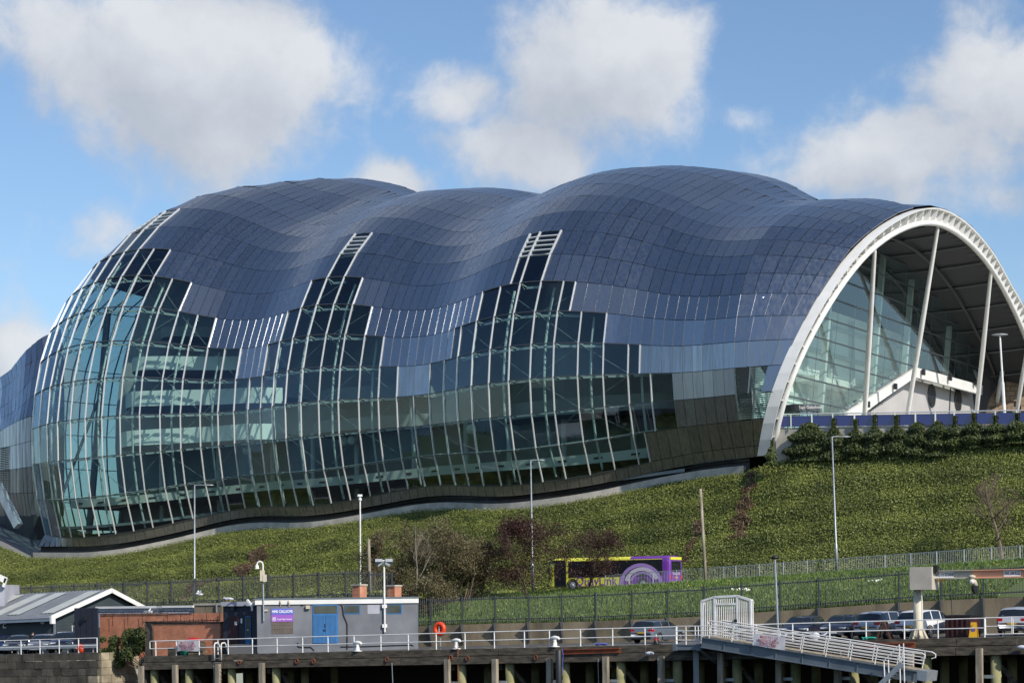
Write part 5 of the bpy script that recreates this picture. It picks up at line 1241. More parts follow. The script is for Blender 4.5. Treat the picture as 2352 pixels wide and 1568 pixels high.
fbox('block','wall_concrete',cbk,o4,AV,-BV,2,812,440,1222,760,out=0,dep=3.); fbox('cap','concrete_pale',cbk,o4,AV,-BV,2,806,420,1226,445,out=.06,dep=3.1)
fbox('post','galv',cbk,o4,AV,-BV,2,1138,425,1152,552,out=.15,dep=.1)
# navy screen panel
nv=thing('navy_screen','navy blue boarded screen beside the parked cars and brick wall','screen',PT(*C(1,1070,1130),3.2),-AL); o5=PT(*C(1,1070,1130),3.2)
for i in range(4):
    x0=1066+i*86; fbox('board','paint_navy',nv,o5,AV,-BV,1,x0,488,x0+84,1140,out=0,dep=.12)
fbox('lamp','black',nv,o5,AV,-BV,1,1205,605,1248,665,out=.2,dep=.2)
# gabled drill hut with the wall lettering
TG=9.; cG=PT(*C(1,832,612),TG); sG=st_of(cG)[0]
gh=thing('gabled_hut','slate grey clad hut with ribbed metal roof and white bargeboards','hut',st(sG,TG,zq(sG)),-AL)
ev=cG[2]+.05; WID=11.4
rdg=PT(*C(1,1455,222),TG+WID*.54)[2]; 
zl_=PT(*C(1,0,640),TG)[2]; sl_=st_of(PT(*C(1,0,640),TG))[0]; slope=(ev-zl_)/(sG-sl_)
SB=sG-26
def gz(s,z): return z+slope*(s-sG)
b=MB(); tR=TG+WID*.54
b.grid([[st(s,TG,zq(s)-.5) for s in (SB,sG-.35)],[st(s,TG,gz(s,ev)) for s in (SB,sG-.35)]]); b.build('front_wall','slate_clad',gh)
b=MB(); b.poly([st(sG-.35,TG,zq(sG)-.5),st(sG-.35,TG+WID,zq(sG)-.5),st(sG-.35,TG+WID,ev),st(sG-.35,tR,rdg-.25),st(sG-.35,TG,ev)],-AV,.2); b.build('gable_wall','slate_clad',gh)
m=MB()
for k in range(18):
    z=zq(sG)+.2+k*.28
    if z<rdg-.3:
        f=1 if z<ev else (rdg-z)/(rdg-ev); m.par(st(sG-.345,tR-(tR-TG)*f*.5+ (WID-(tR-TG))*f*.5,z),BV*(WID*f/2-.05),AV*.012,ZV*.012)
m.build('cladding_lap','slate_clad',gh)
ov=.7
def rp(s,f,out=0.): # roof front slope f 0 eave..1 ridge
    return st(s,TG-ov+(tR-TG+ov)*f,gz(s,ev-.05+(rdg-ev+.05)*f)+out)
b=MB(); b.grid([[rp(s,f) for s in (SB,sG+.05)] for f in (0,1)]); b.grid([[st(s,tR+(WID*.46+ov)*f,gz(s,rdg-(rdg-ev+.05)*f)) for s in (SB,sG+.05)] for f in (0,1)])
rf=b.build('roof','roof_sheet',gh)
for k in range(62):
    s=sG-.4-k*.42
    m=MB(); m.beam(rp(s,.0,.03),rp(s,1.,.03),.09,.06,up=(0,0,1)); m.build('roof_rib','roof_sheet',rf)
for x in (700,215,-60,-400):
    s=st_of(PT(*C(1,x,455),TG+1))[0]; m=MB(); v=[rp(s,.12,.075),rp(s+1.35,.12,.075),rp(s+1.35,.92,.075),rp(s,.92,.075)]; m.poly(v,(0,0,1),.02); m.build('rooflight','skylight',rf)
m=MB(); m.beam(rp(SB,0,-.16),rp(sG+.0,0,-.16),.12,.36); m.build('eaves_fascia','white_paint',gh)
m=MB(); m.beam(rp(SB,0,-.02)-BV*.1,rp(sG-.1,0,-.02)-BV*.1,.16,.13); m.build('gutter','lav_fascia',gh)
for (t0,z0,t1,z1) in ((TG-ov-.1,ev-.12,tR+.05,rdg-.08),(tR,rdg-.08,TG+WID+ov,ev-.12)):
    MB().beam(st(sG+.1,t0,z0),st(sG+.1,t1,z1),.14,.36).build('bargeboard','white_paint',gh)
MB().par(st(sG+.1,TG-ov,ev-.3),AV*.1,BV*.22,ZV*.3).build('eaves_box','white_paint',gh)
fbox('downpipe','galv',gh,cG,AV,-BV,1,780,630,805,870,out=.12,dep=.08)
for x,y in ((630,680),): 
    m=MB(); p=FP(cG,AV,-BV,1,x,y)-BV*.15; m.sph(tuple(p),(.2,.15,.22),10,7); m.build('wall_lamp','rail_white',gh)
p=PT(*C(1,1032,665),TG+3.5)
m=MB(); m.sph((0,0,0),(.22,.22,.24),10,7); m.v=[tuple(np.array(v)+st(sG+.1,TG+2.2,p[2])) for v in m.v]; m.build('wall_lamp','rail_white',gh)
Mx=frame(FP(cG,AV,-BV,1,8,722)-BV*.06,AV,ZV,-BV)
textmesh('wall_lettering','HMS CALLIOPE',1.0,'letter_white',gh,frame(FP(cG,AV,-BV,1,100,722)-BV*.06,AV,ZV,-BV),depth=.02,sx=.95,align='RIGHT')
m=MB(); sg_=sG+.2; m.tube([st(sG+.6,TG+1.0,zq(sG)),st(sG+.6,TG+1.,PT(*C(1,975,735),TG+1)[2])],.03,5); m.beam(st(sG+.5,TG+1.,PT(*C(1,975,745),TG+1)[2]),st(sG+1.1,TG+1.,PT(*C(1,975,745),TG+1)[2]),.04); m.build('camera_bracket','rail_white',gh)
# sliver of a second white gable at the left margin
wg=PD(*C(1,20,100),161.); g2=thing('white_gable','white bargeboard of another hut poking in at left margin','hut',(wg[0],wg[1],-3.),-AL)
m=MB(); m.beam(PD(*C(1,-260,-60),161.),PD(*C(1,92,92),161.),.3,.5); m.beam(PD(*C(1,88,60),161.),PD(*C(1,52,185),161.),.3,.22); m.build('bargeboard','white_paint',g2)
m=MB(); a_,b_=PD(*C(1,-400,160),161.3),PD(*C(1,60,150),161.3); m.poly([a_,b_,b_-ZV*(b_[2]+3),a_-ZV*(a_[2]+3)],(0,1,0),5.); m.build('wall','lav_fascia',g2)
# bush overgrowing the slip
def bushmesh(g,centers,n,size,mat,name='foliage',tilt=.9,stems=True):
    P=[];N=[]
    for (c,r,w) in centers:
        k=int(n*w); v=RNG.normal(0,1,(k,3)); v/=np.linalg.norm(v,axis=1)[:,None]; rad=RNG.uniform(.35,1.,k)**.6
        P.append(np.asarray(c)+v*rad[:,None]*np.asarray(r)); N.append(v)
    P=np.concatenate(P);N=np.concatenate(N); leaves(name,P,N,size,mat,g,tilt=tilt)
sb_=thing('overgrown_shrub','green shrub spilling over the slip between stone quay and brick wall','shrub',st((sE+SL)/2,2.5,zq(sE)-.5),-AL)
cl=[]
for (x,y,r,w) in ((1880,900,.75,1.2),(2010,880,.7,1.),(1900,1040,.9,1.5),(2000,1010,.7,1.),(1650,960,.5,.6),(1620,1080,.5,.6),(1700,1180,.6,.8),(1480,940,.25,.25),(1500,1150,.55,.5),(1720,1280,.45,.5),(1450,1230,.4,.3),(1820,1150,.6,.7)):
    cl.append((PT(*C(1,x,y),2.4+random.uniform(-.4,.4)),(r,r*.8,r*.9),w))
bushmesh(sb_,cl,900,.13,'hedge_leaf')
m=MB()
for i in range(9): m.tube([st((sE+SL)/2+.4+i*.1,3.2,zq(sE)-2.),np.array(cl[i][0])],[.05,.015],5)
m.build('stem','timber_dark',sb_)
# ------------------------------------------------------------------ cars
def paint(name,c,metal=.35,rough=.28): pm('car_'+name,c,rough=rough,metal=metal,coat=.7); return 'car_'+name
paint('grey',(.15,.18,.23)); paint('navy',(.020,.026,.06)); paint('silver',(.50,.52,.57)); paint('white',(.74,.74,.76),0.,.3); paint('dark',(.025,.028,.035)); paint('blue',(.02,.04,.16)); paint('pewter',(.20,.21,.24))
pm('car_glass',(.012,.016,.02),rough=.05,spec=.9); pm('tyre',(.018,.018,.018),rough=.85); pm('alloy',(.55,.56,.58),rough=.3,metal=.9); pm('lamp_red',(.42,.01,.012),rough=.15,coat=.5); pm('lamp_clear',(.62,.65,.68),rough=.1,spec=.8); pm('plate_yellow',(.62,.36,.03),rough=.5); pm('plate_white',(.7,.7,.68),rough=.5); pm('trim_black',(.02,.02,.022),rough=.5)
KINDS={'estate':dict(L=4.6,W=.90,st=[(-2.3,.42,.66,.68,.86),(-2.24,.30,.92,.94,.95),(-2.14,.25,1.0,1.02,.985),(-1.82,.22,1.0,1.42,1.),(-1.70,.22,1.0,1.46,1.),(-1.02,.22,.99,1.50,1.),(-.92,.22,.99,1.505,1.),(.02,.22,.97,1.49,1.),(.12,.22,.965,1.485,1.),(.55,.22,.95,1.40,1.),(1.28,.22,.93,.96,.995),(1.75,.22,.88,.90,.985),(2.12,.25,.78,.80,.94),(2.27,.32,.64,.66,.84)],rear=2,front=9,side=[(3,4),(4,5),(6,7),(8,9)]),
'suv':dict(L=4.5,W=.93,st=[(-2.25,.45,.72,.74,.86),(-2.18,.32,.98,1.0,.95),(-2.08,.27,1.08,1.10,.985),(-1.80,.25,1.08,1.50,1.),(-1.68,.25,1.08,1.58,1.),(-1.0,.25,1.06,1.64,1.),(-.9,.25,1.06,1.645,1.),(.02,.25,1.04,1.63,1.),(.12,.25,1.035,1.62,1.),(.5,.25,1.02,1.54,1.),(1.2,.25,1.0,1.04,.995),(1.7,.25,.96,.98,.985),(2.06,.28,.84,.86,.94),(2.22,.36,.68,.70,.84)],rear=2,front=9,side=[(3,4),(4,5),(6,7),(8,9)])}
def make_car(label,kind,col,rearplate='plate_yellow',rails=False):
    k=KINDS[kind]; g=thing('parked_car',label,'car',(0,0,0),0,'cars parked on the quay'); W_=k['W']
    rows=[]
    for (x,lo,be,top,w) in k['st']:
        cab=min(1,max(0,(top-be-.02)/.35)); w*=W_
        h=[(w*.86,lo),(w*.98,lo+.16),(w,lo+.34 if lo+.34<be-.1 else (lo+be)/2),(w*.985,be-.04),(w*.965,be),(w*(.95-.155*cab),top-.05*cab),(w*(.85-.17*cab),top),(0,top+.03)]
        pts=[(x,y,z) for y,z in h]; rows.append([(x,-y,z) for y,z in h[:-1]]+pts[::-1])
    n=len(rows[0])
    def isglass(i,j):
        jj=j if j<n/2-1 else n-2-j
        jj=min(j,n-2-j)
        if (i,i+1) in k['side'] and jj==4: return 's'
        if i==k['rear'] and jj>=4: return 'r'
        if i==k['front'] and jj>=4: return 'f'
    body=MB(); gl={'s':MB(),'r':MB(),'f':MB()}
    for i in range(len(rows)-1):
        for j in range(n-1):
            q=[rows[i][j],rows[i][j+1],rows[i+1][j+1],rows[i+1][j]]
            t=isglass(i,j); (gl[t] if t else body).add(q,[(0,1,2,3)])
    body.add(rows[0],[tuple(range(n))]); body.add(rows[-1],[tuple(range(n))[::-1]])
    def weld(mb,name,mat,par,smooth=True):
        d={};vm=[];vs=[]
        for v in mb.v:
            kx=tuple(round(c,4) for c in v)
            if kx not in d: d[kx]=len(vs); vs.append(v)
            vm.append(d[kx])
        m2=MB(); m2.v=vs; m2.f=[tuple(dict.fromkeys(vm[a] for a in f)) for f in mb.f]; m2.f=[f for f in m2.f if len(f)>2]; m2.mi=[0]*len(m2.f)
        return m2.build(name,mat,par,space='l',smooth=smooth)
    weld(body,'body',col,g); weld(gl['f'],'windscreen','car_glass',g); weld(gl['r'],'rear_window','car_glass',g)
    for sgn in (-1,1):
        vs=gl['s'].v; runs={}
        for f in gl['s'].f:
            p=[vs[a] for a in f]; xm=sum(q[0] for q in p)/4
            if p[0][1]*sgn>0: runs.setdefault(0 if xm<-.97 else 1 if xm<.07 else 2,MB()).add([(q[0],q[1]+sgn*.004,q[2]) for q in p],[(0,1,2,3)])
        for m in runs.values(): m.build('side_window','car_glass',g,space='l')
    xr,xf=k['st'][0][0],k['st'][-1][0]; R_=.325 if kind=='estate' else .35
    for x in (xr+.92,xf-.86):
        for sgn in (-1,1):
            y=sgn*(W_-.09)
            m=MB(); m.lathe([(R_*.72,-.1),(R_*.95,-.1),(R_,-.06),(R_,.06),(R_*.95,.105),(R_*.70,.105)],c=(x,y,R_),n=20,ax='y'); wl=m.build('wheel','tyre',g,space='l',smooth=False)
            m=MB(); yo=y+sgn*.10
            m.lathe([(R_*.70,-.012),(R_*.70,.012),(R_*.6,.015)],c=(x,yo,R_),n=16,ax='y')
            for a in range(5): an=a*1.2566; m.beam((x,yo+sgn*.02,R_),(x+R_*.66*math.cos(an),yo+sgn*.015,R_+R_*.66*math.sin(an)),.06,.03,up=(0,1,0))
            m.build('rim','alloy',wl,space='l')
            m=MB(); m.tube([(x+(R_+.05)*math.cos(a),sgn*(W_*.992),R_+(R_+.05)*math.sin(a)) for a in np.linspace(-.3,math.pi+.3,13)],.045,5); m.build('wheel_arch','trim_black',g,space='l')
    zb=k['st'][2][2]
    for sgn in (-1,1):
        m=MB(); m.par((xr+.13,sgn*W_*.78,zb-.13),(.10,sgn*.02,.02),(0,.17,0),(0,0,.085)); m.build('tail_lamp','lamp_red',g,space='l')
        zf=k['st'][-2][2]; m=MB(); m.par((xf-.20,sgn*W_*.70,zf-.07),(.13,-sgn*.08,0),(.03,.2*sgn,0),(0,0,.07)); m.build('headlamp','lamp_clear',g,space='l')
        m=MB(); m.sph((.95,sgn*(W_+.09),k['st'][9][2]+.03),(.10,.09,.07),8,6); m.build('wing_mirror',col,g,space='l')
    m=MB(); m.box(xr-.015,xr+.05,-.26,.26,.66,.77); m.build('rear_plate',rearplate,g,space='l')
    m=MB(); m.box(xf-.03,xf+.02,-.26,.26,.42,.53); m.build('front_plate','plate_white',g,space='l')
    m=MB(); m.box(xf-.12,xf-.005,-.5,.5,.54,.62); m.box(xf-.10,xf-.01,-.55,.55,.33,.40); m.build('grille','trim_black',g,space='l')
    m=MB(); m.box(xr-.02,xr+.15,-W_*.8,W_*.8,.30,.42); m.build('bumper_trim','trim_black',g,space='l')
    if rails:
        for sgn in (-1,1): m=MB(); m.tube([(-1.6,sgn*.6,1.62),(-1.4,sgn*.6,1.68),(0,sgn*.6,1.70),(.2,sgn*.6,1.64)],.02,5); m.build('roof_rail','alloy',g,space='l')
    return g
ANG=math.atan2(ca,sa)   # heading +B
def put(car,x,t,ang,y=1465,base=None):
    if base is None: p=deck_at(x,t,y)
    else: q=PT(x,y,t); s=st_of(q)[0]; p=st(s,t,base(s))
    car.location=Vector(p); car.rotation_euler=(0,0,ang); return car
e=make_car('grey estate car seen from behind, alone beside the gangway','estate','car_grey'); put(e,C(5,1250,950)[0],9.5,ANG-.05)
put(make_car('dark blue estate car facing the water, directly right of the white cage','estate','car_navy'),C(6,1650,930)[0],5.6,ANG+math.pi+.1)
c2_=make_car('dark blue car facing the water beside the silver hatchback','estate','car_navy'); put(c2_,C(6,2240,930)[0],5.2,ANG+math.pi+.06)
put(make_car('silver white hatchback with red tail lamps, left of the white one','suv','car_silver'),C(7,370,1290)[0],4.4,ANG-.22)
put(make_car('bright white hatchback parked behind the crane column','suv','car_white'),C(7,960,1290)[0],4.3,ANG-.2)
put(make_car('silver car parked at the right edge beyond the maroon skip','suv','car_silver'),C(7,2330,1230)[0],6.,ANG)
put(make_car('dark car half hidden behind the silver hatchback','estate','car_dark'),C(7,140,1250)[0],12.,ANG)
put(make_car('black car half hidden behind the white hatchback','suv','car_dark'),C(7,690,1250)[0],11.6,ANG)
HL=ANG+math.pi+.55
put(make_car('blue car behind the others at the left margin','estate','car_blue'),C(1,80,1120)[0],8.2,HL,1495,zq)
put(make_car('dark car facing left beside the person, behind left railing','estate','car_dark'),C(1,290,1130)[0],5.0,HL,1495,zq)
put(make_car('pewter grey car third along, behind the left railing','estate','car_pewter'),C(1,640,1130)[0],5.2,HL,1495,zq)
put(make_car('dark navy car with raised bonnet line next to the navy screen','suv','car_navy'),C(1,960,1120)[0],5.8,HL,1495,zq)
cbar=thing('crash_barrier','low grey crash barrier along the stone quay behind the railing','barrier',st(sE-8,2.4,zq(sE-8)),-AL)
m=MB(); m.beam(st(sE-24,2.4,zq(sE-24)+.5),st(sE-1.8,2.4,zq(sE-1.8)+.5),.06,.3); m.build('rail','galv',cbar)
for k in range(9): MB().beam(st(sE-2.2-k*2.6,2.5,zq(sE)-.2),st(sE-2.2-k*2.6,2.5,zq(sE-2.2-k*2.6)+.6),.1).build('post','galv',cbar)
# ------------------------------------------------------------------ person beyond the left cars
pm('skin',(.55,.33,.24),rough=.6); pm('shirt_white',(.78,.78,.8),rough=.8); pm('trousers',(.03,.035,.05),rough=.8); pm('hair',(.06,.04,.03),rough=.8)
def person(label,loc,rz):
    g=thing('person',label,'person',loc,rz)
    J=[(0,0,.95,.15),(0,0,1.2,.15),(0,0,1.40,.16),(0,0,1.50,.075),(0,.01,1.60,.085),(0,.0,1.70,.09),(0,0,1.76,.06),
       (.1,0,.90,.095),(.11,.02,.5,.065),(.11,0,.08,.05),(.11,.14,.04,.04),(-.1,0,.90,.095),(-.11,.02,.5,.065),(-.11,0,.08,.05),(-.11,.14,.04,.04),
       (.19,0,1.42,.065),(.25,-.02,1.15,.048),(.22,.12,.95,.036),(.21,.17,.88,.03),(-.19,0,1.42,.065),(-.25,-.02,1.15,.048),(-.22,.12,.95,.036),(-.21,.17,.88,.03)]
    Ed=[(0,1),(1,2),(2,3),(3,4),(4,5),(5,6),(0,7),(7,8),(8,9),(9,10),(0,11),(11,12),(12,13),(13,14),(2,15),(15,16),(16,17),(17,18),(2,19),(19,20),(20,21),(21,22)]
    me=bpy.data.meshes.new('body'); me.from_pydata([j[:3] for j in J],Ed,[]); o=bpy.data.objects.new('body',me); COL.objects.link(o); o.parent=g
    sk=o.modifiers.new('skin','SKIN'); 
    for i,j in enumerate(J): me.skin_vertices[0].data[i].radius=(j[3],j[3]*.85)
    me.skin_vertices[0].data[0].use_root=True
    o.modifiers.new('sub','SUBSURF').levels=1; o.modifiers['sub'].render_levels=1
    for mm in ('skin','shirt_white','trousers'): me.materials.append(MATS[mm])
    dg=bpy.context.evaluated_depsgraph_get(); m2=bpy.data.meshes.new_from_object(o.evaluated_get(dg)); o.modifiers.clear(); o.data=m2
    m2.materials.clear(); [m2.materials.append(MATS[q]) for q in ('skin','shirt_white','trousers')]
    for p in m2.polygons:
        c=p.center; p.material_index=0 if c.z>1.5 or (abs(c.x)>.17 and c.z<1.12) else (1 if c.z>.98 else 2); p.use_smooth=True
    m=MB(); m.sph((0,-.025,1.715),(.095,.10,.085),12,8); m.build('hair','hair',g,space='l',smooth=True)
    m=MB(); m.par((0,.095,1.655),(.014,0,0),(0,.02,0),(0,0,.025)); m.build('nose','skin',g,space='l')
    for sgn in (-1,1):
        m=MB(); m.sph((sgn*.033,.078,1.675),.012,6,5); m.build('eye','black',g,space='l'); m=MB(); m.sph((sgn*.088,0,1.66),(.015,.025,.035),6,5); m.build('ear','skin',g,space='l')
    return g
ph=PT(*C(1,472,835),7.0); sp_=st_of(ph)[0]; person('person in a white shirt standing behind the dark parked cars',st(sp_,7.,ph[2]-1.80),math.radians(150))
# ------------------------------------------------------------------ jib crane
cb=deck_at(C(7,828,1300)[0],1.0,1467); cd=cb[1]
cr_=thing('jib_crane','cream jib crane with square head box and salmon-ended beam over the quay','crane',cb,-AL)
def cp_(x,y): return PT(*C(7,x,y),1.0)
ztop=cp_(828,590)[2]; L=lambda x,y,dt=0.: PT(*C(7,x,y),1.0+dt)
MB().tube([cb+ZV*.0,cb+ZV*.25,cb+ZV*.55,(cb[0],cb[1],ztop)],[.42,.33,.28,.265],16).build('column','cream',cr_,smooth=True)
m=MB()
for k in range(8): a=k*math.pi/4; d=np.array([math.cos(a),math.sin(a),0]); m.poly([cb+d*.27,cb+d*.58,cb+d*.27+ZV*.65],np.cross(d,ZV),.04)
m.build('base_gusset','cream',cr_)
MB().tube([L(872,592,-.45),L(885,1050,-.45)],.035,6).build('conduit','rail_white',cr_)
a_,b_=L(752,268),L(1072,588); m=MB(); cc=(a_+b_)/2; m.par(cc,AV*(np.dot(b_-a_,AV)/2),BV*.62,ZV*abs(a_[2]-b_[2])/2); hd=m.build('head_box','crane_grey',cr_)
m=MB(); p=L(740,470,-.2); m.par(p,AV*.1,BV*.2,ZV*.22); p=L(1080,290,-.2); m.par(p,AV*.12,BV*.2,ZV*.2); m.build('junction_box','black',cr_)
def ibeam(name,mat,x0,yt0,yb0,x1,yt1,yb1):
    t0,b0,t1,b1=L(x0,yt0),L(x0,yb0),L(x1,yt1),L(x1,yb1); m=MB()
    m.poly([b0,b1,t1,t0],BV,.03); m.beam(t0,t1,.32,.05); m.beam(b0,b1,.32,.05); return m.build(name,mat,cr_)
j1=ibeam('jib_beam','crane_grey',1065,322,432,1600,312,424); j2=ibeam('jib_beam','salmon',1602,312,424,2330,295,410)
m=MB(); m.poly([L(2330,410),L(2480,400),L(2480,330),L(2330,295)],BV,.03); m.beam(L(2330,295),L(2480,325),.32,.05); m.build('jib_tip','salmon',cr_)
for x0,y0,x1,y1,tx_,par in ((1062,360,1335,393,'SWL 1·5 TONNE',j1),(2052,338,2300,372,'SWL 500 KGS',j2)):
    a_,b_=L(x0,y0,-.03),L(x1,y1,-.03); m=MB(); c_=(a_+b_)/2; m.par(c_,AV*np.dot(b_-a_,AV)/2,BV*.004,ZV*.17); pl=m.build('load_plate','letter_white',par)
    w=np.dot(b_-a_,AV); textmesh('plate_lettering',tx_,.27,'letter_dark',par,frame(c_-BV*.008,AV,ZV,-BV),depth=.002,bold=.004,sx=w/1.95 if 'T' in tx_ else w/1.75)
m=MB(); m.sph(tuple(L(1598,405,-.15)),(.22,.2,.12),10,6); p=L(1625,470,-.1); m.tube([L(1600,420),p,L(1650,535)],[.10,.16,.15],8); m.build('hoist','cream',cr_,smooth=True)
m=MB(); m.tube([L(1600,540),L(1640,560),L(1655,640)],[.12,.24,.18],8); m.build('chain_bag','black',cr_)
m=MB(); m.sph(tuple(L(1595,475,-.25)),.15,8,6); m.build('hoist_cap','rail_white',cr_)
m=MB()
for k in range(6): m.tube([L(1105+k*22,438),L(1110+k*20,478-(k%3)*8)],.04,5)
m.build('cable_loops','yellow',cr_)
m=MB(); m.tube([L(1270,430),L(1290,600),L(1305,800),L(1310,975)],.018,4); m.tube([L(1400,430),L(1370,510),L(1310,545)],.015,4); m.build('pendant_cable','black',cr_)
# ------------------------------------------------------------------ gangway, platform and security cage
gs,ge=PT(1613,1463,-1.7),PT(2108,1541,-2.6); gd=ge-gs; gl=np.linalg.norm(gd); gu=gd/gl; gn=nz(np.cross(gu,ZV)); 
if np.dot(gn,BV)<0: gn=-gn   # away from the water
gw=thing('gangway','steel gangway with white railings sloping down to the right from the cage','gangway',gs,-AL)
GWd=1.5; dz=np.cross(gn,gu); dz=dz if dz[2]>0 else -dz
for side in (0,1):
    o=gn*GWd*side
    m=MB(); a_,b_=gs+o,ge+o; m.beam(a_-dz*.28,b_-dz*.28,.05,.62,up=dz); m.beam(a_,b_,.22,.05,up=dz); m.beam(a_-dz*.58,b_-dz*.58,.22,.05,up=dz); gb=m.build('girder','steel_grey',gw)
    for k in range(8):
        p=a_+gu*gl*(k+.9)/8; m=MB(); m.beam(p-dz*.02,p-dz*.56,.03,.14,up=gn); m.build('stiffener','steel_grey',gb)
    for k in range(9):
        f=(k+.3+.45*side)/9; p=a_+gu*gl*f; MB().tube([p,p+dz*1.05+gu*.06],.032,6).build('post','rail_white',gw)
    for h in (1.05,.86,.68,.5,.32):
        pts=[a_+gu*.5+dz*h,b_-gu*.3+dz*h]
        if h==1.05: pts=[a_+gu*.35+dz*.86,a_+gu*.25+dz*.97,a_+gu*.45+dz*1.05,b_+gu*.1+dz*1.05,b_+gu*.32+dz*.95,b_+gu*.32+dz*.78,b_+gu*.1+dz*.68]
        MB().tube(pts,.028 if h<1 else .036,6).build('rail','rail_white',gw)
m=MB(); 
for k in range(60): p=gs+gn*GWd/2+gu*gl*(k+.5)/60; m.par(p+dz*.05,gu*gl/126,gn*(GWd/2-.05),dz*.02)
m.build('tread_board','timber_pale',gw,kind='stuff')
m=MB(); c_=ge+gn*GWd/2; m.par(c_+gu*.25-dz*.2,gu*.3,gn*(GWd/2),dz*.28); m.build('end_plate','galv',gw)
pf_=thing('landing_platform','small steel landing platform with white four-bar railing before the gangway','platform',deck_at(C(5,1700,970)[0],-.3),-AL)
s0,s1=sx(C(5,1540,970)[0],-.9),sx(C(5,1880,970)[0],-.9); zp=deckz(s0)+.02
m=MB(); m.par(st((s0+s1)/2,-.75,zp-.18),AV*((s1-s0)/2),BV*.62,ZV*.14); m.par(st((s0+s1)/2,-.75,zp-.02),AV*((s1-s0)/2+.1),BV*.66,ZV*.02)
for s in (s0,s1): m.par(st(s,-1.3,zp-.16),AV*.14,BV*.12,ZV*.2)
m.build('deck_frame','steel_grey',pf_)
for s in (s0+.05,s0+(s1-s0)*.45,s0+(s1-s0)*.84,s1-.05): MB().tube([st(s,-1.3,zp),st(s,-1.3,zp+1.1)],.035,6).build('post','rail_white',pf_)
for h in (1.1,.82,.55,.27): MB().tube([st(s0+.05,-1.3,zp+h),st(s1+3.,-1.3,zp+h)],.03,6).build('rail','rail_white',pf_)
p=st(s0+1.0,-.6,zp-.3); MB().beam(p,p-ZV*7,.32,.32).build('leg','steel_grey',pf_); MB().beam(st(s1,-1.2,zp-.3),st(s1+.4,.1,zp-1.1),.14).build('knee_brace','steel_grey',pf_)
cg=thing('security_cage','white barred security cage with a gate at the head of the gangway','security cage',deck_at(C(6,545,960)[0],-.4),-AL)
TC=-.25
def gp(x,y,dt=0.): return PT(*C(6,x,y),TC+dt)
zb0=deckz(sx(C(6,545,960)[0],TC))+.02
def low(p): return np.array([p[0],p[1],zb0])
fr_pts=[gp(188,390,-.0),gp(375,328),gp(700,312),gp(893,372)]
frm=[fr_pts[0],fr_pts[1],fr_pts[2],fr_pts[3]]
for a_,b_ in zip(frm[:-1],frm[1:]): MB().beam(a_,b_,.11,.13).build('top_rail','rail_white',cg)
for p in frm: MB().beam(p,low(p),.11,.11,up=BV).build('post','rail_white',cg)
for p in (frm[0],frm[3]): 
    q=p+BV*.25; MB().beam(p,q,.1).build('side_rail','rail_white',cg); MB().beam(q,low(q),.1,.1,up=BV).build('post','rail_white',cg)
def bars(a_,b_,n,zt=None,name='bars',par=None,zl=0.1):
    m=MB()
    for k in range(n):
        f=(k+1)/(n+1); p=a_+(b_-a_)*f; q=low(p)+ZV*zl; m.tube([q,p if zt is None else (p[0],p[1],zt)],.026,5)
    return m.build(name,'rail_white',par or cg,kind='stuff')
bars(frm[0],frm[1],6); bars(frm[2],frm[3],6)
zl_=gp(540,432)[2]; 
m=MB(); a_,b_=gp(392,432),gp(690,428); m.beam(a_,b_,.10,.12); m.beam(a_,low(a_),.08,.08,up=BV); m.beam(b_,low(b_),.08,.08,up=BV); m.beam(low(a_)+ZV*.12,low(b_)+ZV*.12,.08); m.beam(low(a_)+ZV*1.0,low(b_)+ZV*1.0,.06); gt=m.build('gate','rail_white',cg)
bars(gp(392,432),gp(690,428),10,name='gate_bars',par=gt); bars(frm[1],frm[2],11,zl=zl_-zb0+.05)
m=MB(); p=gp(678,668,-.08); m.par(p,AV*.08,BV*.05,ZV*.08); m.build('lock','black',gt)
# banners
def banner(name,label,corners,dt,lines,mat='cloth_white',size=.3,xs=1.):
    P_=[PT(*c,dt) for c in corners]; g=thing(name,label,'banner',sum(P_)/4,-AL)
    def bl(u,v): return (P_[0]*(1-u)+P_[1]*u)*(1-v)+(P_[3]*(1-u)+P_[2]*u)*v
    m=MB(); G=[[bl(u,v)-BV*(.05*math.sin(u*9+v*3)+.03*math.sin(v*7+u*17)) for u in np.linspace(0,1,15)] for v in np.linspace(0,1,9)]
    m.grid(G); m.grid([[p+BV*.012 for p in r] for r in G],flip=True); cl_=m.build('cloth',mat,g,smooth=True)
    ux=nz(P_[1]-P_[0]); uy=nz(P_[0]-P_[3]); uz=nz(np.cross(ux,uy))
    for i,tx_ in enumerate(lines): textmesh('banner_lettering',tx_,size,'letter_red',cl_,frame(bl(.5,(i+.8)/(len(lines)+.55))-BV*.11,ux,uy,uz),depth=.003,bold=.001,sx=xs)
    return g
TX=['MINISTRY OF','DEFENCE AREA','KEEP CLEAR']
banner('banner','white ministry banner with red lettering tied to the wharf railing near brick wall',[C(2,575,955),C(2,872,955),C(2,885,1110),C(2,580,1098)],.02,TX,size=.28,xs=.80)
gpl=st_of(gs+gn*GWd)[1]
banner('banner','creased white banner with red lettering hung on the gangway railing',[C(6,945,845),C(6,1398,905),C(6,1378,1095),C(6,922,1020)],-2.2,TX,size=.25,xs=.76)
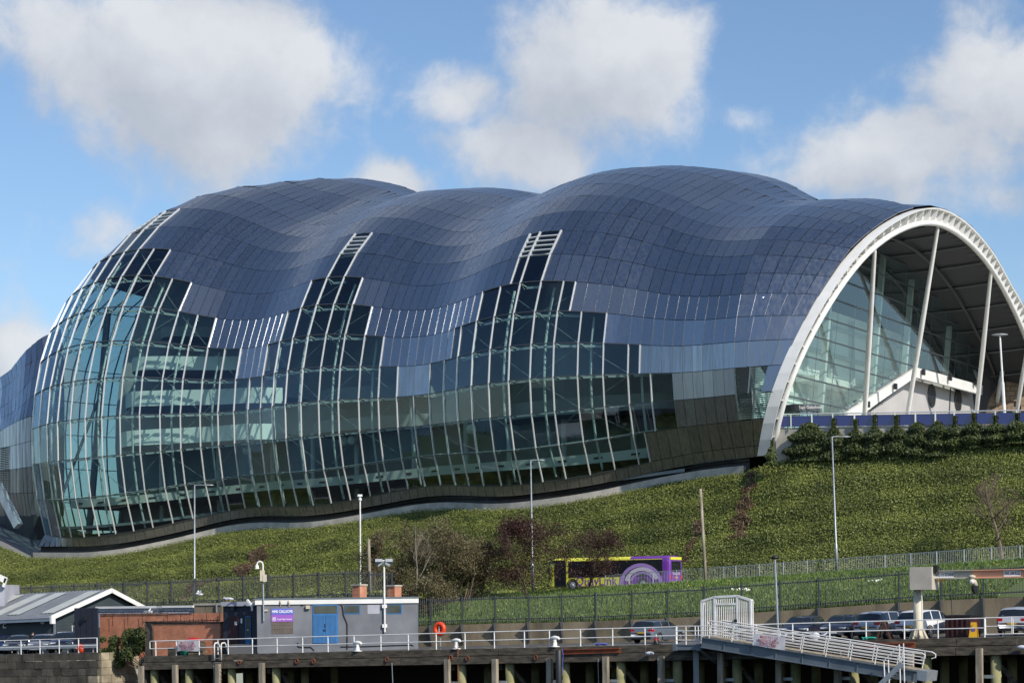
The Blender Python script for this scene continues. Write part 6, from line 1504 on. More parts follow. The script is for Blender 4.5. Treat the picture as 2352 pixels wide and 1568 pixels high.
# access stair to the pontoon
sr=thing('access_stair','steep grey steel stair with handrail posts below the gangway end','stair',PT(*C(8,1150,1500),-3.2),-AL)
SPt=lambda x,y,d=0.: PT(*C(8,x,y),-3.2+d)
for d in (0.,.7):
    MB().beam(SPt(1000,1610,d),SPt(1232,1385,d),.09,.28).build('stringer','galv',sr)
for k in range(9): f=k/9; p=SPt(1000,1610)+(SPt(1232,1385)-SPt(1000,1610))*f; MB().par(p+BV*.35,AV*.13,BV*.35,ZV*.02).build('step','galv',sr)
for x,y0,y1 in ((1205,1210,1570),(1243,1200,1560),(1063,1360,1570),(1103,1350,1570)): MB().tube([SPt(x,y0),SPt(x+10,y1)],.035,6).build('handrail_post','rail_white',sr)
MB().tube([SPt(1205,1215),SPt(1063,1362)],.03,6).build('handrail','rail_white',sr)
# ------------------------------------------------------------------ things on the quay
def lathe_thing(name,label,cat,loc,parts,group=None):
    g=thing(name,label,cat,loc,-AL,group)
    for pn,prof,mat in parts: MB().lathe(prof,n=16).build(pn,mat,g,space='l',smooth=True)
    return g
for (n_,x,y,lab) in ((3,1115,1398,'white mooring bollard on the wharf edge under the drainpipe of the grey hut'),(4,555,1083,'white mooring bollard with rusty chain beside the orange life ring'),(4,1972,1085,'white mooring bollard next to the dark round steel pile')):
    p=PT(*C(n_,x,y),.05); s=st_of(p)[0]; g=lathe_thing('mooring_bollard',lab,'bollard',st(s,.0,deckz(s)+.02),[('stem',[(.30,0),(.30,.04),(.14,.06),(.12,.40),(.14,.46)],'rail_white')],'white mooring bollards')
    m=MB(); m.tube([(-.32,0,.47),(-.25,0,.56),(0,0,.6),(.25,0,.56),(.32,0,.47)],[.07,.10,.12,.10,.07],8); m.build('horn','rail_white',g,space='l',smooth=True)
    if 'chain' in lab:
        m=MB()
        for k in range(26): 
            z=.3-k*.11; a=k%2; m.tube([(.28+.045*math.cos(t)*(1-a*.7),-.25+.045*math.cos(t)*a,z+.07*math.sin(t)) for t in np.linspace(0,6.28,8)],.016,4,caps=False)
        m.build('chain','red_rust',g,space='l')
p=deck_at(C(4,322,1090)[0],.6,1490); lr=thing('life_ring','orange life ring housing on a post by the wharf railing','life ring',p,-AL)
zc=PT(*C(4,332,787),.6)[2]-p[2]; MB().tube([(0,0,0),(0,0,zc+.2)],.035,7).build('post','galv',lr,space='l')
m=MB(); ring=[(.335*math.cos(a),-.09,zc+.335*math.sin(a)) for a in np.linspace(0,2*math.pi,33)]; m.tube(ring,.15,10,caps=False); m.build('ring','orange',lr,space='l',smooth=True)
MB().lathe([(.2,-.02),(.2,.02)],c=(0,-.02,zc),n=20,ax='y').build('backing','orange',lr,space='l')
MB().box(-.035,.035,-.16,-.10,zc-.25,zc+.25).build('bracket','cloth_white',lr,space='l')
def mcone(label,n_,x,y,t,base=deckz):
    q=PT(*C(n_,x,y),t); s=st_of(q)[0]; g=thing('marker_cone',label,'cone',st(s,t,base(s)),-AL)
    m=MB(); m.box(-.24,.24,-.24,.24,0,.06); m.lathe([(.19,.05),(.13,.28)],n=14); m.build('base','black',g,space='l'); MB().lathe([(.13,.27),(.10,.46)],n=14).build('band','red',g,space='l'); MB().lathe([(.10,.45),(.05,.62),(.02,.66)],n=14).build('tip','galv',g,space='l')
mcone('dark marker cone with a red band behind the wharf edge near estate car',5,1220,1030,.5)
def caution(label,n_,x,y,t,base):
    q=PT(*C(n_,x,y),t); s=st_of(q)[0]; g=thing('caution_sign',label,'caution sign',st(s,t,base),-AL)
    for sg in (-1,1):
        m=MB(); m.poly([(-.24,sg*.18,0),(.24,sg*.18,0),(.15,sg*.03,.86),(-.15,sg*.03,.86)],(0,sg,0),.02); m.build('panel','yellow',g,space='l')
    m=MB(); m.lathe([(.13,-.02),(.13,0)],c=(0,-.125,.42),n=18,ax='y'); m.build('symbol','red',g,space='l'); MB().lathe([(.095,-.03),(.095,-.01)],c=(0,-.125,.42),n=18,ax='y').build('symbol_field','sign_blue',g,space='l'); return g
caution('yellow A-frame caution sign in front of the navy glazed door',2,1490,1010,3.,PT(*C(2,1490,1012),3.)[2])
caution('yellow A-frame caution sign beside the maroon skip',7,1625,1270,2.6,deckz(sx(C(7,1625,1270)[0],2.6)))
sk=thing('skip_container','dark maroon steel container beside the white hatchback','container',deck_at(C(7,1390,1300)[0],3.4),-AL)
a_,b_=PT(*C(7,1212,980),3.0),PT(*C(7,1568,1305),3.0); s0_,s1_=st_of(a_)[0],st_of(b_)[0]; zt_=a_[2]
m=MB(); m.par(st((s0_+s1_)/2,4.0,(zt_+deckz(s0_))/2),AV*(s1_-s0_)/2,BV*1.,ZV*(zt_-deckz(s0_))/2); m.build('shell','maroon',sk)
for k in range(5): s=s0_+(s1_-s0_)*(k+.5)/5; MB().par(st(s,2.96,(zt_+deckz(s))/2),AV*.05,BV*.05,ZV*(zt_-deckz(s))/2-ZV*.05).build('rib','maroon',sk)
MB().par(st((s0_+s1_)/2,4.0,zt_+.05),AV*((s1_-s0_)/2+.05),BV*1.06,ZV*.05).build('lid','black',sk)
tub=thing('plastic_tub','teal plastic tub on the wharf under the hanging banner','tub',deck_at(C(2,665,1170)[0],.9),-AL)
MB().lathe([(.27,0),(.36,.36),(.40,.38),(.38,.42),(.33,.40),(.25,.05)],n=20).build('bucket','teal_plastic',tub,space='l',smooth=True)
ky=thing('upturned_dinghy','small upturned red dinghy hull against the front brick wall','dinghy',PT(*C(2,795,942),2.),-AL)
m=MB(); m.sph((0,0,-.05),(.72,.35,.22),14,8); m.build('hull','red',ky,space='l',smooth=True)
m=MB(); m.box(-.9,.9,-.3,.3,-1.9,-.1); m.build('trestle','timber_dark',ky,space='l')
cr8=thing('wooden_box','dark low wooden box on the wharf left of the teal tub','box',deck_at(C(2,520,1170)[0],.9),-AL)
m=MB(); m.box(-.38,.38,-.25,.25,0,.52); m.box(-.34,.34,-.27,.27,.52,.58); m.build('body','timber_dark',cr8,space='l')
pile_=thing('driftwood_heap','heap of weathered boards and rope beside the teal tub','boards',deck_at(C(2,840,1170)[0],.9),-AL)
for k in range(7): MB().beam((-.5+random.uniform(-.2,.2),random.uniform(-.2,.2),.05+k*.05),(.7+random.uniform(-.3,.3),random.uniform(-.2,.2),.1+k*.04),.14,.05).build('board','timber_pale' if k%2 else 'timber_dark',pile_,space='l')
ld=thing('dock_ladder','pair of curved white grab hoops at the wharf ladder','ladder',deck_at(C(2,1180,1180)[0],-.2),-AL)
for x0,x1 in ((1105,1150),(1203,1300)):
    pts=[PT(*C(2,x0,1235),-.36),PT(*C(2,x0-5,1020),-.36),PT(*C(2,x0+8,990),-.3),PT(*C(2,x0+45,985),-.1),PT(*C(2,x0+62,1010),.1),PT(*C(2,x0+98,1165),.5)]
    MB().tube(pts,.05,8).build('grab_hoop','rail_white',ld,smooth=True)
for k in range(9): z=-.05-k*.3; a_=PT(*C(2,1105,1200),-.38); b_=PT(*C(2,1203,1200),-.38); MB().tube([a_+ZV*z,b_+ZV*z],.025,5).build('rung','galv',ld)
bh=thing('step_handrail','thin blue handrail at the concrete landing before the navy door','handrail',PT(*C(2,1100,1000),3.),-AL)
HRp=lambda x,y: PT(*C(2,x,y),3.0)
MB().tube([HRp(845,920),HRp(852,853),HRp(1290,828),HRp(1378,826)],.03,6).build('rail','paint_blue',bh)
for x,y0,y1 in ((922,850,1010),(1100,842,980),(1290,828,1000),(1363,826,1010)): MB().tube([HRp(x,y0),HRp(x,y1)],.028,6).build('post','paint_blue',bh)
mpile=thing('mooring_pile','dark round steel mooring pile standing before the wharf edge','mooring pile',PT(*C(4,2018,1090),-.75)-ZV*6,-AL)
p=PT(*C(4,2018,1085),-.75); MB().tube([p-ZV*6.5,p-ZV*.05,p],[.2,.2,.17],14).build('tube','seam_dark',mpile,smooth=True)
m=MB(); m.tube([p+AV*.25+ZV*.05,p+AV*.32-ZV*.3,p+AV*.28-ZV*.8,p+AV*.3-ZV*1.5],.018,5); m.build('blue_rope','sign_blue',mpile)
for lab,n0,x0,y0,n1,x1,y1 in (('long rust-red steel beam lying on the wharf edge left of the estate car',4,2065,1088,5,705,1063),('rust-red steel beam on the wharf edge at the crane foot',8,805,1203,8,1350,1195)):
    a_,b_=PT(*C(n0,x0,y0),-.28),PT(*C(n1,x1,y1),-.28); g=thing('steel_beam',lab,'beam',a_,-AL,'rusty beams on the wharf edge')
    m=MB(); m.beam(a_,b_,.22,.05); m.build('flange','red_rust',g); m=MB(); m.beam(a_-ZV*.13,b_-ZV*.13,.03,.24); m.build('web','red_rust',g); m=MB(); m.beam(a_-ZV*.26,b_-ZV*.26,.22,.04); m.build('flange','red_rust',g)
for lab,n_,x,y in (('white fender hanging under the wharf edge near the marker cone',5,1127,1138),('white fender hanging under the wharf edge at the right margin',7,2320,1416)):
    p=PT(*C(n_,x,y),-.5); g=thing('boat_fender',lab,'fender',p,-AL,'white fenders'); m=MB(); m.sph((0,0,0),(.30,.12,.12),12,7); m.build('bladder','cloth_white',g,space='l',smooth=True); MB().tube([(-.3,0,0),(-.32,.15,.5)],.012,4).build('lanyard','black',g,space='l')
for lab,n_,x,y,t in (('blue rope coil on the deck behind the rust-red beam','5',430,1030,.8),('turquoise rope tangle at the railing foot before the silver hatchback','7',120,1310,.1)):
    q=PT(*C(int(n_),x,y),t); s=st_of(q)[0]; g=tag(MB().tube([st(s+.5*math.sin(a*1.3)*(.4+a*.03),t+.18*math.cos(a*1.1),deckz(s)+.05+.12*abs(math.sin(a*.8))) for a in np.arange(0,14,.35)],.03,5).build('rope_coil','teal_plastic' if n_=='7' else 'sign_blue'),lab,'rope')
pm('rust_dark',(.085,.035,.022),(.05,.025,.018),scale=2.,rough=.9)
tr_s=thing('timber_trestle','rusty brown trestle standing behind the railing by the silver hatchback','trestle',deck_at(C(7,330,1310)[0],.8),-AL)
for a_,b_ in (((-.45,0,0),(-.1,0,1.0)),((.4,0,0),(0,0,1.0)),((-.45,.5,0),(-.1,.5,1.0)),((.4,.5,0),(0,.5,1.))): MB().beam(a_,b_,.12,.1).build('leg','rust_dark',tr_s,space='l')
MB().beam((-.08,-.1,1.0),(-.08,.6,1.0),.14).build('top_bar','timber_dark',tr_s,space='l'); MB().beam((-1.1,.2,.3),(-.2,.2,.3),.1,.35).build('pallet_board','timber_dark',tr_s,space='l')
bag=thing('cloth_bundle','crumpled white sack on the railing before the dark blue car','sack',PT(*C(6,1810,905),-.1),-AL)
m=MB(); m.sph((0,0,0),(.32,.22,.26),12,8); m.v=[(v[0]*(1+.25*math.sin(v[2]*11)),v[1],v[2]*(1+.2*math.sin(v[0]*9))) for v in m.v]; m.build('sack','cloth_white',bag,space='l',smooth=True)
ob=thing('lifebuoy_cover','orange lifebuoy cover strapped to the left quay railing','lifebuoy',PT(*C(1,1152,1070),1.1),-AL)
m=MB(); m.sph((0,0,0),(.36,.14,.36),14,8); m.build('cover','orange',ob,space='l',smooth=True); MB().beam((-.36,-.1,.05),(.36,-.1,.05),.02,.08).build('strap','cloth_white',ob,space='l')
wpost=thing('white_post','thin white marker post beside the silver car at right','post',deck_at(C(7,2045,1200)[0],4.),-AL)
MB().tube([(0,0,0),(0,0,PT(*C(7,2035,960),4.)[2]-deck_at(C(7,2045,1200)[0],4.)[2])],.05,6).build('shaft','rail_white',wpost,space='l')
# ------------------------------------------------------------------ lamps and poles
def lamp(label,top,bot,t,arm,base=None,r=.09,stub=.35):
    a_=PT(*top,t); b_=PT(*bot,t); 
    if base is not None: b_=b_+nz(b_-a_)*base
    g=thing('street_lamp',label,'street lamp',b_,0,'grey street lamps')
    h=np.linalg.norm(a_-b_); u=nz(a_-b_)
    MB().tube([b_,b_+u*h*.22,b_+u*h*.225,a_],[r*1.25,r*1.2,r*.85,r*.62],8).build('pole','galv',g,smooth=True)
    q=a_+np.array([arm,0,-.08]); MB().tube([a_-u*.05,a_+np.array([arm*.25,0,.0]),q],[.05,.04,.04],6).build('arm','galv',g)
    m=MB(); m.sph(tuple(a_+np.array([arm*.72,0,-.04])),(abs(arm)*.42,.16,.07),10,6); m.build('lantern','galv',g,smooth=True); return g
lamp('tall grey street lamp in front of the ivy slope, left of the navy entrance',(447,1113),(447,1385),23.,1.5,base=1.)
lamp('grey street lamp rising above the first red-leaved tree',(1219,1056),(1222,1230),35.,1.1,base=5.)
lamp('tallest grey street lamp at right with curved arm below the terrace',(1911,1002),(1923,1320),35.,1.3)
a_=PT(827,1140,36.); b_=PT(827,1272,36.); cm=thing('camera_pole','slim white pole with surveillance camera before the ivy, left of birch','camera pole',b_-ZV*4,0)
MB().tube([b_-ZV*4,a_],.07,7).build('pole','rail_white',cm); m=MB(); m.sph(tuple(a_-ZV*.25),(.16,.16,.18),8,6); m.par(a_+ZV*.1,(.2,0,0),(0,.12,0),(0,0,.1)); m.build('camera','rail_white',cm)
a_=PT(1780,1283,2.2); b_=deck_at(1788,2.2); g=thing('street_lamp','slender grey quay lamp with black head behind the gangway','street lamp',b_,0,'grey street lamps')
MB().tube([b_,b_+(a_-b_)*.09,b_+(a_-b_)*.1,a_],[.13,.13,.07,.055],8).build('pole','galv',g); m=MB(); m.sph(tuple(a_+ZV*.1),(.26,.18,.12),10,6); m.build('lantern','black',g,smooth=True)
a_=PT(*C(12,2128,262),60.); b_=PT(*C(12,2172,1000),60.); g=thing('street_lamp','grey lamp standing on the terrace under the canopy','street lamp',b_,0,'grey street lamps')
MB().tube([b_,b_+(a_-b_)*.4,b_+(a_-b_)*.41,a_],[.14,.14,.09,.08],8).build('pole','rail_white',g); m=MB(); m.sph(tuple(a_),(.75,.4,.09),12,6); m.build('lantern','galv',g,smooth=True)
for lab,tp,bt,t,mt,rungs in (('weathered telegraph pole with climbing steps behind the grey hut',(847,1238),(850,1372),21.,'timber_pale',True),('bare leaning wooden telegraph pole right of the bus',(1609,1122),(1621,1338),35.2,'timber_pale',False)):
    a_,b_=PT(*tp,t),PT(*bt,t); b_=b_+nz(b_-a_)*.8; g=thing('telegraph_pole',lab,'telegraph pole',b_,0); MB().tube([b_,a_],[.15,.11],8).build('pole',mt,g,smooth=True)
    if rungs:
        for k in range(8): q=a_+(b_-a_)*(.1+k*.1); MB().tube([q-np.array([.28 if k%2 else 0,0,0]),q+np.array([0 if k%2 else .28,0,0])],.02,4).build('step_iron','galv',g)
# ------------------------------------------------------------------ bus
pm('bus_yellow',(.72,.70,.08),rough=.3,coat=.5); pm('bus_purple',(.17,.045,.34),rough=.3,coat=.5); pm('bus_lilac',(.34,.22,.52),rough=.35); pm('bus_white',(.52,.48,.58),rough=.4)
fr0=PT(*C(11,345,715),41.5); re0=PT(*C(11,1455,680),41.5); sb0,sb1=st_of(fr0)[0],st_of(re0)[0]; BL=sb1-sb0; bz=roadz((sb0+sb1)/2)+.01
pit=math.atan2(roadz(sb1)-roadz(sb0),BL)
bus=thing('bus','single-deck yellow and purple bus driving left along the upper road','bus',st((sb0+sb1)/2,42.6,bz),math.pi-AL)
BH=2.9; hw=1.2
def bsec(x,z0,z1,w): 
    return [(x,-w*.93,z0),(x,-w,z0+.1),(x,-w,z1-.5),(x,-w*.95,z1-.18),(x,-w*.78,z1-.04),(x,0,z1),(x,w*.78,z1-.04),(x,w*.95,z1-.18),(x,w,z1-.5),(x,w,z0+.1),(x,w*.93,z0)]
def bshell(name,mat,secs,cap0=False,cap1=False):
    m=MB(); m.grid([bsec(*q) for q in secs]); n=11
    if cap0: m.add(bsec(*secs[0]),[tuple(range(n))])
    if cap1: m.add(bsec(*secs[-1]),[tuple(range(n))[::-1]])
    return m.build(name,mat,bus,space='l')
h=BL/2; xs=-h+3.8
bshell('rear_body','bus_purple',[(-h,.45,BH-.35,hw*.90),(-h+.10,.33,BH-.08,hw*.97),(-h+.3,.3,BH,hw),(-h+1.9,.3,BH,hw),(xs,.3,BH,hw)],cap0=True)
bshell('front_body','bus_yellow',[(xs,.3,BH,hw),(0,.3,BH,hw),(h-1.1,.3,BH-.0,hw),(h-.35,.3,BH-.05,hw*.985),(h-.1,.34,BH-.35,hw*.93),(h,.45,1.6,hw*.86)],cap1=True)
def side(name,mat,x0,x1,z0,z1,out=.012,par=None):
    for sg in (-1,1):
        m=MB(); m.box(x0,x1,-.02,.02+out,z0,z1) if sg>0 else m.box(x0,x1,-.02-out,.02,z0,z1); m.v=[(v[0],v[1]+sg*hw,v[2]) for v in m.v]; r=m.build(name,mat,par or bus,space='l')
    return r
# windows
xw=np.linspace(-h+.75,h-2.05,7)
for a_,b_ in zip(xw[:-1],xw[1:]): side('side_window','car_glass',a_+.025,b_-.025,1.22,BH-.42)
side('window_band','black',-h+.7,h-2.0,1.16,BH-.36,out=.002)
side('roof_stripe','bus_yellow',-h+.75,h-2.0,BH-.33,BH-.27,out=.012)
dr_=side('door','black',h-1.75,h-.62,.34,BH-.38,out=.006)
for k in range(2): m=MB(); m.box(h-1.68+k*.54,h-1.20+k*.54,hw,hw+.03,.5,2.2); m.build('door_glass','car_glass',dr_,space='l')
side('destination_blind','black',h-1.7,h-.4,BH-.42,BH-.2,out=.02)
m=MB(); m.box(h-.09,h-.0,-hw*.8,hw*.8,1.25,BH-.5); m.build('windscreen','car_glass',bus,space='l')
m=MB(); m.box(-h-.02,-h+.05,-hw*.72,hw*.72,1.5,BH-.5); m.build('rear_window','car_glass',bus,space='l')
m=MB(); m.box(-h-.03,-h+.08,-hw*.86,hw*.86,BH-.38,BH-.14); m.build('rear_dome','bus_yellow',bus,space='l')
m=MB(); m.box(-h-.10,-h+.12,-hw*.96,hw*.96,.3,.68); m.build('rear_bumper','bus_yellow',bus,space='l')
m=MB(); m.box(-h-.03,-h,-.26,.26,.95,1.07); m.build('rear_plate','plate_yellow',bus,space='l')
for sg in (-1,1): m=MB(); m.box(-h-.03,-h+.05,sg*hw*.8-.12,sg*hw*.8+.12,.85,1.25); m.build('tail_lamp','lamp_red',bus,space='l')
m=MB(); m.tube([(h-.5,hw,BH-.4),(h-.2,hw+.2,BH-.45),(h-.1,hw+.25,BH-.9)],.03,5); m.box(h-.2,h-.02,hw+.14,hw+.34,1.6,2.0); m.build('wing_mirror','black',bus,space='l')
for x in (h-2.4,-h+2.55):
    for sg in (-1,1):
        m=MB(); m.lathe([(.3,-.12),(.46,-.12),(.48,-.06),(.48,.06),(.45,.13),(.30,.13)],c=(x,sg*(hw-.1),.48),n=20,ax='y'); wl=m.build('wheel','tyre',bus,space='l')
        m=MB(); m.lathe([(.30,-.02),(.30,.02),(.14,.05),(.1,.1)][::1],c=(x,sg*(hw+.02),.48),n=16,ax='y'); m.build('rim','galv',wl,space='l')
        m=MB(); m.tube([(x+.54*math.cos(a),sg*(hw+.0),.48+.54*math.sin(a)) for a in np.linspace(0,math.pi,13)],.05,5); m.build('wheel_arch','black',bus,space='l')
def arc(name,mat,cx,r0,r1,a0,a1,out,z0=.42):
    m=MB(); n=26; vs=[]
    for i in range(n+1):
        a=math.radians(a0+(a1-a0)*i/n)
        for r in (r0,r1): vs.append((cx-r*math.cos(a)*1.12,hw+out,max(z0,z0+r*math.sin(a))))
    m.add(vs,[(2*i,2*i+1,2*i+3,2*i+2) for i in range(n)]); m.add([(v[0],v[1]-.012,v[2]) for v in vs],[(2*i,2*i+2,2*i+3,2*i+1) for i in range(n)]); return m.build(name,mat,bus,space='l')
ax=-h+2.75; arc('arch_emblem','bus_lilac',ax,1.55,1.85,0,180,.040); arc('arch_emblem','bus_white',ax-.1,1.2,1.52,20,165,.043); arc('arch_emblem','bus_lilac',ax-.15,.95,1.15,25,160,.041)
m=MB(); m.box(ax+1.2,ax+2.05,hw,hw+.014,.34,1.12); m.build('purple_sweep','bus_purple',bus,space='l')
textmesh('bus_lettering','QuayLink',1.15,'bus_purple',bus,WM(bus)@frame((h-4.75,hw+.02,.80),(-1,0,0),(0,0,1),(0,1,0)),depth=.006,bold=-.004,sx=.92)
textmesh('bus_lettering','QuayLink',.38,'bus_white',bus,WM(bus)@frame((-h-.035,0,1.36),(0,-1,0),(0,0,1),(-1,0,0)),depth=.004)
# ------------------------------------------------------------------ trees and shrubs
pm('bark_brown',(.10,.075,.05),(.06,.045,.03),scale=4,rough=.95); pm('bark_pale',(.32,.29,.24),(.20,.18,.14),scale=4,rough=.9); pm('twig_brown',(.19,.145,.105),(.12,.09,.065),scale=2,rough=.95)
leafmat('red_leaf',(.028,.010,.010),(.085,.028,.024),(.15,.05,.04),scale=.6); leafmat('bud_brown',(.08,.065,.03),(.19,.165,.08),(.27,.25,.11),scale=.6)
def tree(name,label,base,height,radius,bark,leafm=None,nleaf=0,lsize=.1,seed=1,trunk_r=.12,levels=4,group=None,nb=5,clear=.25,cat='tree',jit=.12,fan=.9,stems=1,shape=.5):
    """tapered limbs filling an uneven crown of the given radius and height"""
    rr=random.Random(seed); g=thing(name,label,cat,base,0,group); base=np.array(base,float)
    tk=MB(); br=MB(); tips=[]
    def inside(p):
        z=(p[2]-base[2])/height; r=math.hypot(p[0]-base[0],p[1]-base[1]); lim=radius*max(.12,(math.sin(min(1,max(0,(z-clear*.6)/(1-clear*.6)))*math.pi*.86+.3))**shape)
        return z<1.03 and r<lim*(1+.25*math.sin(7*z+3*math.atan2(p[1]-base[1],p[0]-base[0])+seed))
    def limb(p,d,L,r,lv):
        pts=[p]; q=p; dd=d
        for i in range(4):
            dd=nz(dd+np.array([rr.gauss(0,jit),rr.gauss(0,jit),rr.gauss(.04,jit*.7)])); n=q+dd*L/4
            if lv<levels and not inside(n): break
            q=n; pts.append(q)
        if len(pts)<2: return
        k=len(pts); rs=[r*(1-.55*i/(k-1)) for i in range(k)]
        (tk if lv==levels else br).tube(pts,rs,6 if lv>2 else 3,caps=False)
        if lv<=1: tips.extend(pts[1:])
        if lv<=0: return
        for b_ in range(nb+(3 if lv==levels else 0)):
            f=rr.uniform(clear if lv==levels else .25,1.)*(k-1); i=min(k-2,int(f)); o=pts[i]+(pts[i+1]-pts[i])*(f-i)
            a=rr.uniform(0,6.28); sp=rr.uniform(.55,1.15)*fan
            side=np.array([math.cos(a),math.sin(a),0]); nd=nz(dd*math.cos(sp)+side*math.sin(sp)+ZV*.10)
            limb(o,nd,L*rr.uniform(.45,.68) if lv<levels else max(radius*.9,height*.33)*rr.uniform(.7,1.1),max(.006,r*(1-.5*f/(k-1))*.5),lv-1)
    for s_ in range(stems):
        o=base-ZV*.3+(np.array([rr.gauss(0,radius*.4),rr.gauss(0,radius*.3),0]) if stems>1 else 0)
        limb(o,nz([rr.gauss(0,.04 if stems==1 else .25),rr.gauss(0,.04),1.]),height*rr.uniform(.78,.95),trunk_r,levels)
    tk.build('trunk',bark,g); br.build('branches',bark,g)
    if leafm and nleaf:
        T_=np.array(tips); i=RNG.integers(0,len(T_),nleaf); P=T_[i]+RNG.normal(0,.2,(nleaf,3)); 
        if leafm=='red_leaf':
            C_=[]
            while len(C_)<70:
                q=base+np.array([rr.uniform(-1,1)*radius,rr.uniform(-1,1)*radius*.8,height*rr.uniform(.25,1.)])
                if inside(q): C_.append(q)
            k=nleaf//2; j=RNG.integers(0,70,k); P=np.concatenate([P[:nleaf-k],np.array(C_)[j]+RNG.normal(0,.38,(k,3))])
        leaves('crown',P,RNG.normal(0,1,(len(P),3)),lsize,leafm,g)
    return g
def gbase(x,y,t):
    p=PT(x,y,t); s=st_of(p)[0]; return st(s,t,grassp(s,min(1,max(0,(t-TW-.3)/18.)))[2])
tree('birch_tree','thin pale bare birch rising behind the grey hut chimneys',gbase(948,1388,24.),8.6,1.9,'bark_pale',seed=5,trunk_r=.085,nb=4,clear=.35,leafm='bud_brown',nleaf=900,lsize=.06,fan=.6,shape=.7)
for (x,t,hh,rd_,sd_,lab) in ((880,25.,5.6,2.2,11,'brown leafless thicket left of the birch tree'),(970,27.,8.0,3.8,12,'tall brown leafless thicket right behind the birch tree'),(1058,29.,6.0,2.6,13,'tangled brown thicket between birch and red-leaved trees'),(1000,21.5,3.2,2.2,14,'low dark thicket at the palisade fence beside the hut'),(1110,31.,5.,2.0,15,'greenish brown thicket touching the first red-leaved tree')):
    tree('thicket',lab,gbase(x,1385,t),hh,rd_,'twig_brown',seed=sd_,trunk_r=.05,nb=5,clear=.06,leafm='bud_brown',nleaf=int(9000*(rd_/2.2)**1.6),lsize=.105,cat='shrub',stems=5,levels=3,jit=.2)
for i,(x,t,hh,rd_,sd_,nl,lab) in enumerate(((1210,31.5,6.4,3.4,21,13000,'dark red-leaved tree left of the bus, with street lamp above'),(1352,33.3,5.0,2.9,22,6000,'smaller dark red-leaved tree standing in front of the bus'))):
    tree('red_tree',lab,gbase(x,1360,t),hh,rd_,'bark_brown',leafm='red_leaf',nleaf=nl,lsize=.10,seed=sd_,trunk_r=.12,nb=6,clear=.10,group='red-leaved trees by the road',jit=.2,fan=1.15,shape=.35)
tree('bare_tree','bare leafless tree against the ivy slope at the right margin',PT(2303,1292,46.),7.0,3.0,'twig_brown',seed=33,trunk_r=.16,nb=6,clear=.2,levels=4)
# climbing evergreens on the terrace wall
def climber(label,x,top,wx,bot,n=3000,t=TB-.15,grp='climbing evergreens along the terrace wall',spire=True):
    p0,p1=PT(*C(12,x,bot),t),PT(*C(12,x,top),t); w=abs(st_of(PT(*C(12,x+wx,bot),t))[0]-st_of(PT(*C(12,x-wx,bot),t))[0])/2
    g=thing('climbing_shrub',label,'shrub',p0,-AL,grp); H=p1[2]-p0[2]; p0=p0-ZV*.3; H+=.3
    f=RNG.uniform(0,1,n)**1.35; prof=np.where(f<.52,1-.2*f,np.maximum(.10,(.9-(f-.52)*3.2))) if spire else np.sqrt(np.maximum(.02,1-f**2))
    prof=prof*(1+.22*np.sin(f*17+x))
    a=RNG.uniform(-1,1,n); s_=a*w*prof; dpt=.95*prof*np.sqrt(np.maximum(0,1-a*a))*RNG.uniform(.3,1,n)
    s0=st_of(p0)[0]; P=np.array([st(s0+q,t-d,p0[2]+H*ff_) for q,d,ff_ in zip(s_,dpt,f)]); N=np.stack([a*.5,-np.ones(n)*.8,np.ones(n)*.35],1)
    leaves('foliage',P,N,.17,'hedge_leaf',g,tilt=.7); m=MB(); m.tube([p0,p0+ZV*H*.9-BV*.05],[.08,.02],5); m.build('stem','bark_brown',g)
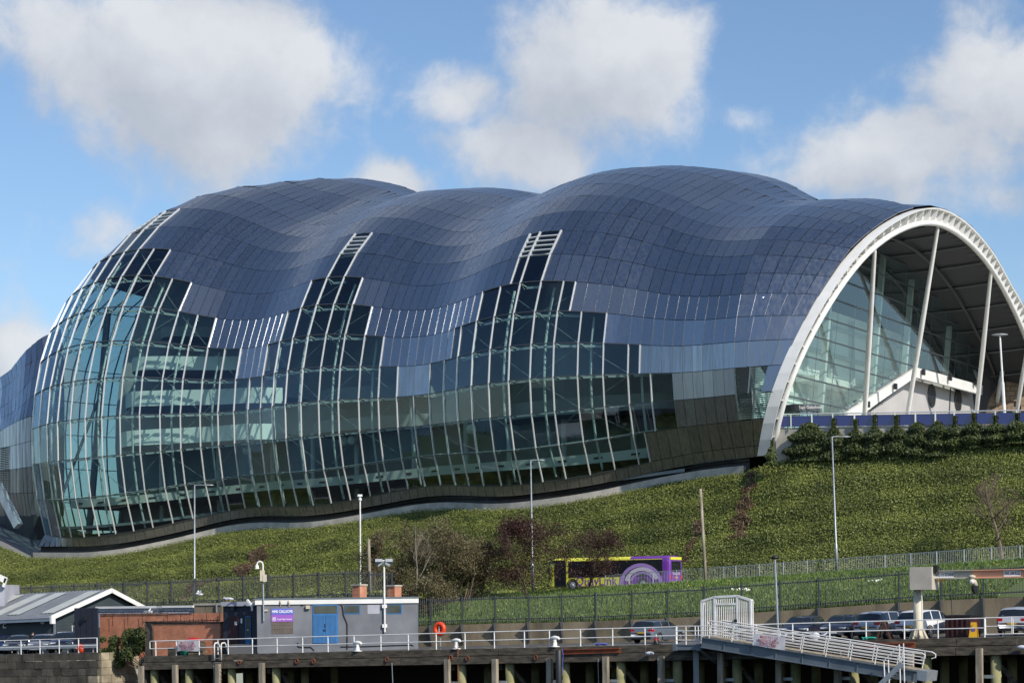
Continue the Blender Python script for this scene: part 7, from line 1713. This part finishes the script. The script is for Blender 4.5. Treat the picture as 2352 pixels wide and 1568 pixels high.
labs=['spreading evergreen at the arch end of the terrace wall','tall spired evergreen beside the spreading one on the terrace wall','evergreen on the terrace wall below the second white balustrade post','slim spired evergreen between two broader ones left of the lamp','broad evergreen cone right of the tall lamp head','low rounded evergreen under the indigo balustrade panels','rounded evergreen where the balustrade panels turn bright blue','slim dark evergreen spire under the leaning column','narrow spire evergreen fifth from the right margin on the terrace wall','spire evergreen over a wide skirt below the stone building','tapering evergreen next to the terrace lamp','last spired evergreen at the right margin of the terrace wall']
cl_=[(380,1075,190,1390,5200,False),(610,1030,120,1385,3200,True),(808,1040,105,1380,3000,True),(985,1000,90,1375,2500,True),(1185,1005,125,1370,3300,True),(1375,1070,110,1365,2800,False),(1560,1060,115,1350,2800,False),(1720,1010,85,1290,2000,True),(1895,985,105,1270,2300,True),(2090,1005,110,1250,2300,True),(2290,985,100,1230,2200,True),(2440,1010,100,1225,1800,True)]
for lab,(x,tp,wx,bt,n,sp) in zip(labs,cl_): climber(lab,x,tp,wx*1.12,bt,int(n*1.1),spire=sp)
climber('young evergreen at the very foot of the white arch',40,1235,45,1420,1500,t=TB-1.2,grp=None)
# ------------------------------------------------------------------ gulls
def gull(label,p,flying,rz):
    g=thing('seagull',label,'seagull',p,rz,'white gulls'); m=MB()
    m.tube([(-.26,0,0),(-.12,0,.01),(.08,0,.03),(.18,0,.05),(.25,0,.07)],[.02,.07,.085,.06,.045],8); m.sph((.26,0,.08),.055,8,6); m.build('body','cloth_white',g,space='l',smooth=True)
    MB().tube([(.30,0,.075),(.37,0,.06)],[.018,.004],5).build('beak','yellow',g,space='l')
    if flying:
        for sg in (-1,1): m=MB(); m.poly([(.12,sg*.04,.05),(.16,sg*.32,.22),(-.02,sg*.66,.34),(-.03,sg*.34,.19),(-.08,sg*.04,.04)],(0,0,1),.015); m.build('wing','cloth_white',g,space='l')
    else:
        for sg in (-1,1): m=MB(); m.tube([(.0,sg*.03,-.06),(.0,sg*.03,-.2)],.008,4); m.build('leg','yellow',g,space='l')
gull('white gull gliding low over the fence behind the brick wall',PT(*C(2,895,290),12.),True,math.radians(200))
for x,lab in ((1262,'left one of two white gulls perched on the navy entrance roof'),(1310,'right one of two white gulls perched on the navy entrance roof')):
    p=FP(EB,eu,en,2,x,398); gull(lab,p+ZV*.2-en*.2,False,math.radians(160))
